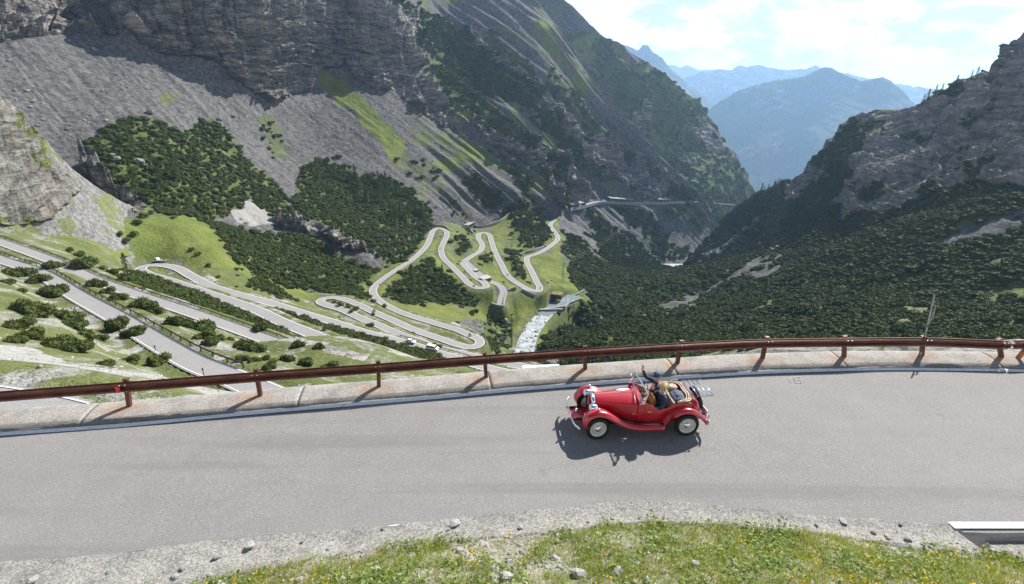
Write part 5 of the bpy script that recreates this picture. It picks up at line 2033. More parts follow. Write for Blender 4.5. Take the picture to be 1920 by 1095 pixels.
ROCKS = [rock_mesh('boulder', 600 + k, 2) for k in range(4)]
rng = np.random.default_rng(77)
bd = (LW['forest'][:430] < 0.3) * (LW['rock'][:430] < 0.4) * (LW['grass'][:430] < 0.5)
lpx, lpy = project(LP[:430])
bd = bd * np.where((lpx < 260) & (lpy > 80), 0.02, 0.004) * (lpx < 1000) * smooth(-0.2, 0.4, fbm(LP[:430] / 20.0 + 90, 3))
bp = scatter(LP[:430], bd, None, 91)
bs = 0.35 + 0.9 * rng.random(len(bp)) ** 3 * 1.6
instancer('scree_boulders', bp, bs, ROCKS, 'grey blocks strewn over the scree slopes', 6, 0.8)
BIG = [(957, 610, 16, 'large grey boulder on the grass beside the river'), (949, 600, 10, 'angular boulder leaning on the large one beside the river'), (900, 612, 9, 'grey boulder in the grass above the river bend'),
       (911, 606, 8, 'small grey boulder among bushes on the valley grass'), (982, 664, 14, 'dark boulder standing in the white river'), (943, 636, 8, 'pale block on the wooded river bank'), (1013, 583, 8, 'reddish boulder by the blue pool'),
       (222, 300, 18, 'dark block above the pine slope'), (265, 303, 16, 'grey block among the pines under the scree cone'), (282, 212, 16, 'dark boulder under the scree cone'), (210, 292, 14, 'grey block at the pine slope edge'),
       (75, 690, 12, 'flat grey stone in the white gravel by the near bushes'), (130, 240, 12, 'grey block in the boulder field under the cliffs'), (178, 92, 10, 'pale block high on the scree cone'),
       (440, 218, 10, 'grey block on the scree under the buttress'), (392, 348, 10, 'pale stone among the dwarf pines')]
for n_, (x, y, w, lab) in enumerate(BIG):
    p = on_ground(x, y)
    dep = p[1] * CP - (p[2] - CAM_H) * SP
    r = w * dep / FPX / 2
    o = bpy.data.objects.new('boulder', rock_mesh('boulder', 640 + n_, 3))
    COL.objects.link(o)
    o.location = (p[0], p[1], p[2] + r * 0.3)
    o.rotation_euler = (0.2, 0.1, n_)
    o.scale = (r, r * 0.9, r * 0.75)
    tag(o, lab, 'boulder')
# loose stones on the near hillside
gd = np.hypot(GP[..., 0], GP[..., 1])
hs = ((gpx < 620) & (gd < 130) & (ROADMASK < 0.6)) * smooth(-0.3, 0.35, fbm(GP / 6.0 + 41, 3)) * (0.35 + 1.2 * GW['pale'] * (GW['grass'] < 0.4))
hp = scatter(GP, hs, None, 97)
SCREE = [rock_mesh('slope_stone', 660 + k, 1, 'stone') for k in range(3)]
instancer('slope_stones', hp, 0.05 + 0.26 * np.random.default_rng(97).random(len(hp)) ** 3, SCREE, 'pale stones strewn over the near hillside', 98, 0.7)
# stones in the river bed
rvd = np.ones(RVP.shape[:2]) * 0.035
edge = np.abs(np.linspace(-1, 1, 9))[None, :] > 0.7
rvp = scatter(RVP, np.where(edge, 0.22, rvd) * (rpy > 590), None, 95)
instancer('river_stones', rvp, 0.25 + 1.1 * np.random.default_rng(95).random(len(rvp)) ** 3, ROCKS, 'grey stones standing in the white water', 96, 0.8)
# ------------------------------------------------------------------ concrete gutter and flowery bank in front
_g0 = np.array([(-260, 1080), (0, 1057), (200, 1040), (400, 1015), (640, 994), (840, 974), (1000, 957), (1100, 947), (1180, 940), (1280, 942), (1450, 959), (1600, 972), (1700, 979), (1782, 985)], float)
_g1 = np.array([(-160, 1190), (60, 1140), (250, 1104), (480, 1064), (700, 1029), (900, 1007), (1100, 988), (1180, 979), (1240, 977), (1330, 981), (1480, 993), (1620, 1010), (1740, 1026), (1858, 1042)], float)
G0 = catmull(at_z(_g0[:, 0], _g0[:, 1], np.full(len(_g0), 0.008)), 0.1)
G1 = catmull(at_z(_g1[:, 0], _g1[:, 1], np.full(len(_g1), 0.008)), 0.1)
n = 420
G0 = np.stack([np.interp(np.linspace(0, 1, n), np.linspace(0, 1, len(G0)), G0[:, k]) for k in range(3)], -1)
G1 = np.stack([np.interp(np.linspace(0, 1, n), np.linspace(0, 1, len(G1)), G1[:, k]) for k in range(3)], -1)
# a slightly ragged edge against the asphalt
G0[:, 1] += 0.045 * fbm(G0 / 0.35, 3)
s = np.linspace(-0.02, 1.25, 26)[:, None, None]
GU = G0[None] * (1 - s) + G1[None] * s
v = np.linspace(-0.02, 1.25, 26)[:, None]
GU[..., 2] = 0.014 - 0.03 * np.sin(np.clip(v, 0, 1) * math.pi) + 0.012 * fbm(GU / 0.22, 3) * np.clip(v * 6, 0, 1) - 0.25 * np.clip(v - 1.02, 0, 1)
gut = link('gutter', grid_mesh('gutter', GU), M['gutter'], None, True)
gut['flip'] = 0
tag(gut, 'rough pebbly concrete gutter strip along the near road edge', kind='structure')
# lower slab beyond the end of the gutter
sl = MB()
q = [at_z(1825, 998, -0.16), at_z(2120, 998, -0.16), at_z(2120, 1050, -0.16), at_z(1885, 1046, -0.16)]
sl.add([tuple(p) for p in q] + [(p[0], p[1], p[2] - 0.2) for p in q], [(0, 1, 2, 3), (7, 6, 5, 4), (0, 4, 5, 1), (1, 5, 6, 2), (2, 6, 7, 3), (3, 7, 4, 0)])
tag(sl.build('channel_slab', M['gutter']), 'sunken concrete channel slab beside the white line', kind='structure')

# bank
_bl = np.array([(-400, 1210), (60, 1140), (250, 1104), (480, 1064), (700, 1029), (900, 1007), (1100, 988), (1180, 979), (1240, 977), (1330, 981), (1480, 993), (1620, 1010), (1740, 1026), (1858, 1042), (1920, 1052), (2150, 1085)], float)
BL = catmull(at_z(_bl[:, 0], _bl[:, 1], np.zeros(len(_bl))), 0.1)
bx = np.linspace(-8.9, 11.5, 420)
bo_ = np.argsort(BL[:, 0])
by0 = np.interp(bx, BL[bo_, 0], BL[bo_, 1]) + 0.16
bt = np.linspace(0, 1, 110)
DIST = bt[:, None] ** 1.3 * 4.2
BK = np.stack([np.broadcast_to(bx, (110, 420)), by0[None] - DIST, np.zeros((110, 420))], -1).copy()
nz = fbm(BK / 0.9, 4)
BK[..., 2] = -0.045 + 0.42 * np.clip(DIST, 0, 9) * (1 - np.exp(-DIST / 0.5)) * 0.9 + nz * 0.08 * np.clip(DIST * 2, 0, 1) + fbm(BK / 0.2, 2) * 0.02
BK[..., 1] += 0.10 * fbm(BK / 0.5 + 7, 2) * (DIST < 0.4)
t = NT('bank_soil')
p = t.pos()
a = t.noise(p, 3.0, 5, 0.65)
b = t.noise(p, 30, 3, 0.7)
c = t.ramp(b, [(0.3, (0.20, 0.17, 0.13)), (0.55, (0.36, 0.33, 0.28)), (0.72, (0.52, 0.50, 0.46))])
c = t.mix(t.ramp(a, [(0.42, 0.0), (0.6, 0.75)]), c, (0.10, 0.13, 0.035))
M['soil'] = t.done(c, 0.95, t.bump(b, 0.8, 0.03), 0, 0.15)
bank = link('bank', grid_mesh('bank', BK, True), M['soil'], None, True)
tag(bank, 'stony grass bank rising on the near side of the road', kind='structure')


def blade_mat(name, lo, hi):
    t = NT(name)
    oi = t.new('ShaderNodeObjectInfo')
    n = t.noise(t.pos(), 18, 2)
    c = t.mix(t.ramp(n, [(0.3, 0.0), (0.7, 1.0)]), lo, hi)
    c = t.mix(t.math('MULTIPLY', oi.outputs['Random'], 0.6), c, (hi[0] * 1.25, hi[1] * 0.98, hi[2] * 0.8))
    m = t.done(c, 0.6, None, 0, 0.3)
    t.b.inputs['Subsurface Weight'].default_value = 0.0
    tr = t.new('ShaderNodeBsdfTranslucent')
    t.put(tr.inputs[0], c)
    ms = t.new('ShaderNodeMixShader')
    ms.inputs[0].default_value = 0.35
    t.l.new(t.b.outputs[0], ms.inputs[1])
    t.l.new(tr.outputs[0], ms.inputs[2])
    t.l.new(ms.outputs[0], t.n['Material Output'].inputs[0])
    return m


M['blade'] = blade_mat('grass_blades', (0.17, 0.25, 0.025), (0.38, 0.44, 0.07))
M['leaf'] = blade_mat('clover_leaves', (0.10, 0.19, 0.035), (0.22, 0.32, 0.09))
M['dryblade'] = blade_mat('dry_grass', (0.34, 0.28, 0.12), (0.50, 0.44, 0.22))
M['yellow'] = blade_mat('yellow_petals', (0.75, 0.48, 0.02), (0.85, 0.62, 0.05))
M['pink'] = blade_mat('pink_petals', (0.55, 0.22, 0.40), (0.72, 0.40, 0.55))


def tuft(name, n, seed, h, w, mat, spread=0.07, lean=0.5):
    random.seed(seed)
    vs, fs = [], []
    for i in range(n):
        a = random.uniform(0, 6.28)
        b = Vector((random.gauss(0, spread), random.gauss(0, spread), -0.01))
        d = Vector((math.cos(a), math.sin(a), 0))
        s = Vector((-d.y, d.x, 0)) * w * random.uniform(0.6, 1.3)
        hh = h * random.uniform(0.45, 1.2)
        ln = lean * random.uniform(0.2, 1.2) * hh
        k = len(vs)
        m = b + d * ln * 0.35 + Vector((0, 0, hh * 0.6))
        tp_ = b + d * ln + Vector((0, 0, hh))
        vs += [b - s, b + s, m + s * 0.7, m - s * 0.7, tp_]
        fs += [(k, k + 1, k + 2, k + 3), (k + 3, k + 2, k + 4)]
    me = py_mesh(name, vs, fs)
    me.materials.append(mat)
    return me


def leaf_clump(name, n, seed, r, mat, spread=0.09, h=0.05):
    random.seed(seed)
    vs, fs = [], []
    for i in range(n):
        c = Vector((random.gauss(0, spread), random.gauss(0, spread), random.uniform(0.01, h)))
        nn = Vector((random.gauss(0, .45), random.gauss(0, .45), 1)).normalized()
        u = nn.orthogonal().normalized()
        w = nn.cross(u)
        a = random.uniform(0, 6.28)
        u, w = u * math.cos(a) + w * math.sin(a), w * math.cos(a) - u * math.sin(a)
        s = r * random.uniform(0.6, 1.3)
        k = len(vs)
        vs += [c - u * s, c - u * s * 0.2 + w * s * 0.6, c + u * s, c - u * s * 0.2 - w * s * 0.6 + nn * s * 0.2]
        fs.append((k, k + 1, k + 2, k + 3))
    me = py_mesh(name, vs, fs)
    me.materials.append(mat)
    return me


def flower(name, seed, mat, n=5):
    random.seed(seed)
    mb = MB()
    for q in range(n):
        x, y, h = random.gauss(0, .05), random.gauss(0, .05), random.uniform(0.07, 0.15)
        k = []
        for i in range(7):
            a = i * 6.283 / 7
            k.append((x + 0.013 * math.cos(a), y + 0.013 * math.sin(a), h + 0.004 * (i % 2)))
        mb.add([(x, y, h + 0.005)] + k, [(0, 1 + i, 1 + (i + 1) % 7) for i in range(7)])
    me = mb.mesh(name, False)
    me.materials.append(mat)
    return me


bd_ = np.clip(DIST / 0.25, 0, 1) * np.ones((1, 420))
gn = fbm(BK / 0.8 + 15, 4, 0.6)
right = smooth(-2, 5, BK[..., 0]) * 0.26 + 0.16
g_w = np.clip(smooth(-0.25, 0.30, gn + right - 0.10) + 0.05, 0, 1) * bd_
lim = dict(xlim=(-80, 2000), ylim=(930, 1180))
pt = scatter(BK, g_w * 190, None, 1, **lim)
instancer('grass', pt, np.random.default_rng(1).uniform(0.6, 1.25, len(pt)), [tuft('grass', 16, 700 + k, 0.095, 0.0045, M['blade']) for k in range(4)], 'short green grass of the near bank', 21)
pt2 = scatter(BK, g_w * smooth(-0.2, 0.3, fbm(BK / 0.5 + 55, 3)) * 85, None, 2, **lim)
instancer('ground_leaves', pt2, np.random.default_rng(2).uniform(0.6, 1.3, len(pt2)), [leaf_clump('leaves', 13, 720 + k, 0.036, M['leaf'], 0.09, 0.07) for k in range(3)], 'broad green leaves of low herbs on the bank', 22)
pt3 = scatter(BK, (g_w * 0.7 + 0.3) * bd_ * 14, None, 3, **lim)
instancer('dry_grass', pt3, np.random.default_rng(3).uniform(0.6, 1.2, len(pt3)), [tuft('dry_grass', 9, 740 + k, 0.11, 0.003, M['dryblade'], 0.04) for k in range(2)], 'dry straw coloured grass stalks on the bank', 23)
fm_ = smooth(0.05, 0.35, fbm(BK / 0.7 + 95, 3)) + smooth(3, 7, BK[..., 0]) * 0.4 + 0.08
pt4 = scatter(BK, bd_ * fm_ * 6, None, 4, **lim)
instancer('yellow_flowers', pt4, np.random.default_rng(4).uniform(0.7, 1.3, len(pt4)), [flower('flowers', 760 + k, M['yellow']) for k in range(2)], 'small yellow flowers scattered over the bank', 24)
pt5 = scatter(BK, bd_ * 0.5, None, 5, **lim)
instancer('pink_flowers', pt5, np.random.default_rng(5).uniform(0.6, 1.0, len(pt5)), [flower('flowers', 770, M['pink'])], 'few small pink flowers on the bank', 25)
PEB = [rock_mesh('pebble', 800 + k, 1, 'stone', 0.3) for k in range(4)]
gw2 = smooth(0.3, -0.3, gn + right) * np.clip(DIST / 0.1, 0.3, 1)
pt6 = scatter(BK, (gw2 * 120 + 22), None, 6, **lim)
sz = 0.012 + 0.055 * np.random.default_rng(6).random(len(pt6)) ** 3.5
instancer('gravel', pt6 + [0, 0, 0.008], sz, PEB, 'pale limestone gravel between the grass', 26, 0.7)
gv = np.clip(np.linspace(-0.02, 1.25, 26), 0, 1)[:, None] ** 2 * np.ones((1, n))
pt7 = scatter(GU, gv * 42 + 2, None, 7, **lim)
sz = 0.006 + 0.022 * np.random.default_rng(7).random(len(pt7)) ** 3
instancer('grit', pt7 + [0, 0, 0.004], sz, PEB, 'loose grit lying on the gutter', 27, 0.7)

# single stones one can pick out: x, y, width in the photograph, label
kd_b = kdtree.KDTree(BK.shape[0] * BK.shape[1] // 4 + 1)
bpx, bpy_ = project(BK)
gpx2, gpy2 = project(GU)


def on_bank(px, py):
    e1 = (bpx - px) ** 2 + (bpy_ - py) ** 2
    e2 = (gpx2 - px) ** 2 + (gpy2 - py) ** 2
    return GU.reshape(-1, 3)[np.argmin(e2)] if e2.min() < e1.min() else BK.reshape(-1, 3)[np.argmin(e1)]


STONES = [(1087, 1078, 32, 'large pale stone in the grass at the bottom edge'), (976, 989, 12, 'round white stone at the gutter edge'), (822, 1019, 12, 'brown grey stone on the gutter edge'),
          (852, 984, 24, 'flat white patch of stone beside the asphalt'), (1532, 985, 10, 'tan stone on the gutter'), (1637, 1000, 11, 'dark round stone on the gutter near the bank'), (1690, 985, 9, 'dark oval stone on the upper gutter'),
          (1582, 978, 20, 'flat white stone on the gutter'), (716, 992, 8, 'dark pebble near the asphalt edge'), (780, 1026, 10, 'grey stone at the grass edge left of the yellow flowers'), (1103, 981, 10, 'dark stone at the top of the bank'),
          (1204, 988, 18, 'pale slab of stone under the leafy tuft'), (1160, 1075, 26, 'long pale stone in the lower grass'), (1195, 1058, 18, 'small white stone beside the long pale one'), (950, 1085, 28, 'broad pale stone at the bottom edge'),
          (860, 1035, 22, 'white stone among low grass'), (710, 1072, 22, 'white angular stone on the gravelly bank'), (640, 1090, 26, 'pale flat stone in the gravel'), (560, 1092, 18, 'small pale stone at the bottom edge'),
          (345, 1068, 14, 'dark stone on the gutter far left'), (408, 1046, 14, 'dark angular stone on the left gutter'), (470, 1026, 22, 'crumbled white stone on the left gutter'), (205, 1073, 14, 'dark flat stone on the left gutter'),
          (615, 1030, 8, 'brownish stone on the gutter'), (565, 1018, 8, 'black pebble on the left gutter'), (330, 1082, 16, 'pale wedge shaped stone at the left bank foot'), (395, 1083, 16, 'grey stone at the left bank foot'),
          (1664, 1008, 14, 'grey stone under the bank crest'), (1700, 1012, 16, 'dark stone beside the right grass edge'), (1745, 1035, 22, 'pale slab at the gutter end'), (1860, 1033, 16, 'white stone by the sunken channel'), (1890, 1040, 18, 'grey stone by the sunken channel'),
          (1300, 1060, 20, 'white stone on the middle bank'), (1380, 1075, 16, 'pale stone in the clover'), (1572, 1063, 12, 'round white stone in the right grass'), (1420, 1040, 14, 'grey stone in the flowers'), (1040, 1048, 16, 'pale stone in the flowers left of the tuft'),
          (990, 1066, 14, 'small grey stone in the grass'), (905, 1060, 14, 'white chip of stone in the grass'), (1250, 1084, 20, 'flat grey stone at the bottom edge'), (1500, 1080, 14, 'white chip in the right clover'), (60, 1090, 22, 'pale stone on the far left gutter')]
for k, (x, y, w, lab) in enumerate(STONES):
    q = on_bank(x, y)
    dep = q[1] * CP - (q[2] - CAM_H) * SP
    r = w * dep / FPX / 2
    dark = any(a in lab for a in ('dark', 'black', 'brown'))
    o = bpy.data.objects.new('stone', rock_mesh('stone', 820 + k, 2, 'boulder' if dark else 'stone'))
    COL.objects.link(o)
    flat_ = 0.28 if ('flat' in lab or 'slab' in lab) else 0.6
    o.location = (q[0], q[1], q[2] + r * flat_ * 0.45)
    o.rotation_euler = (0.1 * math.sin(k), 0.1 * math.cos(k * 2), k * 1.1)
    o.scale = (r, r * 0.8, r * flat_)
    tag(o, lab, 'stone')
# ------------------------------------------------------------------ the red vintage roadster
def car_paint(name, col):
    t = NT(name)
    n = t.noise(t.pos(), 60, 2)
    c = t.ramp(n, [(0.3, tuple(x * 0.94 for x in col)), (0.7, tuple(min(1, x * 1.05) for x in col))])
    m = t.done(c, 0.32, None, 0.0, 0.5)
    t.b.inputs['Coat Weight'].default_value = 1.0
    t.b.inputs['Coat Roughness'].default_value = 0.06
    return m


M['red'] = car_paint('red_paint', (0.45, 0.007, 0.015))
M['chrome'] = plain('chrome', (0.82, 0.83, 0.85), 0.13, 1.0, 0.02)
M['tyre'] = plain('tyre_rubber', (0.018, 0.018, 0.019), 0.75, 0, 0.2, 40)
M['rim'] = plain('silver_rim_paint', (0.62, 0.60, 0.56), 0.35, 0.1, 0.05)
M['darkhole'] = plain('wheel_slot_black', (0.01, 0.01, 0.01), 0.8)
M['canvas'] = plain('beige_canvas', (0.56, 0.47, 0.35), 0.9, 0, 0.14, 9)
M['leather'] = plain('tan_leather', (0.34, 0.26, 0.18), 0.6, 0, 0.12, 14)
M['black'] = plain('black_trim', (0.015, 0.015, 0.017), 0.5)
M['under'] = plain('underbody_black', (0.02, 0.018, 0.018), 0.8)
M['lens'] = plain('lamp_glass', (0.85, 0.88, 0.9), 0.05, 0.0, 0.02)
M['amber'] = plain('red_lamp_glass', (0.55, 0.02, 0.015), 0.2)
M['plate'] = plain('number_plate_white', (0.75, 0.75, 0.74), 0.5)
t = NT('windscreen_glass')
t.n.remove(t.b)
tr = t.new('ShaderNodeBsdfTransparent')
tr.inputs[0].default_value = (0.93, 0.96, 0.95, 1)
gl = t.new('ShaderNodeBsdfGlossy')
gl.inputs['Roughness'].default_value = 0.02
fr_ = t.new('ShaderNodeFresnel')
fr_.inputs[0].default_value = 1.45
ms = t.new('ShaderNodeMixShader')
t.l.new(fr_.outputs[0], ms.inputs[0])
t.l.new(tr.outputs[0], ms.inputs[1])
t.l.new(gl.outputs[0], ms.inputs[2])
t.l.new(ms.outputs[0], t.n['Material Output'].inputs[0])
M['glass'] = t.m
t = NT('rally_plate')
p = t.pos()
n_ = t.noise(p, 26, 3, 0.6)
c = t.ramp(n_, [(0.40, (0.72, 0.74, 0.72)), (0.52, (0.62, 0.66, 0.66)), (0.58, (0.60, 0.10, 0.10)), (0.64, (0.75, 0.76, 0.74))])
M['plaque'] = t.done(c, 0.4)

car = empty('vintage_car', (3.394, 11.523, 0.0), 3.212)
tag(car, 'red vintage open roadster with chrome grille driving along the lookout road', 'car')


def loft_obj(name, secs, mat, parent, closed=False, solid=0.0, smooth_shade=True, cap=False, sub=0, bevel=0):
    R, C = len(secs), len(secs[0])
    vs = [p for s in secs for p in s]
    fs = []
    for i in range(R - 1):
        for k in range(C if closed else C - 1):
            l = (k + 1) % C
            fs.append((i * C + k, i * C + l, (i + 1) * C + l, (i + 1) * C + k))
    if cap:
        fs.append(tuple(reversed(range(C))))
        fs.append(tuple((R - 1) * C + k for k in range(C)))
    me = py_mesh(name, vs, fs)
    bm = bmesh.new(); bm.from_mesh(me); bmesh.ops.recalc_face_normals(bm, faces=bm.faces); bm.to_mesh(me); bm.free()
    o = link(name, me, mat, parent, smooth_shade)
    if solid:
        m = o.modifiers.new('solid', 'SOLIDIFY'); m.thickness = solid; m.offset = 0
    if sub:
        m = o.modifiers.new('sub', 'SUBSURF'); m.levels = sub; m.render_levels = sub
    return o


def interp(x, pts):
    return float(np.interp(x, [p[0] for p in sorted(pts)], [p[1] for p in sorted(pts)]))


# ---- wings and running boards, one each side
WING_F = [(1.55, 0.38), (1.58, 0.48), (1.55, 0.61), (1.46, 0.725), (1.33, 0.80), (1.18, 0.82), (1.02, 0.785), (0.86, 0.70), (0.70, 0.595), (0.52, 0.485), (0.34, 0.405), (0.18, 0.365), (0.0, 0.345), (-0.30, 0.335), (-0.58, 0.335)]
WING_R = [(-0.56, 0.34), (-0.62, 0.42), (-0.68, 0.55), (-0.78, 0.68), (-0.92, 0.775), (-1.08, 0.815), (-1.24, 0.80), (-1.40, 0.735), (-1.54, 0.635), (-1.66, 0.51), (-1.74, 0.40)]


def wing(name, path, side, yi_of, yo, drop, parent):
    secs = []
    P = catmull([(a, 0, b) for a, b in path], 0.06)
    for i, (x, _, z) in enumerate(P):
        yi = yi_of(x)
        tx = P[min(i + 1, len(P) - 1)] - P[max(i - 1, 0)]
        nx, nzv = -tx[2], tx[0]
        L_ = math.hypot(nx, nzv)
        nx, nzv = nx / L_, nzv / L_
        if nzv < 0 and abs(nzv) > abs(nx):
            nx, nzv = -nx, -nzv
        elif abs(nzv) <= abs(nx):
            s_ = 1 if (x > 1.2) else -1
            if nx * s_ < 0:
                nx, nzv = -nx, -nzv
        sec = []
        for k in range(11):
            u = k / 10
            y = yi + (yo - yi) * u
            dome = math.sin(min(u * 1.0, 1) * math.pi * 0.62) * 0.045
            edge = drop * max(0, (u - 0.62) / 0.38) ** 2
            off = dome - edge - 0.02
            sec.append((x + nx * off, side * y, z + nzv * off))
        secs.append(sec)
    return loft_obj(name, secs, M['red'], parent, solid=0.014)


for s in (1, -1):
    w = wing('front_wing', WING_F, s, lambda x: interp(x, [(-0.6, 0.50), (0.1, 0.49), (0.5, 0.44), (0.9, 0.40), (1.3, 0.38), (1.7, 0.40)]), 0.735, 0.10, car)
    wing('rear_wing', WING_R, s, lambda x: interp(x, [(-1.8, 0.46), (-1.3, 0.47), (-0.5, 0.50)]), 0.745, 0.10, car)
    # inner valance between wing and chassis
    vs = [(1.30, s * 0.40, 0.78), (1.02, s * 0.40, 0.77), (0.70, s * 0.42, 0.58), (0.40, s * 0.45, 0.42), (0.40, s * 0.40, 0.26), (1.30, s * 0.36, 0.30)]
    me = py_mesh('wheel_arch', vs, [(0, 1, 2, 3, 4, 5)])
    o = link('wheel_arch', me, M['under'], w)
    m = o.modifiers.new('s', 'SOLIDIFY'); m.thickness = 0.01
    # bright strips of the running board
    for q in range(3):
        y = 0.57 + 0.05 * q
        MB().box((-0.22, s * y, 0.353), (0.56, 0.012, 0.014)).build('tread_strip', M['chrome'], w)
    # side lamp on the wing
    mb = MB()
    mb.lathe([(0.0, 0.05), (0.018, 0.048), (0.03, 0.03), (0.034, 0.0), (0.026, -0.03), (0.0, -0.05)], (1.19, s * 0.57, 0.885), 'X', 12)
    mb.box((1.19, s * 0.57, 0.85), (0.03, 0.015, 0.04))
    mb.build('side_lamp', M['chrome'], w, True)


# ---- bonnet
def bonnet_sec(x, side_bottom=0.40):
    hw = interp(x, [(1.22, 0.215), (0.6, 0.345), (0.1, 0.47)])
    zt = interp(x, [(1.22, 0.955), (0.6, 0.98), (0.1, 1.005)])
    zs = zt - interp(x, [(1.22, 0.10), (0.1, 0.135)])
    pts = [(x, hw * 1.0, side_bottom), (x, hw * 1.0, 0.60), (x, hw * 1.0, zs - 0.03)]
    for k in range(9):
        a = k / 8
        y = hw * (1 - a)
        z = zs + (zt - zs) * math.sin(a * math.pi / 2) ** 0.9
        pts.append((x, y, z))
    return pts + [(p[0], -p[1], p[2]) for p in reversed(pts[:-1])]


bon = loft_obj('bonnet', [bonnet_sec(x) for x in np.linspace(1.22, 0.10, 16)], M['red'], car, solid=0.006)
MB().tube([(1.23, 0, 0.963), (0.6, 0, 0.988), (0.10, 0, 1.014)], 0.007, 6).build('hinge_strip', M['chrome'], bon)
for s in (1, -1):
    MB().tube([(1.22, s * 0.216, 0.852), (0.10, s * 0.472, 0.872)], 0.004, 5).build('hinge_line', M['red'], bon)
    for q in range(9):
        x = 0.30 + q * 0.06
        hw = interp(x, [(1.22, 0.215), (0.6, 0.345), (0.1, 0.47)])
        MB().box((x, s * (hw + 0.006), 0.72), (0.018, 0.014, 0.20), 0.0).build('louvre', M['red'], bon)
    MB().box((0.20, s * 0.462, 0.62), (0.10, 0.02, 0.015)).build('bonnet_catch', M['chrome'], bon)
mb = MB()
ov = [(0.17 * math.cos(a) * (1.0 if math.cos(a) > 0 else 1.15), 0.105 * math.sin(a)) for a in np.linspace(0, 2 * math.pi, 28, endpoint=False)]


def on_bonnet(x, y):
    zt = interp(x, [(1.22, 0.955), (0.6, 0.98), (0.1, 1.005)])
    hw = interp(x, [(1.22, 0.215), (0.6, 0.345), (0.1, 0.47)])
    zs = zt - interp(x, [(1.22, 0.10), (0.1, 0.135)])
    a = 1 - abs(y) / hw
    return zs + (zt - zs) * math.sin(max(a, 0) * math.pi / 2) ** 0.9


pv = [(0.36 + a, -0.185 + b, on_bonnet(0.36 + a, -0.185 + b) + 0.010) for a, b in ov]
me = py_mesh('rally_plate', pv + [(0.36, -0.185, on_bonnet(0.36, -0.185) + 0.012)], [(i, (i + 1) % 28, 28) for i in range(28)])
o = link('rally_plate', me, M['plaque'], bon)
o['label'] = 'oval white rally plate on the bonnet'
m = o.modifiers.new('s', 'SOLIDIFY'); m.thickness = 0.004

# ---- radiator grille: chrome shell, red vertical slats
gr = empty('grille', (0.17, 0, -0.05)); gr.parent = car
o_, i_ = [], []
for k in range(17):
    a = math.pi * k / 16
    o_.append((0.245 * math.cos(a), 0.90 + 0.135 * math.sin(a)))
    i_.append((0.20 * math.cos(a), 0.88 + 0.055 * math.sin(a)))
outl = [(0.225, 0.40), (0.235, 0.65)] + o_ + [(-0.235, 0.65), (-0.225, 0.40)]
inl = [(0.185, 0.43), (0.192, 0.65)] + i_ + [(-0.192, 0.65), (-0.185, 0.43)]
secs = []
for (a, b), (c2, d2) in zip(outl, inl):
    secs.append([(1.03, a, b), (1.095, a * 0.98, b), (1.125, (a + c2) / 2, (b + d2) / 2), (1.11, c2, d2), (1.05, c2, d2)])
loft_obj('grille_shell', secs, M['chrome'], gr, solid=0.004)
MB().box((1.055, 0, 0.66), (0.02, 0.40, 0.52)).build('radiator_core', M['under'], gr)
for k in range(13):
    y = -0.172 + k * 0.344 / 12
    ztop = 0.875 + 0.05 * math.sqrt(max(0, 1 - (y / 0.2) ** 2))
    MB().box((1.085, y, (0.43 + ztop) / 2), (0.035, 0.013, ztop - 0.43)).build('slat', M['red'], gr)
MB().box((1.115, 0, 0.66), (0.012, 0.016, 0.50)).build('centre_bar', M['chrome'], gr)
MB().lathe([(0.0, 0.05), (0.02, 0.045), (0.032, 0.02), (0.034, 0.0)], (1.08, 0, 1.035), 'Z', 14).build('radiator_cap', M['chrome'], gr, True)

# ---- headlamps
for s in (1, -1):
    mb = MB()
    mb.lathe([(0.0, -0.155), (0.045, -0.14), (0.078, -0.10), (0.096, -0.04), (0.102, 0.02), (0.106, 0.05), (0.100, 0.062), (0.092, 0.064)], (1.29, s * 0.365, 0.79), 'X', 22)
    mb.tube([(1.26, s * 0.365, 0.70), (1.24, s * 0.22, 0.66)], 0.016, 7)
    hl = mb.build('headlamp', M['chrome'], car, True)
    MB().lathe([(0.092, 0.062), (0.08, 0.082), (0.05, 0.097), (0.0, 0.102)], (1.29, s * 0.365, 0.79), 'X', 20).build('lens', M['lens'], hl, True)

# ---- front and rear bumpers
for x0, nm in ((1.83, 'front_bumper'), (-1.86, 'rear_bumper')):
    d = 1 if x0 > 0 else -1
    C_ = catmull([(x0 - d * 0.13, 0.76, 0.42), (x0 - d * 0.03, 0.55, 0.42), (x0, 0.25, 0.42), (x0, -0.25, 0.42), (x0 - d * 0.03, -0.55, 0.42), (x0 - d * 0.13, -0.76, 0.42)], 0.06)
    if nm == 'rear_bumper':
        C_ = np.concatenate([C_[:9]]) if False else C_
    bu = sweep(nm, C_, [(-0.012, -0.045), (0.0, -0.055), (0.014, -0.03), (0.018, 0.0), (0.014, 0.03), (0.0, 0.055), (-0.012, 0.045)], M['chrome'], car, smooth_shade=True)
    for s in (1, -1):
        MB().lathe([(0.0, 0.10), (0.022, 0.085), (0.032, 0.03), (0.032, -0.06), (0.0, -0.08)], (x0 + d * 0.03, s * 0.27, 0.44), 'Z', 12).build('overrider', M['chrome'], bu, True)
        MB().box((x0 - d * 0.2, s * 0.27, 0.40), (0.42, 0.03, 0.05)).build('bumper_iron', M['black'], bu)
MB().box((1.72, 0, 0.36), (0.16, 0.52, 0.02)).build('front_apron', M['red'], car)
MB().box((1.50, 0, 0.37), (0.5, 0.62, 0.02)).build('dumb_iron_cover', M['red'], car)
MB().lathe([(0.0, -0.05), (0.05, -0.04), (0.065, 0.0), (0.066, 0.03), (0.0, 0.035)], (1.66, 0.05, 0.52), 'X', 16).build('badge_lamp', M['chrome'], car, True)
MB().box((1.84, -0.30, 0.36), (0.01, 0.40, 0.11)).build('number_plate', M['plate'], car)

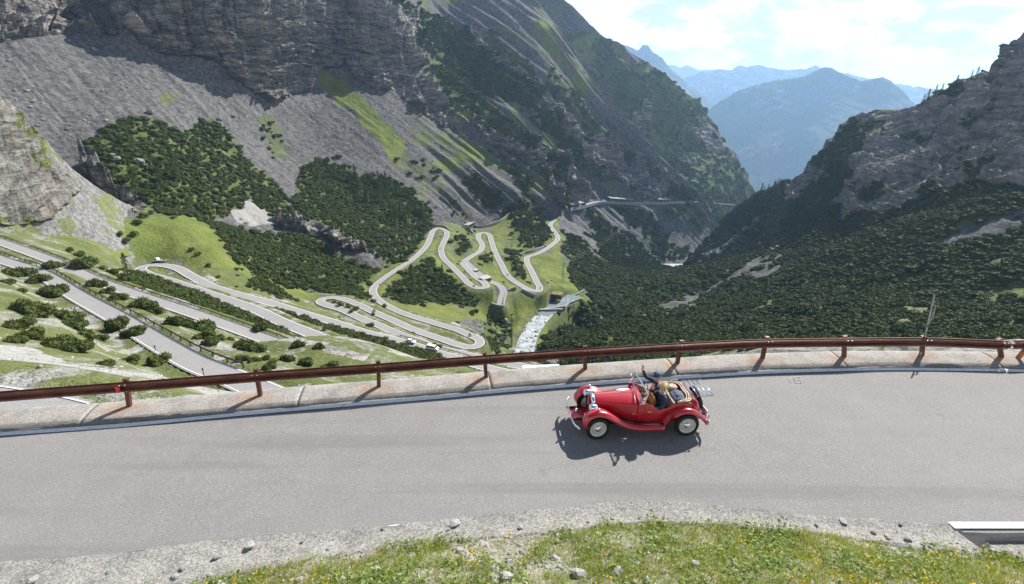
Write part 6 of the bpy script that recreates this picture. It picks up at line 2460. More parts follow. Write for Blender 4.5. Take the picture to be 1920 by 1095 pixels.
# ---- chassis and floor
MB().box((0.0, 0, 0.29), (3.1, 0.72, 0.10)).build('chassis', M['under'], car)
MB().tube([(1.194, -0.55, 0.33), (1.194, 0.55, 0.33)], 0.035, 8).build('front_axle', M['under'], car)
MB().tube([(-1.194, -0.55, 0.33), (-1.194, 0.55, 0.33)], 0.05, 8).build('rear_axle', M['under'], car)

# ---- body tub: scuttle, cut-away doors, rear quarter
TOPZ = [(0.12, 1.005), (-0.02, 0.99), (-0.12, 0.945), (-0.22, 0.885), (-0.34, 0.82), (-0.48, 0.775), (-0.60, 0.775), (-0.68, 0.81), (-0.76, 0.875), (-0.86, 0.92), (-1.0, 0.93), (-1.32, 0.915)]
BODYW = [(0.12, 0.475), (-0.1, 0.505), (-0.5, 0.535), (-0.9, 0.545), (-1.2, 0.52), (-1.34, 0.50)]


def body_side(x, s, inset=0.0):
    w = interp(x, BODYW) - inset
    zt = interp(x, TOPZ)
    zb = 0.335
    return [(x, s * (w - 0.05), zb), (x, s * (w - 0.012), zb + 0.10), (x, s * w, zb + (zt - zb) * 0.45), (x, s * (w + 0.004), zb + (zt - zb) * 0.8), (x, s * w, zt - 0.015), (x, s * (w - 0.012), zt), (x, s * (w - 0.03), zt - 0.012), (x, s * (w - 0.035), zt - 0.06), (x, s * (w - 0.045), 0.40)]


for s in (1, -1):
    loft_obj('scuttle_side', [body_side(x, s) for x in np.linspace(0.10, -0.045, 5)], M['red'], car)
    dr = loft_obj('door', [body_side(x, s) for x in np.linspace(-0.055, -0.70, 22)], M['red'], car)
    MB().tube([(-0.13, s * 0.53, 0.72), (-0.16, s * 0.555, 0.725), (-0.25, s * 0.558, 0.705)], [0.012, 0.012, 0.008], 7).build('door_handle', M['chrome'], dr, True)
    qp = loft_obj('rear_quarter', [body_side(x, s) for x in np.linspace(-0.71, -1.34, 18)], M['red'], car)
    # inner trim of the door top
# scuttle top and dashboard
secs = []
for x in np.linspace(0.10, -0.03, 5):
    w = interp(x, BODYW) - 0.012
    secs.append([(x, w * math.cos(a), (1.005 - 0.14) + 0.14 * math.sin(a) ** 0.8 - 0.01) for a in np.linspace(0, math.pi, 17)])
loft_obj('scuttle', secs, M['red'], car, solid=0.006)
dash = empty('dashboard', (0, 0, 0)); dash.parent = car
MB().box((-0.05, 0, 0.85), (0.03, 0.92, 0.22)).build('panel', M['red'], dash)
for y in (-0.32, -0.16, 0.0, 0.16, 0.32):
    MB().lathe([(0.0, -0.012), (0.05, -0.010), (0.055, 0.0), (0.055, 0.02)], (-0.068, y, 0.88), 'X', 14).build('gauge', M['rim'], dash)
MB().tube([(-0.10, -0.24, 0.88), (-0.32, -0.24, 0.93)], 0.018, 8).build('steering_column', M['black'], dash)
ring = [(-0.33 + 0.03 * math.sin(a), -0.24 + 0.19 * math.cos(a), 0.935 + 0.185 * math.sin(a)) for a in np.linspace(0, 2 * math.pi, 24, endpoint=False)]
MB().tube(ring, 0.012, 7, close=True).build('steering_wheel', M['black'], dash, True)
# back panel of the tub, fuel tank slab behind it
loft_obj('back_panel', [[(-1.34, y, z) for y in np.linspace(-0.485, 0.485, 5)] for z in np.linspace(0.40, 0.945, 4)], M['red'], car, solid=0.02)
tank = [[(x0, y, z0) for y in (-0.46, -0.3, 0, 0.3, 0.46)] for x0, z0 in ((-1.36, 0.92), (-1.43, 0.925), (-1.50, 0.90), (-1.60, 0.62), (-1.66, 0.42), (-1.60, 0.36), (-1.36, 0.36))]
loft_obj('fuel_tank', tank, M['red'], car, solid=0.01)
for s in (1, -1):
    loft_obj('tank_end', [[(-1.36, s * 0.462, 0.92), (-1.50, s * 0.462, 0.90)], [(-1.36, s * 0.462, 0.62), (-1.60, s * 0.462, 0.62)], [(-1.36, s * 0.462, 0.36), (-1.64, s * 0.462, 0.38)]], M['red'], car, solid=0.012)
# floor, seats, luggage well
MB().box((-0.62, 0, 0.39), (1.36, 0.96, 0.03)).build('floor', M['under'], car)
seat = empty('seat', (0, 0, 0)); seat.parent = car
for s in (1, -1):
    mb = MB(); mb.box((-0.52, s * 0.235, 0.52), (0.50, 0.44, 0.16))
    o = mb.build('cushion', M['leather'], seat); b = o.modifiers.new('b', 'BEVEL'); b.width = 0.04; b.segments = 3
mb = MB(); mb.box((-0.82, 0, 0.72), (0.09, 0.96, 0.40), mat=Matrix.Rotation(-0.2, 3, 'Y'))
o = mb.build('seat_back', M['leather'], seat); b = o.modifiers.new('b', 'BEVEL'); b.width = 0.04; b.segments = 3
# folded hood: pleated canvas round the back of the cockpit
hood = empty('folded_hood', (0, 0, -0.04)); hood.parent = car
for k in range(3):
    r0 = 0.024 - 0.002 * k
    yy, xx, zz = 0.50 - 0.015 * k, -1.36 + 0.055 * k, 1.00 + 0.012 * k + (0.02 if k % 2 else 0)
    C_ = catmull([(-0.92 - 0.03 * k, yy, 0.985), (-1.08, yy - 0.005, 0.995 + 0.01 * k), (xx + 0.06, yy - 0.07, zz), (xx, yy - 0.22, zz + 0.012), (xx, 0, zz + 0.02), (xx, -yy + 0.22, zz + 0.012), (xx + 0.06, -yy + 0.07, zz), (-1.08, -yy + 0.005, 0.995 + 0.01 * k), (-0.92 - 0.03 * k, -yy, 0.985)], 0.07)
    C_[:, 2] += 0.012 * np.sin(np.arange(len(C_)) * 0.9 + k)
    MB().tube([tuple(q) for q in C_], [r0 * (1 + 0.18 * math.sin(i * 0.7 + k)) for i in range(len(C_))], 9).build('pleat', M['canvas'], hood, True)
for s in (1, -1):
    MB().tube([(-0.98, s * 0.51, 0.99), (-1.10, s * 0.50, 1.05), (-1.30, s * 0.46, 1.07)], 0.012, 7).build('hood_iron', M['canvas'], hood, True)

# ---- windscreen
ws = empty('windscreen', (0, 0, 0)); ws.parent = car
B0, B1 = Vector((-0.01, 0, 0.975)), Vector((-0.09, 0, 1.285))
fr_pts = [Vector((B0.x, 0.555, B0.z)), Vector((B1.x, 0.555, B1.z)), Vector((B1.x, -0.555, B1.z)), Vector((B0.x, -0.555, B0.z))]
MB().tube([*fr_pts, fr_pts[0]], 0.019, 8).build('frame', M['chrome'], ws)
me = py_mesh('pane', [p + (q - p) * 0.0 for p, q in zip(fr_pts, fr_pts)], [(0, 1, 2, 3)])
o = link('pane', me, M['glass'], ws)
for s in (1, -1):
    MB().tube([(0.07, s * 0.49, 0.93), (0.03, s * 0.55, 0.97), (-0.05, s * 0.562, 1.12)], [0.018, 0.016, 0.012], 7).build('bracket', M['chrome'], ws)
MB().tube([(-0.02, -0.40, 1.0), (-0.035, -0.10, 1.03)], 0.008, 5).build('wiper', M['black'], ws)
MB().tube([(-0.02, 0.40, 1.0), (-0.035, 0.10, 1.03)], 0.008, 5).build('wiper', M['black'], ws)
# mirrors on the scuttle
for s in (1, -1):
    mb = MB()
    mb.tube([(0.0, s * 0.50, 0.97), (0.02, s * 0.58, 1.11)], 0.008, 6)
    mb.lathe([(0.0, 0.02), (0.045, 0.012), (0.05, 0.0), (0.05, -0.012)], (0.02, s * 0.60, 1.15), 'X', 14)
    mb.build('wing_mirror', M['chrome'], car, True)

# ---- wheels
def wheel(name, x, y, s, parent, spare=False):
    root = empty(name, (0, 0, 0)); root.parent = parent
    R = 0.325
    prof = [(0.215, -0.05), (0.235, -0.062), (0.27, -0.070), (0.30, -0.062), (0.318, -0.045), (0.325, -0.02), (0.325, 0.02), (0.318, 0.045), (0.30, 0.062), (0.27, 0.070), (0.235, 0.062), (0.215, 0.05), (0.215, -0.05)]
    ty = MB().lathe(prof, (0, 0, 0), 'Y', 36, False).build('tyre', M['tyre'], root, True)
    rp = [(0.0, 0.020), (0.07, 0.022), (0.10, 0.030), (0.135, 0.034), (0.165, 0.022), (0.178, 0.012), (0.19, 0.03), (0.208, 0.052), (0.222, 0.058), (0.226, 0.050), (0.215, -0.05), (0.0, -0.05)]
    ri = MB().lathe([(a, s * b) for a, b in rp], (0, 0, 0), 'Y', 36).build('rim', M['rim'], root, True)
    MB().lathe([(0.092, s * 0.026), (0.088, s * 0.045), (0.06, s * 0.066), (0.03, s * 0.074), (0.0, s * 0.075)], (0, 0, 0), 'Y', 20).build('hub_cap', M['chrome'], root, True)
    for k in range(16):
        a = k * 2 * math.pi / 16
        MB().lathe([(0.011, 0.0), (0.0115, s * 0.004), (0.0, s * 0.005)], (0.158 * math.cos(a), s * 0.0255, 0.158 * math.sin(a)), 'Y', 8).build('vent_hole', M['darkhole'], root)
    root.location = (x, y, R)
    return root


for s in (1, -1):
    wf = wheel('wheel', 1.194, s * 0.615, s, car)
    wf.rotation_euler = (0, 0, 0.10)
    wheel('wheel', -1.194, s * 0.635, s, car)
sw = wheel('spare_wheel', 0, 0, 1, car)
sw.location = (-1.66, 0, 0.74)
sw.rotation_euler = (0.0, 0.0, math.pi / 2)
sw.rotation_euler = Euler((0, 0.0, math.pi / 2))
sw.rotation_euler.rotate_axis('X', 0.30)
MB().tube([(-1.66, -0.40, 0.44), (-1.80, -0.40, 0.46), (-1.80, 0.40, 0.46), (-1.66, 0.40, 0.44)], 0.018, 6).build('plate_bracket', M['black'], car)
o = MB().box((-1.80, 0.28, 0.50), (0.015, 0.30, 0.16), mat=Matrix.Rotation(-0.25, 3, 'Y')).build('number_plate', M['plate'], car)
for s in (1, -1):
    mb = MB().lathe([(0.0, -0.05), (0.03, -0.045), (0.038, -0.01), (0.038, 0.03)], (-1.72, s * 0.60, 0.55), 'X', 12)
    tl = mb.build('tail_lamp', M['chrome'], car, True)
    MB().lathe([(0.034, -0.052), (0.025, -0.07), (0.0, -0.075)], (-1.72, s * 0.60, 0.55), 'X', 12).build('lens', M['amber'], tl, True)
# luggage rack of chrome bars over the spare wheel
rk = empty('luggage_rack', (0, 0, -0.03)); rk.parent = car
rx0, rx1, rz0, rz1 = -1.40, -1.92, 1.06, 1.08
MB().tube([(rx0, 0.42, rz0), (rx1, 0.40, rz1), (rx1, -0.40, rz1), (rx0, -0.42, rz0)], 0.016, 7, close=True).build('rail', M['chrome'], rk, True)
for k in range(1, 4):
    f = k / 4
    x = rx0 + (rx1 - rx0) * f
    MB().tube([(x, 0.41, rz0 + 0.02 * f), (x, -0.41, rz0 + 0.02 * f)], 0.012, 6).build('cross_bar', M['chrome'], rk, True)
for s in (1, -1):
    MB().tube([(-1.40, s * 0.36, 1.06), (-1.45, s * 0.36, 0.90)], 0.009, 6).build('stay', M['chrome'], rk, True)
    MB().tube([(-1.80, s * 0.30, 1.07), (-1.62, s * 0.30, 0.60)], 0.009, 6).build('stay', M['chrome'], rk, True)

# things carried behind the seats
CM = car.matrix_world.copy() if False else Matrix.Translation(car.location) @ Matrix.Rotation(car.rotation_euler.z, 4, 'Z')


def at_car(p):
    return CM @ Vector(p)


t = NT('navy_checked_cloth')
p_ = t.pos()
wv = t.new('ShaderNodeTexWave'); wv.inputs['Scale'].default_value = 9.0; wv.inputs['Distortion'].default_value = 3.0
t.l.new(p_, wv.inputs[0])
M['cloth'] = t.done(t.ramp(wv.outputs['Fac'], [(0.3, (0.025, 0.035, 0.075)), (0.75, (0.05, 0.065, 0.12)), (0.92, (0.30, 0.31, 0.34))]), 0.85)


def heap(name, c, s, seed, mat, label, cat):
    bm = bmesh.new()
    bmesh.ops.create_icosphere(bm, subdivisions=4, radius=1.0)
    from mathutils import noise as mn
    for v in bm.verts:
        d = v.co.copy()
        r = 1 + 0.22 * mn.noise(d * 1.6 + Vector((seed, 0, 0))) + 0.07 * mn.noise(d * 5 + Vector((0, seed, 0)))
        v.co = Vector((math.copysign(abs(d.x) ** 0.7, d.x), math.copysign(abs(d.y) ** 0.7, d.y), d.z)) * r
    me = bpy.data.meshes.new(name)
    bm.to_mesh(me); bm.free()
    o = link(name, me, mat, None, True)
    o.location = at_car(c)
    o.rotation_euler = (0, 0, car.rotation_euler.z)
    o.scale = s
    tag(o, label, cat)
    return o


heap('jacket', (-1.06, 0.16, 0.88), (0.19, 0.25, 0.13), 1.0, M['cloth'], 'crumpled navy jacket lying behind the car seats', 'jacket')
heap('travel_bag', (-1.06, -0.28, 0.86), (0.17, 0.18, 0.13), 5.0, M['leather'], 'tan travel bag stowed behind the driver', 'bag')
# ------------------------------------------------------------------ the two people and the dog in the car
M['skin'] = plain('skin', (0.55, 0.33, 0.24), 0.55, 0, 0.05, 30)
M['navy'] = plain('navy_jacket', (0.030, 0.042, 0.085), 0.8, 0, 0.25, 14)
M['trousers'] = plain('dark_trousers', (0.05, 0.055, 0.07), 0.85)
M['blond'] = plain('blond_hair', (0.74, 0.60, 0.38), 0.6, 0, 0.25, 60)
M['cap'] = plain('blue_cap', (0.035, 0.075, 0.17), 0.7, 0, 0.1)
M['dogfur'] = plain('brown_fur', (0.30, 0.145, 0.055), 0.8, 0, 0.35, 40)
M['eye'] = plain('eye_dark', (0.02, 0.015, 0.012), 0.2)
M['lips'] = plain('lips', (0.42, 0.16, 0.14), 0.5)
M['collar'] = plain('grey_collar', (0.28, 0.30, 0.32), 0.85, 0, 0.1)


def skin_mesh(name, verts, edges, radii, root=0, sub=2):
    me = bpy.data.meshes.new(name)
    me.from_pydata([tuple(v) for v in verts], edges, [])
    o = bpy.data.objects.new(name, me)
    COL.objects.link(o)
    bpy.context.view_layer.objects.active = o
    m = o.modifiers.new('skin', 'SKIN')
    m.use_smooth_shade = True
    for i, r in enumerate(radii):
        sv = me.skin_vertices[0].data[i]
        sv.radius = (r, r) if not isinstance(r, tuple) else r
        sv.use_root = (i == root)
    s = o.modifiers.new('sub', 'SUBSURF'); s.levels = sub; s.render_levels = sub
    dg = bpy.context.evaluated_depsgraph_get()
    out = bpy.data.meshes.new_from_object(o.evaluated_get(dg))
    bpy.data.objects.remove(o)
    bpy.data.meshes.remove(me)
    out.name = name
    return out


def hand_chain(V, E, R, kinds, wrist, palm_dir, across, normal, curl=0.15):
    """palm and five separate fingers"""
    wv = V[wrist]
    palm = len(V)
    V.append(wv + palm_dir * 0.055); R.append((0.036, 0.020)); kinds.append('skin'); E.append((wrist, palm))
    for k, (o_, L) in enumerate(((-0.030, 0.062), (-0.011, 0.074), (0.010, 0.070), (0.028, 0.055))):
        prev = palm
        d = (palm_dir + across * o_ * 5).normalized()
        kn = V[palm] + across * o_ + palm_dir * 0.030
        for q in range(3):
            V.append(kn + d * (L * q / 2.0) + normal * (-curl * L * (q / 2.0) ** 2)); R.append(0.0115 - 0.0012 * q); kinds.append('skin')
            E.append((prev, len(V) - 1)); prev = len(V) - 1
    th = wv + palm_dir * 0.03 - across * 0.030
    prev = palm
    for q in range(3):
        V.append(th + (palm_dir * 0.5 - across * 0.85).normalized() * 0.026 * (q + 0.3)); R.append(0.0105 - 0.001 * q); kinds.append('skin')
        E.append((prev, len(V) - 1)); prev = len(V) - 1


def person(label, cat, seat_c, yaw, head_turn, lean, arms, hair, jacket='navy', scale=1.0):
    """seated person; local x forward, y left, z up, hips at the origin"""
    V, E, R, kinds = [], [], [], []

    def add(p, r, kind, prev=None):
        V.append(Vector(p)); R.append(r); kinds.append(kind)
        if prev is not None:
            E.append((prev, len(V) - 1))
        return len(V) - 1
    pel = add((0, 0, 0.02), (0.17, 0.13), 'leg')
    ab = add((-0.02 + lean * 0.15, 0, 0.20), (0.155, 0.115), 'jacket', pel)
    ch = add((-0.03 + lean * 0.35, 0, 0.40), (0.185, 0.13), 'jacket', ab)
    nb = add((-0.02 + lean * 0.5, 0, 0.53), (0.075, 0.07), 'jacket', ch)
    nk = add((0.0 + lean * 0.55, 0, 0.60), 0.058, 'skin', nb)
    hx = 0.02 + lean * 0.62
    add((hx, 0, 0.68), 0.078, 'skin', nk)
    h2 = add((hx + 0.005, 0, 0.76), 0.098, 'skin', len(V) - 1)
    add((hx, 0, 0.83), 0.078, 'skin', h2)
    for s in (1, -1):
        hp = add((0.05, s * 0.09, 0.0), 0.095, 'leg', pel)
        kn = add((0.42, s * 0.13, 0.06), 0.068, 'leg', hp)
        an = add((0.58, s * 0.13, -0.20), 0.045, 'leg', kn)
        add((0.66, s * 0.13, -0.23), 0.035, 'shoe', an)
    for s, (el, wr, pd, ac, nm) in zip((1, -1), arms):
        sh = add((-0.02 + lean * 0.42, s * 0.19, 0.47), 0.072, 'jacket', ch)
        e = add(el, 0.060, 'jacket', sh)
        mid_ = (Vector(el) + (Vector(wr) - Vector(el)) * 0.8)
        m_ = add(mid_, 0.050, 'jacket', e)
        w = add(wr, 0.032, 'skin', m_)
        hand_chain(V, E, R, kinds, w, Vector(pd).normalized(), Vector(ac).normalized(), Vector(nm).normalized())
    me = skin_mesh('person', V, E, R)
    mats = {'skin': M['skin'], 'jacket': M[jacket], 'leg': M['trousers'], 'shoe': M['black']}
    order_ = list(mats)
    for k in order_:
        me.materials.append(mats[k])
    k_ = kdtree.KDTree(len(V))
    # nearest point along bones decides skin or cloth
    samples, sk = [], []
    for a, b in E:
        for f in (0.15, 0.5, 0.85):
            samples.append(V[a].lerp(V[b], f)); sk.append(kinds[b] if f > 0.3 else kinds[a])
    k_ = kdtree.KDTree(len(samples))
    for i, q in enumerate(samples):
        k_.insert(q, i)
    k_.balance()
    mi = []
    for f in me.polygons:
        i = k_.find(f.center)[1]
        kk = sk[i]
        if kk == 'skin' and f.center.z < 0.55 and abs(f.center.y) < 0.12 and f.center.x < 0.1:
            kk = 'jacket'
        mi.append(order_.index(kk))
    me.polygons.foreach_set('material_index', np.array(mi, np.int32))
    # turn the head
    hr = Matrix.Rotation(head_turn, 3, 'Z')
    piv = Vector((hx - 0.02, 0, 0.60))
    for v in me.vertices:
        if v.co.z > 0.60 and abs(v.co.y) < 0.13 and abs(v.co.x - hx) < 0.16:
            f = min((v.co.z - 0.60) / 0.06, 1)
            d = v.co - piv
            v.co = piv + d.lerp(hr @ d, f)
    me.update()
    o = link('person', me, [], None, True)
    o.location = at_car(seat_c)
    o.rotation_euler = (0, 0, car.rotation_euler.z + yaw)
    o.scale = (scale,) * 3
    tag(o, label, cat)

    def H(p):
        d = Vector(p) + Vector((hx, 0, 0.755)) - piv
        return piv + hr @ d
    # face
    face = [('nose', M['skin'], [(0.097, 0, -0.005)], 0.017), ('eye', M['eye'], [(0.088, 0.034, 0.018)], 0.011), ('eye', M['eye'], [(0.088, -0.034, 0.018)], 0.011), ('mouth', M['lips'], [(0.088, 0, -0.048)], 0.014), ('ear', M['skin'], [(0.0, 0.096, 0.0)], 0.024), ('ear', M['skin'], [(0.0, -0.096, 0.0)], 0.024)]
    for nm, mt, cs, r in face:
        bm = bmesh.new()
        bmesh.ops.create_icosphere(bm, subdivisions=2, radius=r)
        me2 = bpy.data.meshes.new(nm); bm.to_mesh(me2); bm.free()
        q = link(nm, me2, mt, o, True)
        q.location = H(cs[0])
    random.seed(9)
    if hair == 'cap':
        mb = MB()
        mb.lathe([(0.108, 0.035), (0.110, 0.06), (0.102, 0.09), (0.075, 0.118), (0.035, 0.132), (0.0, 0.134)], (0, 0, 0), 'Z', 24)
        me2 = mb.mesh('cap')
        q = link('cap', me2, M['cap'], o, True); q.location = H((0, 0, 0)); q.rotation_euler = (0, 0, head_turn)
        pts = [(0.09 + 0.10 * math.cos(a) * 0.9, 0.085 * math.sin(a), 0.043 - 0.012 * math.cos(a)) for a in np.linspace(-math.pi / 2, math.pi / 2, 13)]
        me2 = py_mesh('brim', [(0.07, 0, 0.045)] + pts, [(0, i + 1, i + 2) for i in range(12)])
        b_ = link('brim', me2, M['cap'], q); sm_ = b_.modifiers.new('s', 'SOLIDIFY'); sm_.thickness = 0.006
        mb = MB()
        for k in range(160):
            a = random.uniform(1.0, 5.28)
            z = random.uniform(-0.035, 0.045)
            c = Vector((0.098 * math.cos(a), 0.098 * math.sin(a), z))
            mb.tube([c, c * 1.08 - Vector((0, 0, 0.02))], [0.008, 0.002], 4)
        q2 = link('hair', mb.mesh('hair'), M['collar'], o); q2.location = H((0, 0, 0)); q2.rotation_euler = (0, 0, head_turn)
    else:
        bm = bmesh.new()
        bmesh.ops.create_icosphere(bm, subdivisions=4, radius=1.0)
        from mathutils import noise as mn
        for v in bm.verts:
            d = v.co.normalized()
            curl = abs(mn.noise(d * 4.2 + Vector((3, 1, 2)))) * 0.028 + abs(mn.noise(d * 9.0)) * 0.016
            r = 0.112 + curl
            v.co = Vector((d.x * r * 1.02 - 0.022, d.y * r * 1.06, d.z * r + 0.018))
        bmesh.ops.delete(bm, geom=[v for v in bm.verts if v.co.x > 0.045 and v.co.z < 0.065], context='VERTS')
        me2 = bpy.data.meshes.new('hair'); bm.to_mesh(me2); bm.free()
        q2 = link('hair', me2, M['blond'], o, True); q2.location = H((0, 0, 0)); q2.rotation_euler = (0, 0, head_turn)
        mb = MB()
        for k in range(260):
            d = Vector((random.gauss(-0.3, 1), random.gauss(0, 1), random.gauss(0.3, .8))).normalized()
            if d.x > 0.45 and d.z < 0.5:
                continue
            c = Vector((d.x * 0.122 - 0.022, d.y * 0.126, d.z * 0.122 + 0.018))
            s1 = Vector((random.gauss(0, .014), random.gauss(0, .014), random.gauss(0, .014)))
            mb.tube([c, c + d * 0.015 + s1, c + d * 0.018 + s1 * 2.2], [0.010, 0.009, 0.004], 4)
        q3 = link('curls', mb.mesh('curls'), M['blond'], q2); q3['kind'] = 'stuff'
    mb = MB()
    mb.tube([(0.075 * math.cos(a) + hx - 0.03, 0.085 * math.sin(a), 0.555 + 0.015 * math.cos(a)) for a in np.linspace(0, 2 * math.pi, 18, endpoint=False)], 0.022, 7, close=True)
    mb.build('collar', M['collar'] if hair != 'cap' else M['navy'], o, True)
    return o


# driver on the far side: right arm raised and waving, left hand at the wheel
person('person in navy jacket and blue cap at the wheel raising an open hand', 'person', (-0.60, -0.24, 0.60), 0.0, 0.95, 0.0,
       [((0.12, 0.27, 0.30), (0.27, 0.12, 0.40), (0.6, -0.4, 0.2), (0, 1, 0.2), (0, 0, 1)),
        ((0.20, -0.34, 0.52), (0.30, -0.40, 0.74), (0.05, 0.0, 1.0), (0.5, -0.85, 0), (0.85, 0.5, 0))], 'cap', scale=0.96)
# passenger: left arm round the dog, right hand raised in a wave
person('person with curly blond hair and navy jacket waving beside the driver', 'person', (-0.60, 0.24, 0.56), 0.1, 0.55, 0.02,
       [((0.14, 0.30, 0.24), (0.33, 0.16, 0.24), (0.7, -0.6, 0.1), (0.3, 0.6, 0.6), (0.2, 0.5, -0.8)),
        ((0.17, -0.22, 0.42), (0.24, -0.14, 0.66), (0.1, 0.1, 1.0), (0.5, -0.85, 0), (0.85, 0.5, 0))], 'curly', scale=0.94)

# dog sitting on the passenger's lap
V = [Vector(q) for q in ((0, 0, 0.05), (0.02, 0, 0.18), (0.07, 0, 0.30), (0.10, 0, 0.38), (0.13, 0, 0.43), (0.21, 0, 0.41), (0.27, 0, 0.395),
                         (0.07, 0.07, 0.20), (0.13, 0.075, 0.08), (0.17, 0.075, -0.02), (0.07, -0.07, 0.20), (0.13, -0.075, 0.08), (0.17, -0.075, -0.02),
                         (0.0, 0.10, 0.04), (0.14, 0.12, 0.0), (0.0, -0.10, 0.04), (0.14, -0.12, 0.0), (-0.10, 0, 0.03), (-0.18, 0.05, 0.05))]
E = [(0, 1), (1, 2), (2, 3), (3, 4), (4, 5), (5, 6), (2, 7), (7, 8), (8, 9), (2, 10), (10, 11), (11, 12), (0, 13), (13, 14), (0, 15), (15, 16), (0, 17), (17, 18)]
R_ = [0.12, 0.115, 0.105, 0.075, 0.092, 0.050, 0.036, 0.05, 0.036, 0.03, 0.05, 0.036, 0.03, 0.075, 0.04, 0.075, 0.04, 0.03, 0.02]
me = skin_mesh('dog', V, E, R_)
from mathutils import noise as mn
for v in me.vertices:
    v.co += v.normal * (abs(mn.noise(v.co * 26)) * 0.022)
me.materials.append(M['dogfur'])
dog = link('dog', me, [], None, True)
dog.location = at_car((-0.34, 0.20, 0.66))
dog.rotation_euler = (0, 0, car.rotation_euler.z + 0.35)
tag(dog, 'brown curly dog sitting on the lap of the blond passenger', 'dog')
for s in (1, -1):
    MB().tube([(0.10, s * 0.075, 0.47), (0.105, s * 0.115, 0.42), (0.11, s * 0.118, 0.34)], [0.03, 0.034, 0.016], 8).build('ear', M['dogfur'], dog, True)
MB().lathe([(0.0, 0.012), (0.014, 0.006), (0.014, -0.006), (0.0, -0.01)], (0.30, 0, 0.41), 'X', 8).build('nose', M['eye'], dog)
# ------------------------------------------------------------------ buildings, walls and small works in the valley
def on_px(px, py, z):
    return at_z(np.array(px, float), np.array(py, float), np.array(z, float))


M['redwall'] = plain('red_timber_wall', (0.27, 0.065, 0.04), 0.8, 0, 0.2, 2)
M['roof'] = plain('grey_slab_roof', (0.40, 0.39, 0.39), 0.85, 0, 0.15, 1)
M['white'] = plain('white_sheet', (0.78, 0.79, 0.80), 0.5, 0, 0.04, 1)
M['window'] = plain('dark_window', (0.03, 0.035, 0.04), 0.15)
M['brownwall'] = plain('brown_wall', (0.12, 0.06, 0.045), 0.85, 0, 0.2, 1)
M['turfroof'] = plain('turf_roof', (0.17, 0.16, 0.06), 0.95, 0, 0.4, 0.8)
M['steel'] = plain('pylon_steel', (0.33, 0.35, 0.36), 0.5, 0.5)


def ground_at(px, py):
    return on_ground(px, py, only=(0,))


def house(name, label, c, rz, size, wallmat, roofmat, over=0.4, pitch=0.8, cat='house', doors=True):
    lx, ly, h = size
    root = empty(name, (c[0], c[1], c[2] - 0.3), rz)
    tag(root, label, cat)
    MB().box((0, 0, h / 2), (lx, ly, h)).build('wall', wallmat, root)
    mb = MB()
    x, y = lx / 2 + over, ly / 2 + over
    vs = [(-x, -y, h + 0.02), (x, -y, h + 0.02), (x, y, h + 0.02 + pitch), (-x, y, h + 0.02 + pitch)]
    mb.add(vs + [(a, b, z + 0.25) for a, b, z in vs], [(3, 2, 1, 0), (4, 5, 6, 7), (0, 1, 5, 4), (1, 2, 6, 5), (2, 3, 7, 6), (3, 0, 4, 7)])
    mb.build('roof', roofmat, root)
    for k in range(max(1, int(lx // 2.6))):
        xx = -lx / 2 + (k + 0.5) * lx / max(1, int(lx // 2.6))
        w = MB().box((xx, -ly / 2 - 0.02, h * 0.55), (0.9, 0.06, 1.0)).build('window', M['window'], root)
        MB().box((xx, -ly / 2 - 0.06, h * 0.55 - 0.56), (1.1, 0.12, 0.1)).build('sill', roofmat, w)
    if doors:
        MB().box((lx / 2 + 0.02, 0, 1.0), (0.06, 1.0, 2.0)).build('door', M['window'], root)
    return root


p = ground_at(910, 522)
house('mountain_hut', 'small red walled house with grey flat roof beside the bend', (p[0], p[1], CURVES['yard'][len(CURVES['yard']) // 3][2]), 0.75, (7.5, 5.0, 2.9), M['redwall'], M['roof'])
p = ground_at(893, 508)
house('shed', 'low ruined stone shed uphill of the red walled house', (p[0], p[1], p[2]), 0.7, (4.0, 3.0, 1.6), M['wall'], M['roof'], 0.1, 0.2, 'shed', False)
p = ground_at(1040, 557)
house('bridge_house', 'long brown building with a turf roof over the river outlet', (p[0], p[1], p[2] + 0.5), -0.35, (13.0, 6.0, 3.8), M['brownwall'], M['turfroof'], 0.3, 0.3, 'building', False)
p = on_px(1016, 698, -88.0)
house('tent_hall', 'white roofed hall by the lower hairpin seen under the guard rail', (p[0], p[1], p[2] - 2.0), 0.08, (14.0, 7.0, 2.6), M['white'], M['white'], 0.1, 0.6, 'building', False)


def wall_along(px_pts, h, thick, label, name='retaining_wall', mat=None, lift=0.0):
    P = np.array([ground_at(x, y) for x, y in px_pts])
    C_ = catmull(P, 2.0)
    o = sweep(name, C_, [(-thick / 2, -1.5), (thick / 2, -1.5), (thick / 2, h), (-thick / 2, h)], mat or M['wall'])
    o.location.z += lift
    tag(o, label, 'wall')
    return o


wall_along([(921, 571), (930, 572), (945, 576)], 1.3, 1.0, 'pale concrete wall at the end of the service road')
wall_along([(945, 574), (947, 560), (950, 549)], 1.2, 0.8, 'white parapet along the service road ramp')
wall_along([(952, 549), (962, 543), (968, 541)], 2.2, 0.8, 'grey retaining wall above the ramp')
wall_along([(978, 545), (992, 552), (1004, 556)], 2.2, 1.0, 'concrete wall under the meadow road bend')
wall_along([(882, 424), (888, 417), (900, 410), (930, 402), (955, 395), (984, 381)], 2.6, 0.8, 'long pale wall along the track over the scree')
wall_along([(975, 478), (987, 474), (1000, 470), (1020, 462)], 2.2, 0.8, 'stone wall above the meadow bend')
wall_along([(806, 428), (815, 422), (832, 423), (842, 430)], 1.2, 0.8, 'parapet wall round the top hairpin')
wall_along([(888, 438), (880, 428), (872, 420)], 2.4, 0.8, 'dark wall beside the track below the top hairpin')
wall_along([(1098, 545), (1080, 552), (1062, 556)], 1.2, 1.0, 'pale kerb of the lane beyond the bridge house')
wall_along([(1042, 585), (1052, 582), (1064, 574), (1066, 562)], 1.6, 0.8, 'curved concrete wall by the blue pool')
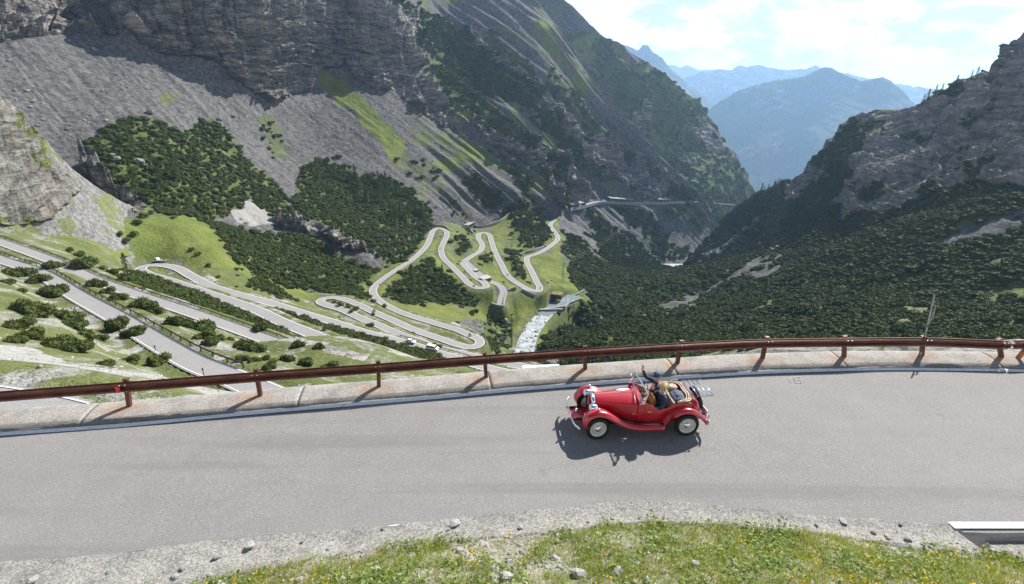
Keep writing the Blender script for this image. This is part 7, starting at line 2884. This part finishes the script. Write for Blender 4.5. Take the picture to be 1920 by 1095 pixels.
# weirs across the river
for k, (px_, lab) in enumerate((((1008, 1060, 574, 581), 'upper concrete weir across the river pool'), ((1012, 1052, 581, 590), 'lower concrete weir across the river pool'))):
    a = ground_at(px_[0], px_[2]); b = ground_at(px_[1], px_[3])
    z = np.interp((px_[2] + px_[3]) / 2, [560, 600], [-141, -138.6]) + 0.8
    C_ = np.array([[a[0], a[1], z], [(a[0] + b[0]) / 2, (a[1] + b[1]) / 2, z], [b[0], b[1], z]])
    tag(sweep('weir', C_, [(-0.8, -3), (0.8, -3), (0.8, 0.35), (-0.8, 0.35)], M['wall']), lab, 'weir')

# stone bridge with arches carrying the lower bend
i0, i1 = nearest_c(706, 534), nearest_c(768, 490)
BC = CURVES['c'][min(i0, i1):max(i0, i1) + 1]
br = empty('stone_bridge', tuple(BC[0]))
tag(br, 'grey stone viaduct with arches carrying the lower bend', 'bridge')
side = 1 if side_normals(BC)[5][0] > 0 else -1
Q = BC - BC[0]
off = side * 2.6
sweep('spandrel_wall', Q, [(off - 0.35, -2.6), (off + 0.35, -2.6), (off + 0.35, 0.75), (off - 0.35, 0.75)], M['wall'], br)
Nn = side_normals(Q)
for k in range(2, len(Q) - 2, 4):
    c = Q[k] + Nn[k] * off
    MB().box((c[0], c[1], c[2] - 5.0), (1.3, 1.5, 6.0), math.atan2(Nn[k][1], Nn[k][0])).build('pier', M['wall'], br)
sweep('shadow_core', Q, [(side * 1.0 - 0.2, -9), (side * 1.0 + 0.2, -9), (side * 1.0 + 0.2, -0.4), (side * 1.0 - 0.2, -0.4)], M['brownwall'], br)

# the road that leaves the valley across the far mountainside
_gp = []
for x in range(1062, 1292, 9):
    y = np.interp(x, [q[0] for q in ROAD_GALLERY], [q[1] for q in ROAD_GALLERY])
    _gp.append(on_ground(x, y, only=(1,)))
_gp = np.array(_gp)
_k = np.array([1, 2, 3, 2, 1.0]) / 9
for c_ in range(3):
    e_ = np.pad(_gp[:, c_], 2, mode='edge')
    _gp[:, c_] = np.convolve(e_, _k, 'valid')
_gx, _gy = project(_gp)
_gp[:, 2] += 2.2
CURVES['gallery'] = catmull(_gp, 4)
pass_road('road', CURVES['gallery'], 3.6, 'narrow road cut across the far mountainside', False)
pass_road('road', CURVES['gallery2'] + [0, 0, 3.5], 3.4, 'distant end of the road on the far mountainside', False)
sweep('retaining_wall', CURVES['gallery'], [(3.4, -3.5), (4.0, -3.5), (4.0, 0.4), (3.4, 0.4)] if side_normals(CURVES['gallery'])[3][1] < 0 else [(-4.0, -3.5), (-3.4, -3.5), (-3.4, 0.4), (-4.0, 0.4)], M['wall'])
tag(bpy.data.objects['retaining_wall'] if 'label' not in bpy.data.objects['retaining_wall'] else [o for o in scene.objects if o.name.startswith('retaining_wall') and 'label' not in o][0],
    'pale retaining wall under the road across the far mountainside', 'wall')

# avalanche galleries on the far mountainside
for (a, b, lab) in ((1066, 1092, 'short dark avalanche gallery at the rock gate'), (1140, 1186, 'long concrete avalanche gallery on the far mountainside'), (1232, 1256, 'second avalanche gallery further along the far road')):
    C_ = part_of(CURVES['gallery'], a, b)
    root = empty('avalanche_gallery', tuple(C_[0]))
    tag(root, lab, 'gallery')
    Q = C_ - C_[0]
    sweep('roof', Q, [(-4.2, 4.4), (4.2, 5.6), (4.2, 6.4), (-4.2, 5.2)], M['wall'], root)
    sgn_g = -1 if side_normals(C_)[0][1] > 0 else 1
    Ng = side_normals(Q)
    for k in range(0, len(Q), 2):
        c = Q[k] + Ng[k] * sgn_g * 3.4
        MB().box((c[0], c[1], c[2] + 2.0), (1.0, 1.0, 5.2)).build('pillar', M['wall'], root)

# lattice pylon in the meadow
p = ground_at(1056, 530)
py_ = empty('pylon', tuple(p))
tag(py_, 'slender grey lattice pylon standing in the bright meadow', 'pylon')
dep = p[1] * CP - (p[2] - CAM_H) * SP
H = 40 * dep / FPX
mb = MB()
for sx in (-1, 1):
    for sy in (-1, 1):
        MB().tube([(sx * 1.1, sy * 1.1, -0.5), (sx * 0.25, sy * 0.25, H)], 0.09, 5).build('leg', M['steel'], py_)
for k in range(8):
    f0, f1 = k / 8, (k + 1) / 8
    w0, w1 = 1.1 - 0.85 * f0, 1.1 - 0.85 * f1
    for sx in (-1, 1):
        mb.tube([(sx * w0, -w0, f0 * H), (-sx * w1, -w1, f1 * H)], 0.05, 4)
        mb.tube([(sx * w0, w0, f0 * H), (-sx * w1, w1, f1 * H)], 0.05, 4)
o = mb.build('brace_lattice', M['steel'], py_)
o['kind'] = 'stuff'
for f in (0.82, 0.95):
    MB().box((0, 0, H * f), (4.6, 0.15, 0.15)).build('cross_arm', M['steel'], py_)
far_end = on_ground(1165, 455)
for k, dx in enumerate((-2.2, 2.2)):
    a, b = Vector(p) + Vector((dx, 0, H * 0.95)), Vector(far_end) + Vector((dx, 0, 22))
    pts = [a.lerp(b, i / 14) - Vector((0, 0, 14 * (i / 14) * (1 - i / 14))) for i in range(15)]
    o = MB().tube([q - a for q in pts], 0.045, 4).build('power_cable', M['steel'])
    o.location = a
    tag(o, ('nearer' if k else 'farther') + ' power cable sagging from the meadow pylon to the wooded slope', 'cable')

# small posts and signs beside the first lower road
M['darkpost'] = plain('dark_post', (0.03, 0.03, 0.03), 0.7)
for (x, y, h, lab) in ((292, 656, 10, 'short dark marker post at the edge of the nearest lower road'), (384, 704, 14, 'thin dark snow stake beside the nearest lower road')):
    p = ground_at(x, y)
    dep = p[1] * CP - (p[2] - CAM_H) * SP
    H = h * dep / FPX
    root = empty('marker_post', tuple(p)); tag(root, lab, 'post')
    MB().tube([(0, 0, -0.2), (0, 0, H)], 0.05, 6).build('stake', M['darkpost'], root)
    MB().box((0, 0, H), (0.16, 0.10, 0.25)).build('cap', M['darkpost'], root)

# ------------------------------------------------------------------ traffic on the lower roads
M['whitepaint'] = plain('white_car_paint', (0.78, 0.78, 0.77), 0.25, 0, 0.02)
M['silverpaint'] = plain('silver_car_paint', (0.55, 0.56, 0.57), 0.25, 0.3, 0.02)
M['carglass'] = plain('tinted_car_glass', (0.02, 0.025, 0.03), 0.06)
M['bikepaint'] = plain('dark_motorcycle', (0.03, 0.03, 0.035), 0.35)
M['rider'] = plain('rider_clothes', (0.04, 0.045, 0.06), 0.8)
M['riderred'] = plain('rider_red', (0.30, 0.03, 0.03), 0.7)


def along(C, i):
    t_ = C[min(i + 2, len(C) - 1)] - C[max(i - 2, 0)]
    return math.atan2(t_[1], t_[0])


def small_wheel(root, x, y, r, w):
    q = empty('wheel', (x, y, r)); q.parent = root
    MB().lathe([(r * 0.55, -w / 2), (r * 0.95, -w / 2), (r, -w / 3), (r, w / 3), (r * 0.95, w / 2), (r * 0.55, w / 2), (r * 0.55, -w / 2)], (0, 0, 0), 'Y', 16, False).build('tyre', M['tyre'], q)
    MB().lathe([(0.0, w / 2), (r * 0.5, w / 2), (r * 0.58, 0), (r * 0.5, -w / 2), (0.0, -w / 2)], (0, 0, 0), 'Y', 14).build('rim', M['rim'], q)


def shell(prof_low, hw, z0):
    """body with a side outline [(x, z)] and rounded flanks"""
    secs = []
    for f, w in ((0.0, 0.86), (0.35, 1.0), (0.75, 0.98), (1.0, 0.80)):
        secs.append((f, w))
    return secs


def body_from(outline, width, taper=0.82):
    """closed solid: outline (x, z) low to high, mirrored across y with the top pulled in"""
    zmin, zmax = min(z for _, z in outline), max(z for _, z in outline)
    vs, n = [], len(outline)
    for s in (1, -1):
        for x, z in outline:
            f = (z - zmin) / (zmax - zmin)
            w = width / 2 * (1 - (1 - taper) * max(0, (f - 0.45) / 0.55))
            vs.append((x, s * w, z))
    fs = [tuple(range(n)), tuple(reversed(range(n, 2 * n)))] + [(i, n + i, n + (i + 1) % n, (i + 1) % n) for i in range(n)]
    return MB().add(vs, fs)


def add_windows(root, quads, mat=None):
    for q in quads:
        me = py_mesh('window', q, [tuple(range(len(q)))])
        o = link('window', me, mat or M['carglass'], root)
        s_ = o.modifiers.new('s', 'SOLIDIFY'); s_.thickness = 0.03; s_.offset = 0


def hatchback(label, loc, rz):
    root = empty('white_car', loc, rz); tag(root, label, 'car')
    o = body_from([(-1.95, 0.35), (1.95, 0.35), (2.05, 0.62), (1.85, 0.80), (0.95, 0.95), (0.35, 1.42), (-1.2, 1.48), (-1.85, 1.05), (-2.0, 0.8)], 1.72, 0.78).build('body', M['whitepaint'], root)
    b = o.modifiers.new('b', 'BEVEL'); b.width = 0.07; b.segments = 2
    for s in (1, -1):
        add_windows(root, [[(0.72, s * 0.80, 1.02), (0.30, s * 0.73, 1.36), (-0.35, s * 0.71, 1.40), (-0.35, s * 0.81, 1.02)], [(-0.45, s * 0.81, 1.02), (-0.45, s * 0.71, 1.40), (-1.2, s * 0.71, 1.38), (-1.5, s * 0.81, 1.05)]])
        MB().box((1.9, s * 0.62, 0.68), (0.18, 0.32, 0.12)).build('headlight', M['lens'], root)
        MB().box((-1.95, s * 0.66, 0.86), (0.10, 0.25, 0.16)).build('tail_light', M['amber'], root)
        for x in (1.25, -1.25):
            small_wheel(root, x, s * 0.78, 0.31, 0.2)
    add_windows(root, [[(0.92, 0.66, 1.0), (0.40, 0.60, 1.40), (0.40, -0.60, 1.40), (0.92, -0.66, 1.0)], [(-1.86, 0.6, 1.08), (-1.3, 0.55, 1.45), (-1.3, -0.55, 1.45), (-1.86, -0.6, 1.08)]])
    return root


def van(label, loc, rz):
    root = empty('white_van', loc, rz); tag(root, label, 'van')
    o = body_from([(-2.5, 0.40), (2.45, 0.40), (2.55, 0.75), (2.40, 1.05), (1.75, 1.25), (1.15, 1.95), (-2.35, 2.02), (-2.5, 1.2)], 1.92, 0.84).build('body', M['whitepaint'], root)
    b = o.modifiers.new('b', 'BEVEL'); b.width = 0.09; b.segments = 2
    for s in (1, -1):
        add_windows(root, [[(1.62, s * 0.93, 1.25), (1.18, s * 0.86, 1.78), (0.55, s * 0.85, 1.80), (0.55, s * 0.93, 1.25)], [(0.42, s * 0.93, 1.28), (0.42, s * 0.855, 1.80), (-0.85, s * 0.855, 1.80), (-0.85, s * 0.93, 1.28)], [(-0.98, s * 0.93, 1.28), (-0.98, s * 0.855, 1.80), (-2.2, s * 0.855, 1.80), (-2.2, s * 0.93, 1.28)]])
        MB().box((2.42, s * 0.72, 0.88), (0.18, 0.32, 0.2)).build('headlight', M['lens'], root)
        for x in (1.6, -1.55):
            small_wheel(root, x, s * 0.86, 0.34, 0.22)
    add_windows(root, [[(1.72, 0.78, 1.3), (1.22, 0.70, 1.90), (1.22, -0.70, 1.90), (1.72, -0.78, 1.3)]])
    return root


def truck(label, loc, rz):
    root = empty('flatbed_truck', loc, rz); tag(root, label, 'truck')
    o = body_from([(0.9, 0.55), (2.7, 0.55), (2.8, 0.9), (2.75, 1.35), (2.35, 2.15), (1.1, 2.2), (0.9, 1.3)], 1.95, 0.85).build('cab', M['whitepaint'], root)
    b = o.modifiers.new('b', 'BEVEL'); b.width = 0.08; b.segments = 2
    add_windows(o, [[(2.74, 0.8, 1.40), (2.40, 0.7, 2.08), (2.40, -0.7, 2.08), (2.74, -0.8, 1.40)]])
    for s in (1, -1):
        add_windows(o, [[(2.55, s * 0.96, 1.35), (2.25, s * 0.86, 2.02), (1.35, s * 0.86, 2.04), (1.30, s * 0.96, 1.35)]])
        MB().box((-1.1, s * 1.0, 1.15), (3.7, 0.06, 0.35)).build('drop_side', M['silverpaint'], root)
        for x in (1.9, -1.7):
            small_wheel(root, x, s * 0.85, 0.40, 0.25)
    MB().box((-1.1, 0, 0.93), (3.8, 1.98, 0.12)).build('bed', M['silverpaint'], root)
    MB().box((-2.95, 0, 1.15), (0.06, 1.94, 0.35)).build('tailgate', M['silverpaint'], root)
    MB().box((-0.6, 0, 0.70), (4.6, 0.8, 0.25)).build('chassis', M['black'], root)
    MB().box((-2.6, 0.3, 1.25), (0.7, 0.9, 0.5), 0.3).build('load', M['brownwall'], root)
    return root


def motorbike(label, loc, rz, red=False):
    root = empty('motorcycle', loc, rz); tag(root, label, 'motorcycle', 'motorcycles on the pass road')
    for x in (0.72, -0.72):
        MB().lathe([(0.20, -0.06), (0.31, -0.05), (0.32, 0.0), (0.31, 0.05), (0.20, 0.06)], (x, 0, 0.32), 'Y', 14).build('wheel', M['tyre'], root)
    body_from([(-0.55, 0.40), (0.45, 0.35), (0.62, 0.85), (0.35, 1.0), (0.05, 0.92), (-0.75, 0.88), (-0.85, 0.75)], 0.34, 0.7).build('body', M['bikepaint'], root)
    MB().tube([(0.55, -0.36, 1.08), (0.62, 0, 1.05), (0.55, 0.36, 1.08)], 0.03, 6).build('handlebar', M['black'], root)
    V = [(-0.25, 0, 0.92), (-0.18, 0, 1.18), (-0.05, 0, 1.42), (0.0, 0, 1.55), (0.03, 0, 1.68), (0.05, 0.22, 1.38), (0.28, 0.30, 1.18), (0.50, 0.32, 1.10), (0.05, -0.22, 1.38), (0.28, -0.30, 1.18), (0.50, -0.32, 1.10), (0.15, 0.20, 0.85), (0.0, 0.22, 0.48), (0.15, -0.20, 0.85), (0.0, -0.22, 0.48)]
    E_ = [(0, 1), (1, 2), (2, 3), (3, 4), (2, 5), (5, 6), (6, 7), (2, 8), (8, 9), (9, 10), (0, 11), (11, 12), (0, 13), (13, 14)]
    me = skin_mesh('person', V, E_, [0.17, 0.17, 0.18, 0.08, 0.14, 0.08, 0.06, 0.05, 0.08, 0.06, 0.05, 0.10, 0.07, 0.10, 0.07], 0, 1)
    me.materials.append(M['riderred'] if red else M['rider'])
    o = link('person', me, [], None, True)
    o.location = loc; o.rotation_euler = (0, 0, rz)
    tag(o, label.replace('motorcycle', 'person in dark riding gear on the motorcycle') if not red else label.replace('motorcycle', 'person in red riding gear on the motorcycle'), 'person', 'motorcycle riders')
    return root


def road_spot(px, py, off=0.0, key='c'):
    C_ = CURVES[key]
    x, y = project(C_)
    i = int(np.argmin((x - px) ** 2 + (y - py) ** 2))
    n_ = side_normals(C_)[i]
    q = C_[i] + n_ * off
    return (q[0], q[1], q[2] + 0.03), along(C_, i)


l, a = road_spot(768, 645, 1.2); hatchback('small white car following the van on the hairpin road', l, a)
l, a = road_spot(806, 657, 1.2); van('white van with dark windows on the hairpin road', l, a)
p = on_ground(300, 490, only=(0,))
truck('white cabbed flatbed truck parked outside the upper hairpin', (p[0], p[1], p[2] + 0.1), math.pi - 0.15)
for (x, y, of, red, lab) in ((880, 634, 0.5, False, 'motorcycle leaning into the lower right hairpin'), (697, 586, 0.8, False, 'motorcycle on the road past the middle hairpin'), (952, 515, 0.5, False, 'motorcycle descending beside the valley meadow'),
                             (1008, 541, -0.8, False, 'motorcycle at the bend by the bridge house'), (824, 467, -1.0, True, 'motorcycle below the top hairpin'), (1044, 440, 0.6, False, 'motorcycle on the far bend above the meadow'),
                             (960, 700, 0.8, False, 'motorcycle by the white roofed hall'), (980, 702, -0.8, True, 'second motorcycle by the white roofed hall'), (887, 538, 0.3, False, 'motorcycle in the bend below the red walled house')):
    l, a = road_spot(x, y, of)
    motorbike(lab, l, a, red)
# ------------------------------------------------------------------ the blue air of the valley
hz = bpy.data.materials.new('mountain_air')
hz.use_nodes = True
hn = hz.node_tree.nodes
hn.clear()
ho = hn.new('ShaderNodeOutputMaterial')
hv = hn.new('ShaderNodeVolumePrincipled')
hv.inputs['Color'].default_value = (0.37, 0.62, 1.0, 1)
hv.inputs['Density'].default_value = 0.95e-4
hv.inputs['Anisotropy'].default_value = 0.4
hz.node_tree.links.new(hv.outputs[0], ho.inputs['Volume'])
mb = MB()
ztop = max(max((o_.matrix_world @ Vector(c_)).z for c_ in o_.bound_box) for o_ in scene.objects if o_.type == 'MESH') + 12
zbot = min(min(c_[2] for c_ in o_.bound_box) for o_ in scene.objects if o_.type == 'MESH' and o_.parent is None and o_.get('kind') == 'structure') - 2
mb.box((0, 8100, (ztop + zbot) / 2), (34000, 17500, ztop - zbot))
haze = mb.build('haze', hz)
tag(haze, 'thin blue haze filling the valley air', kind='stuff')
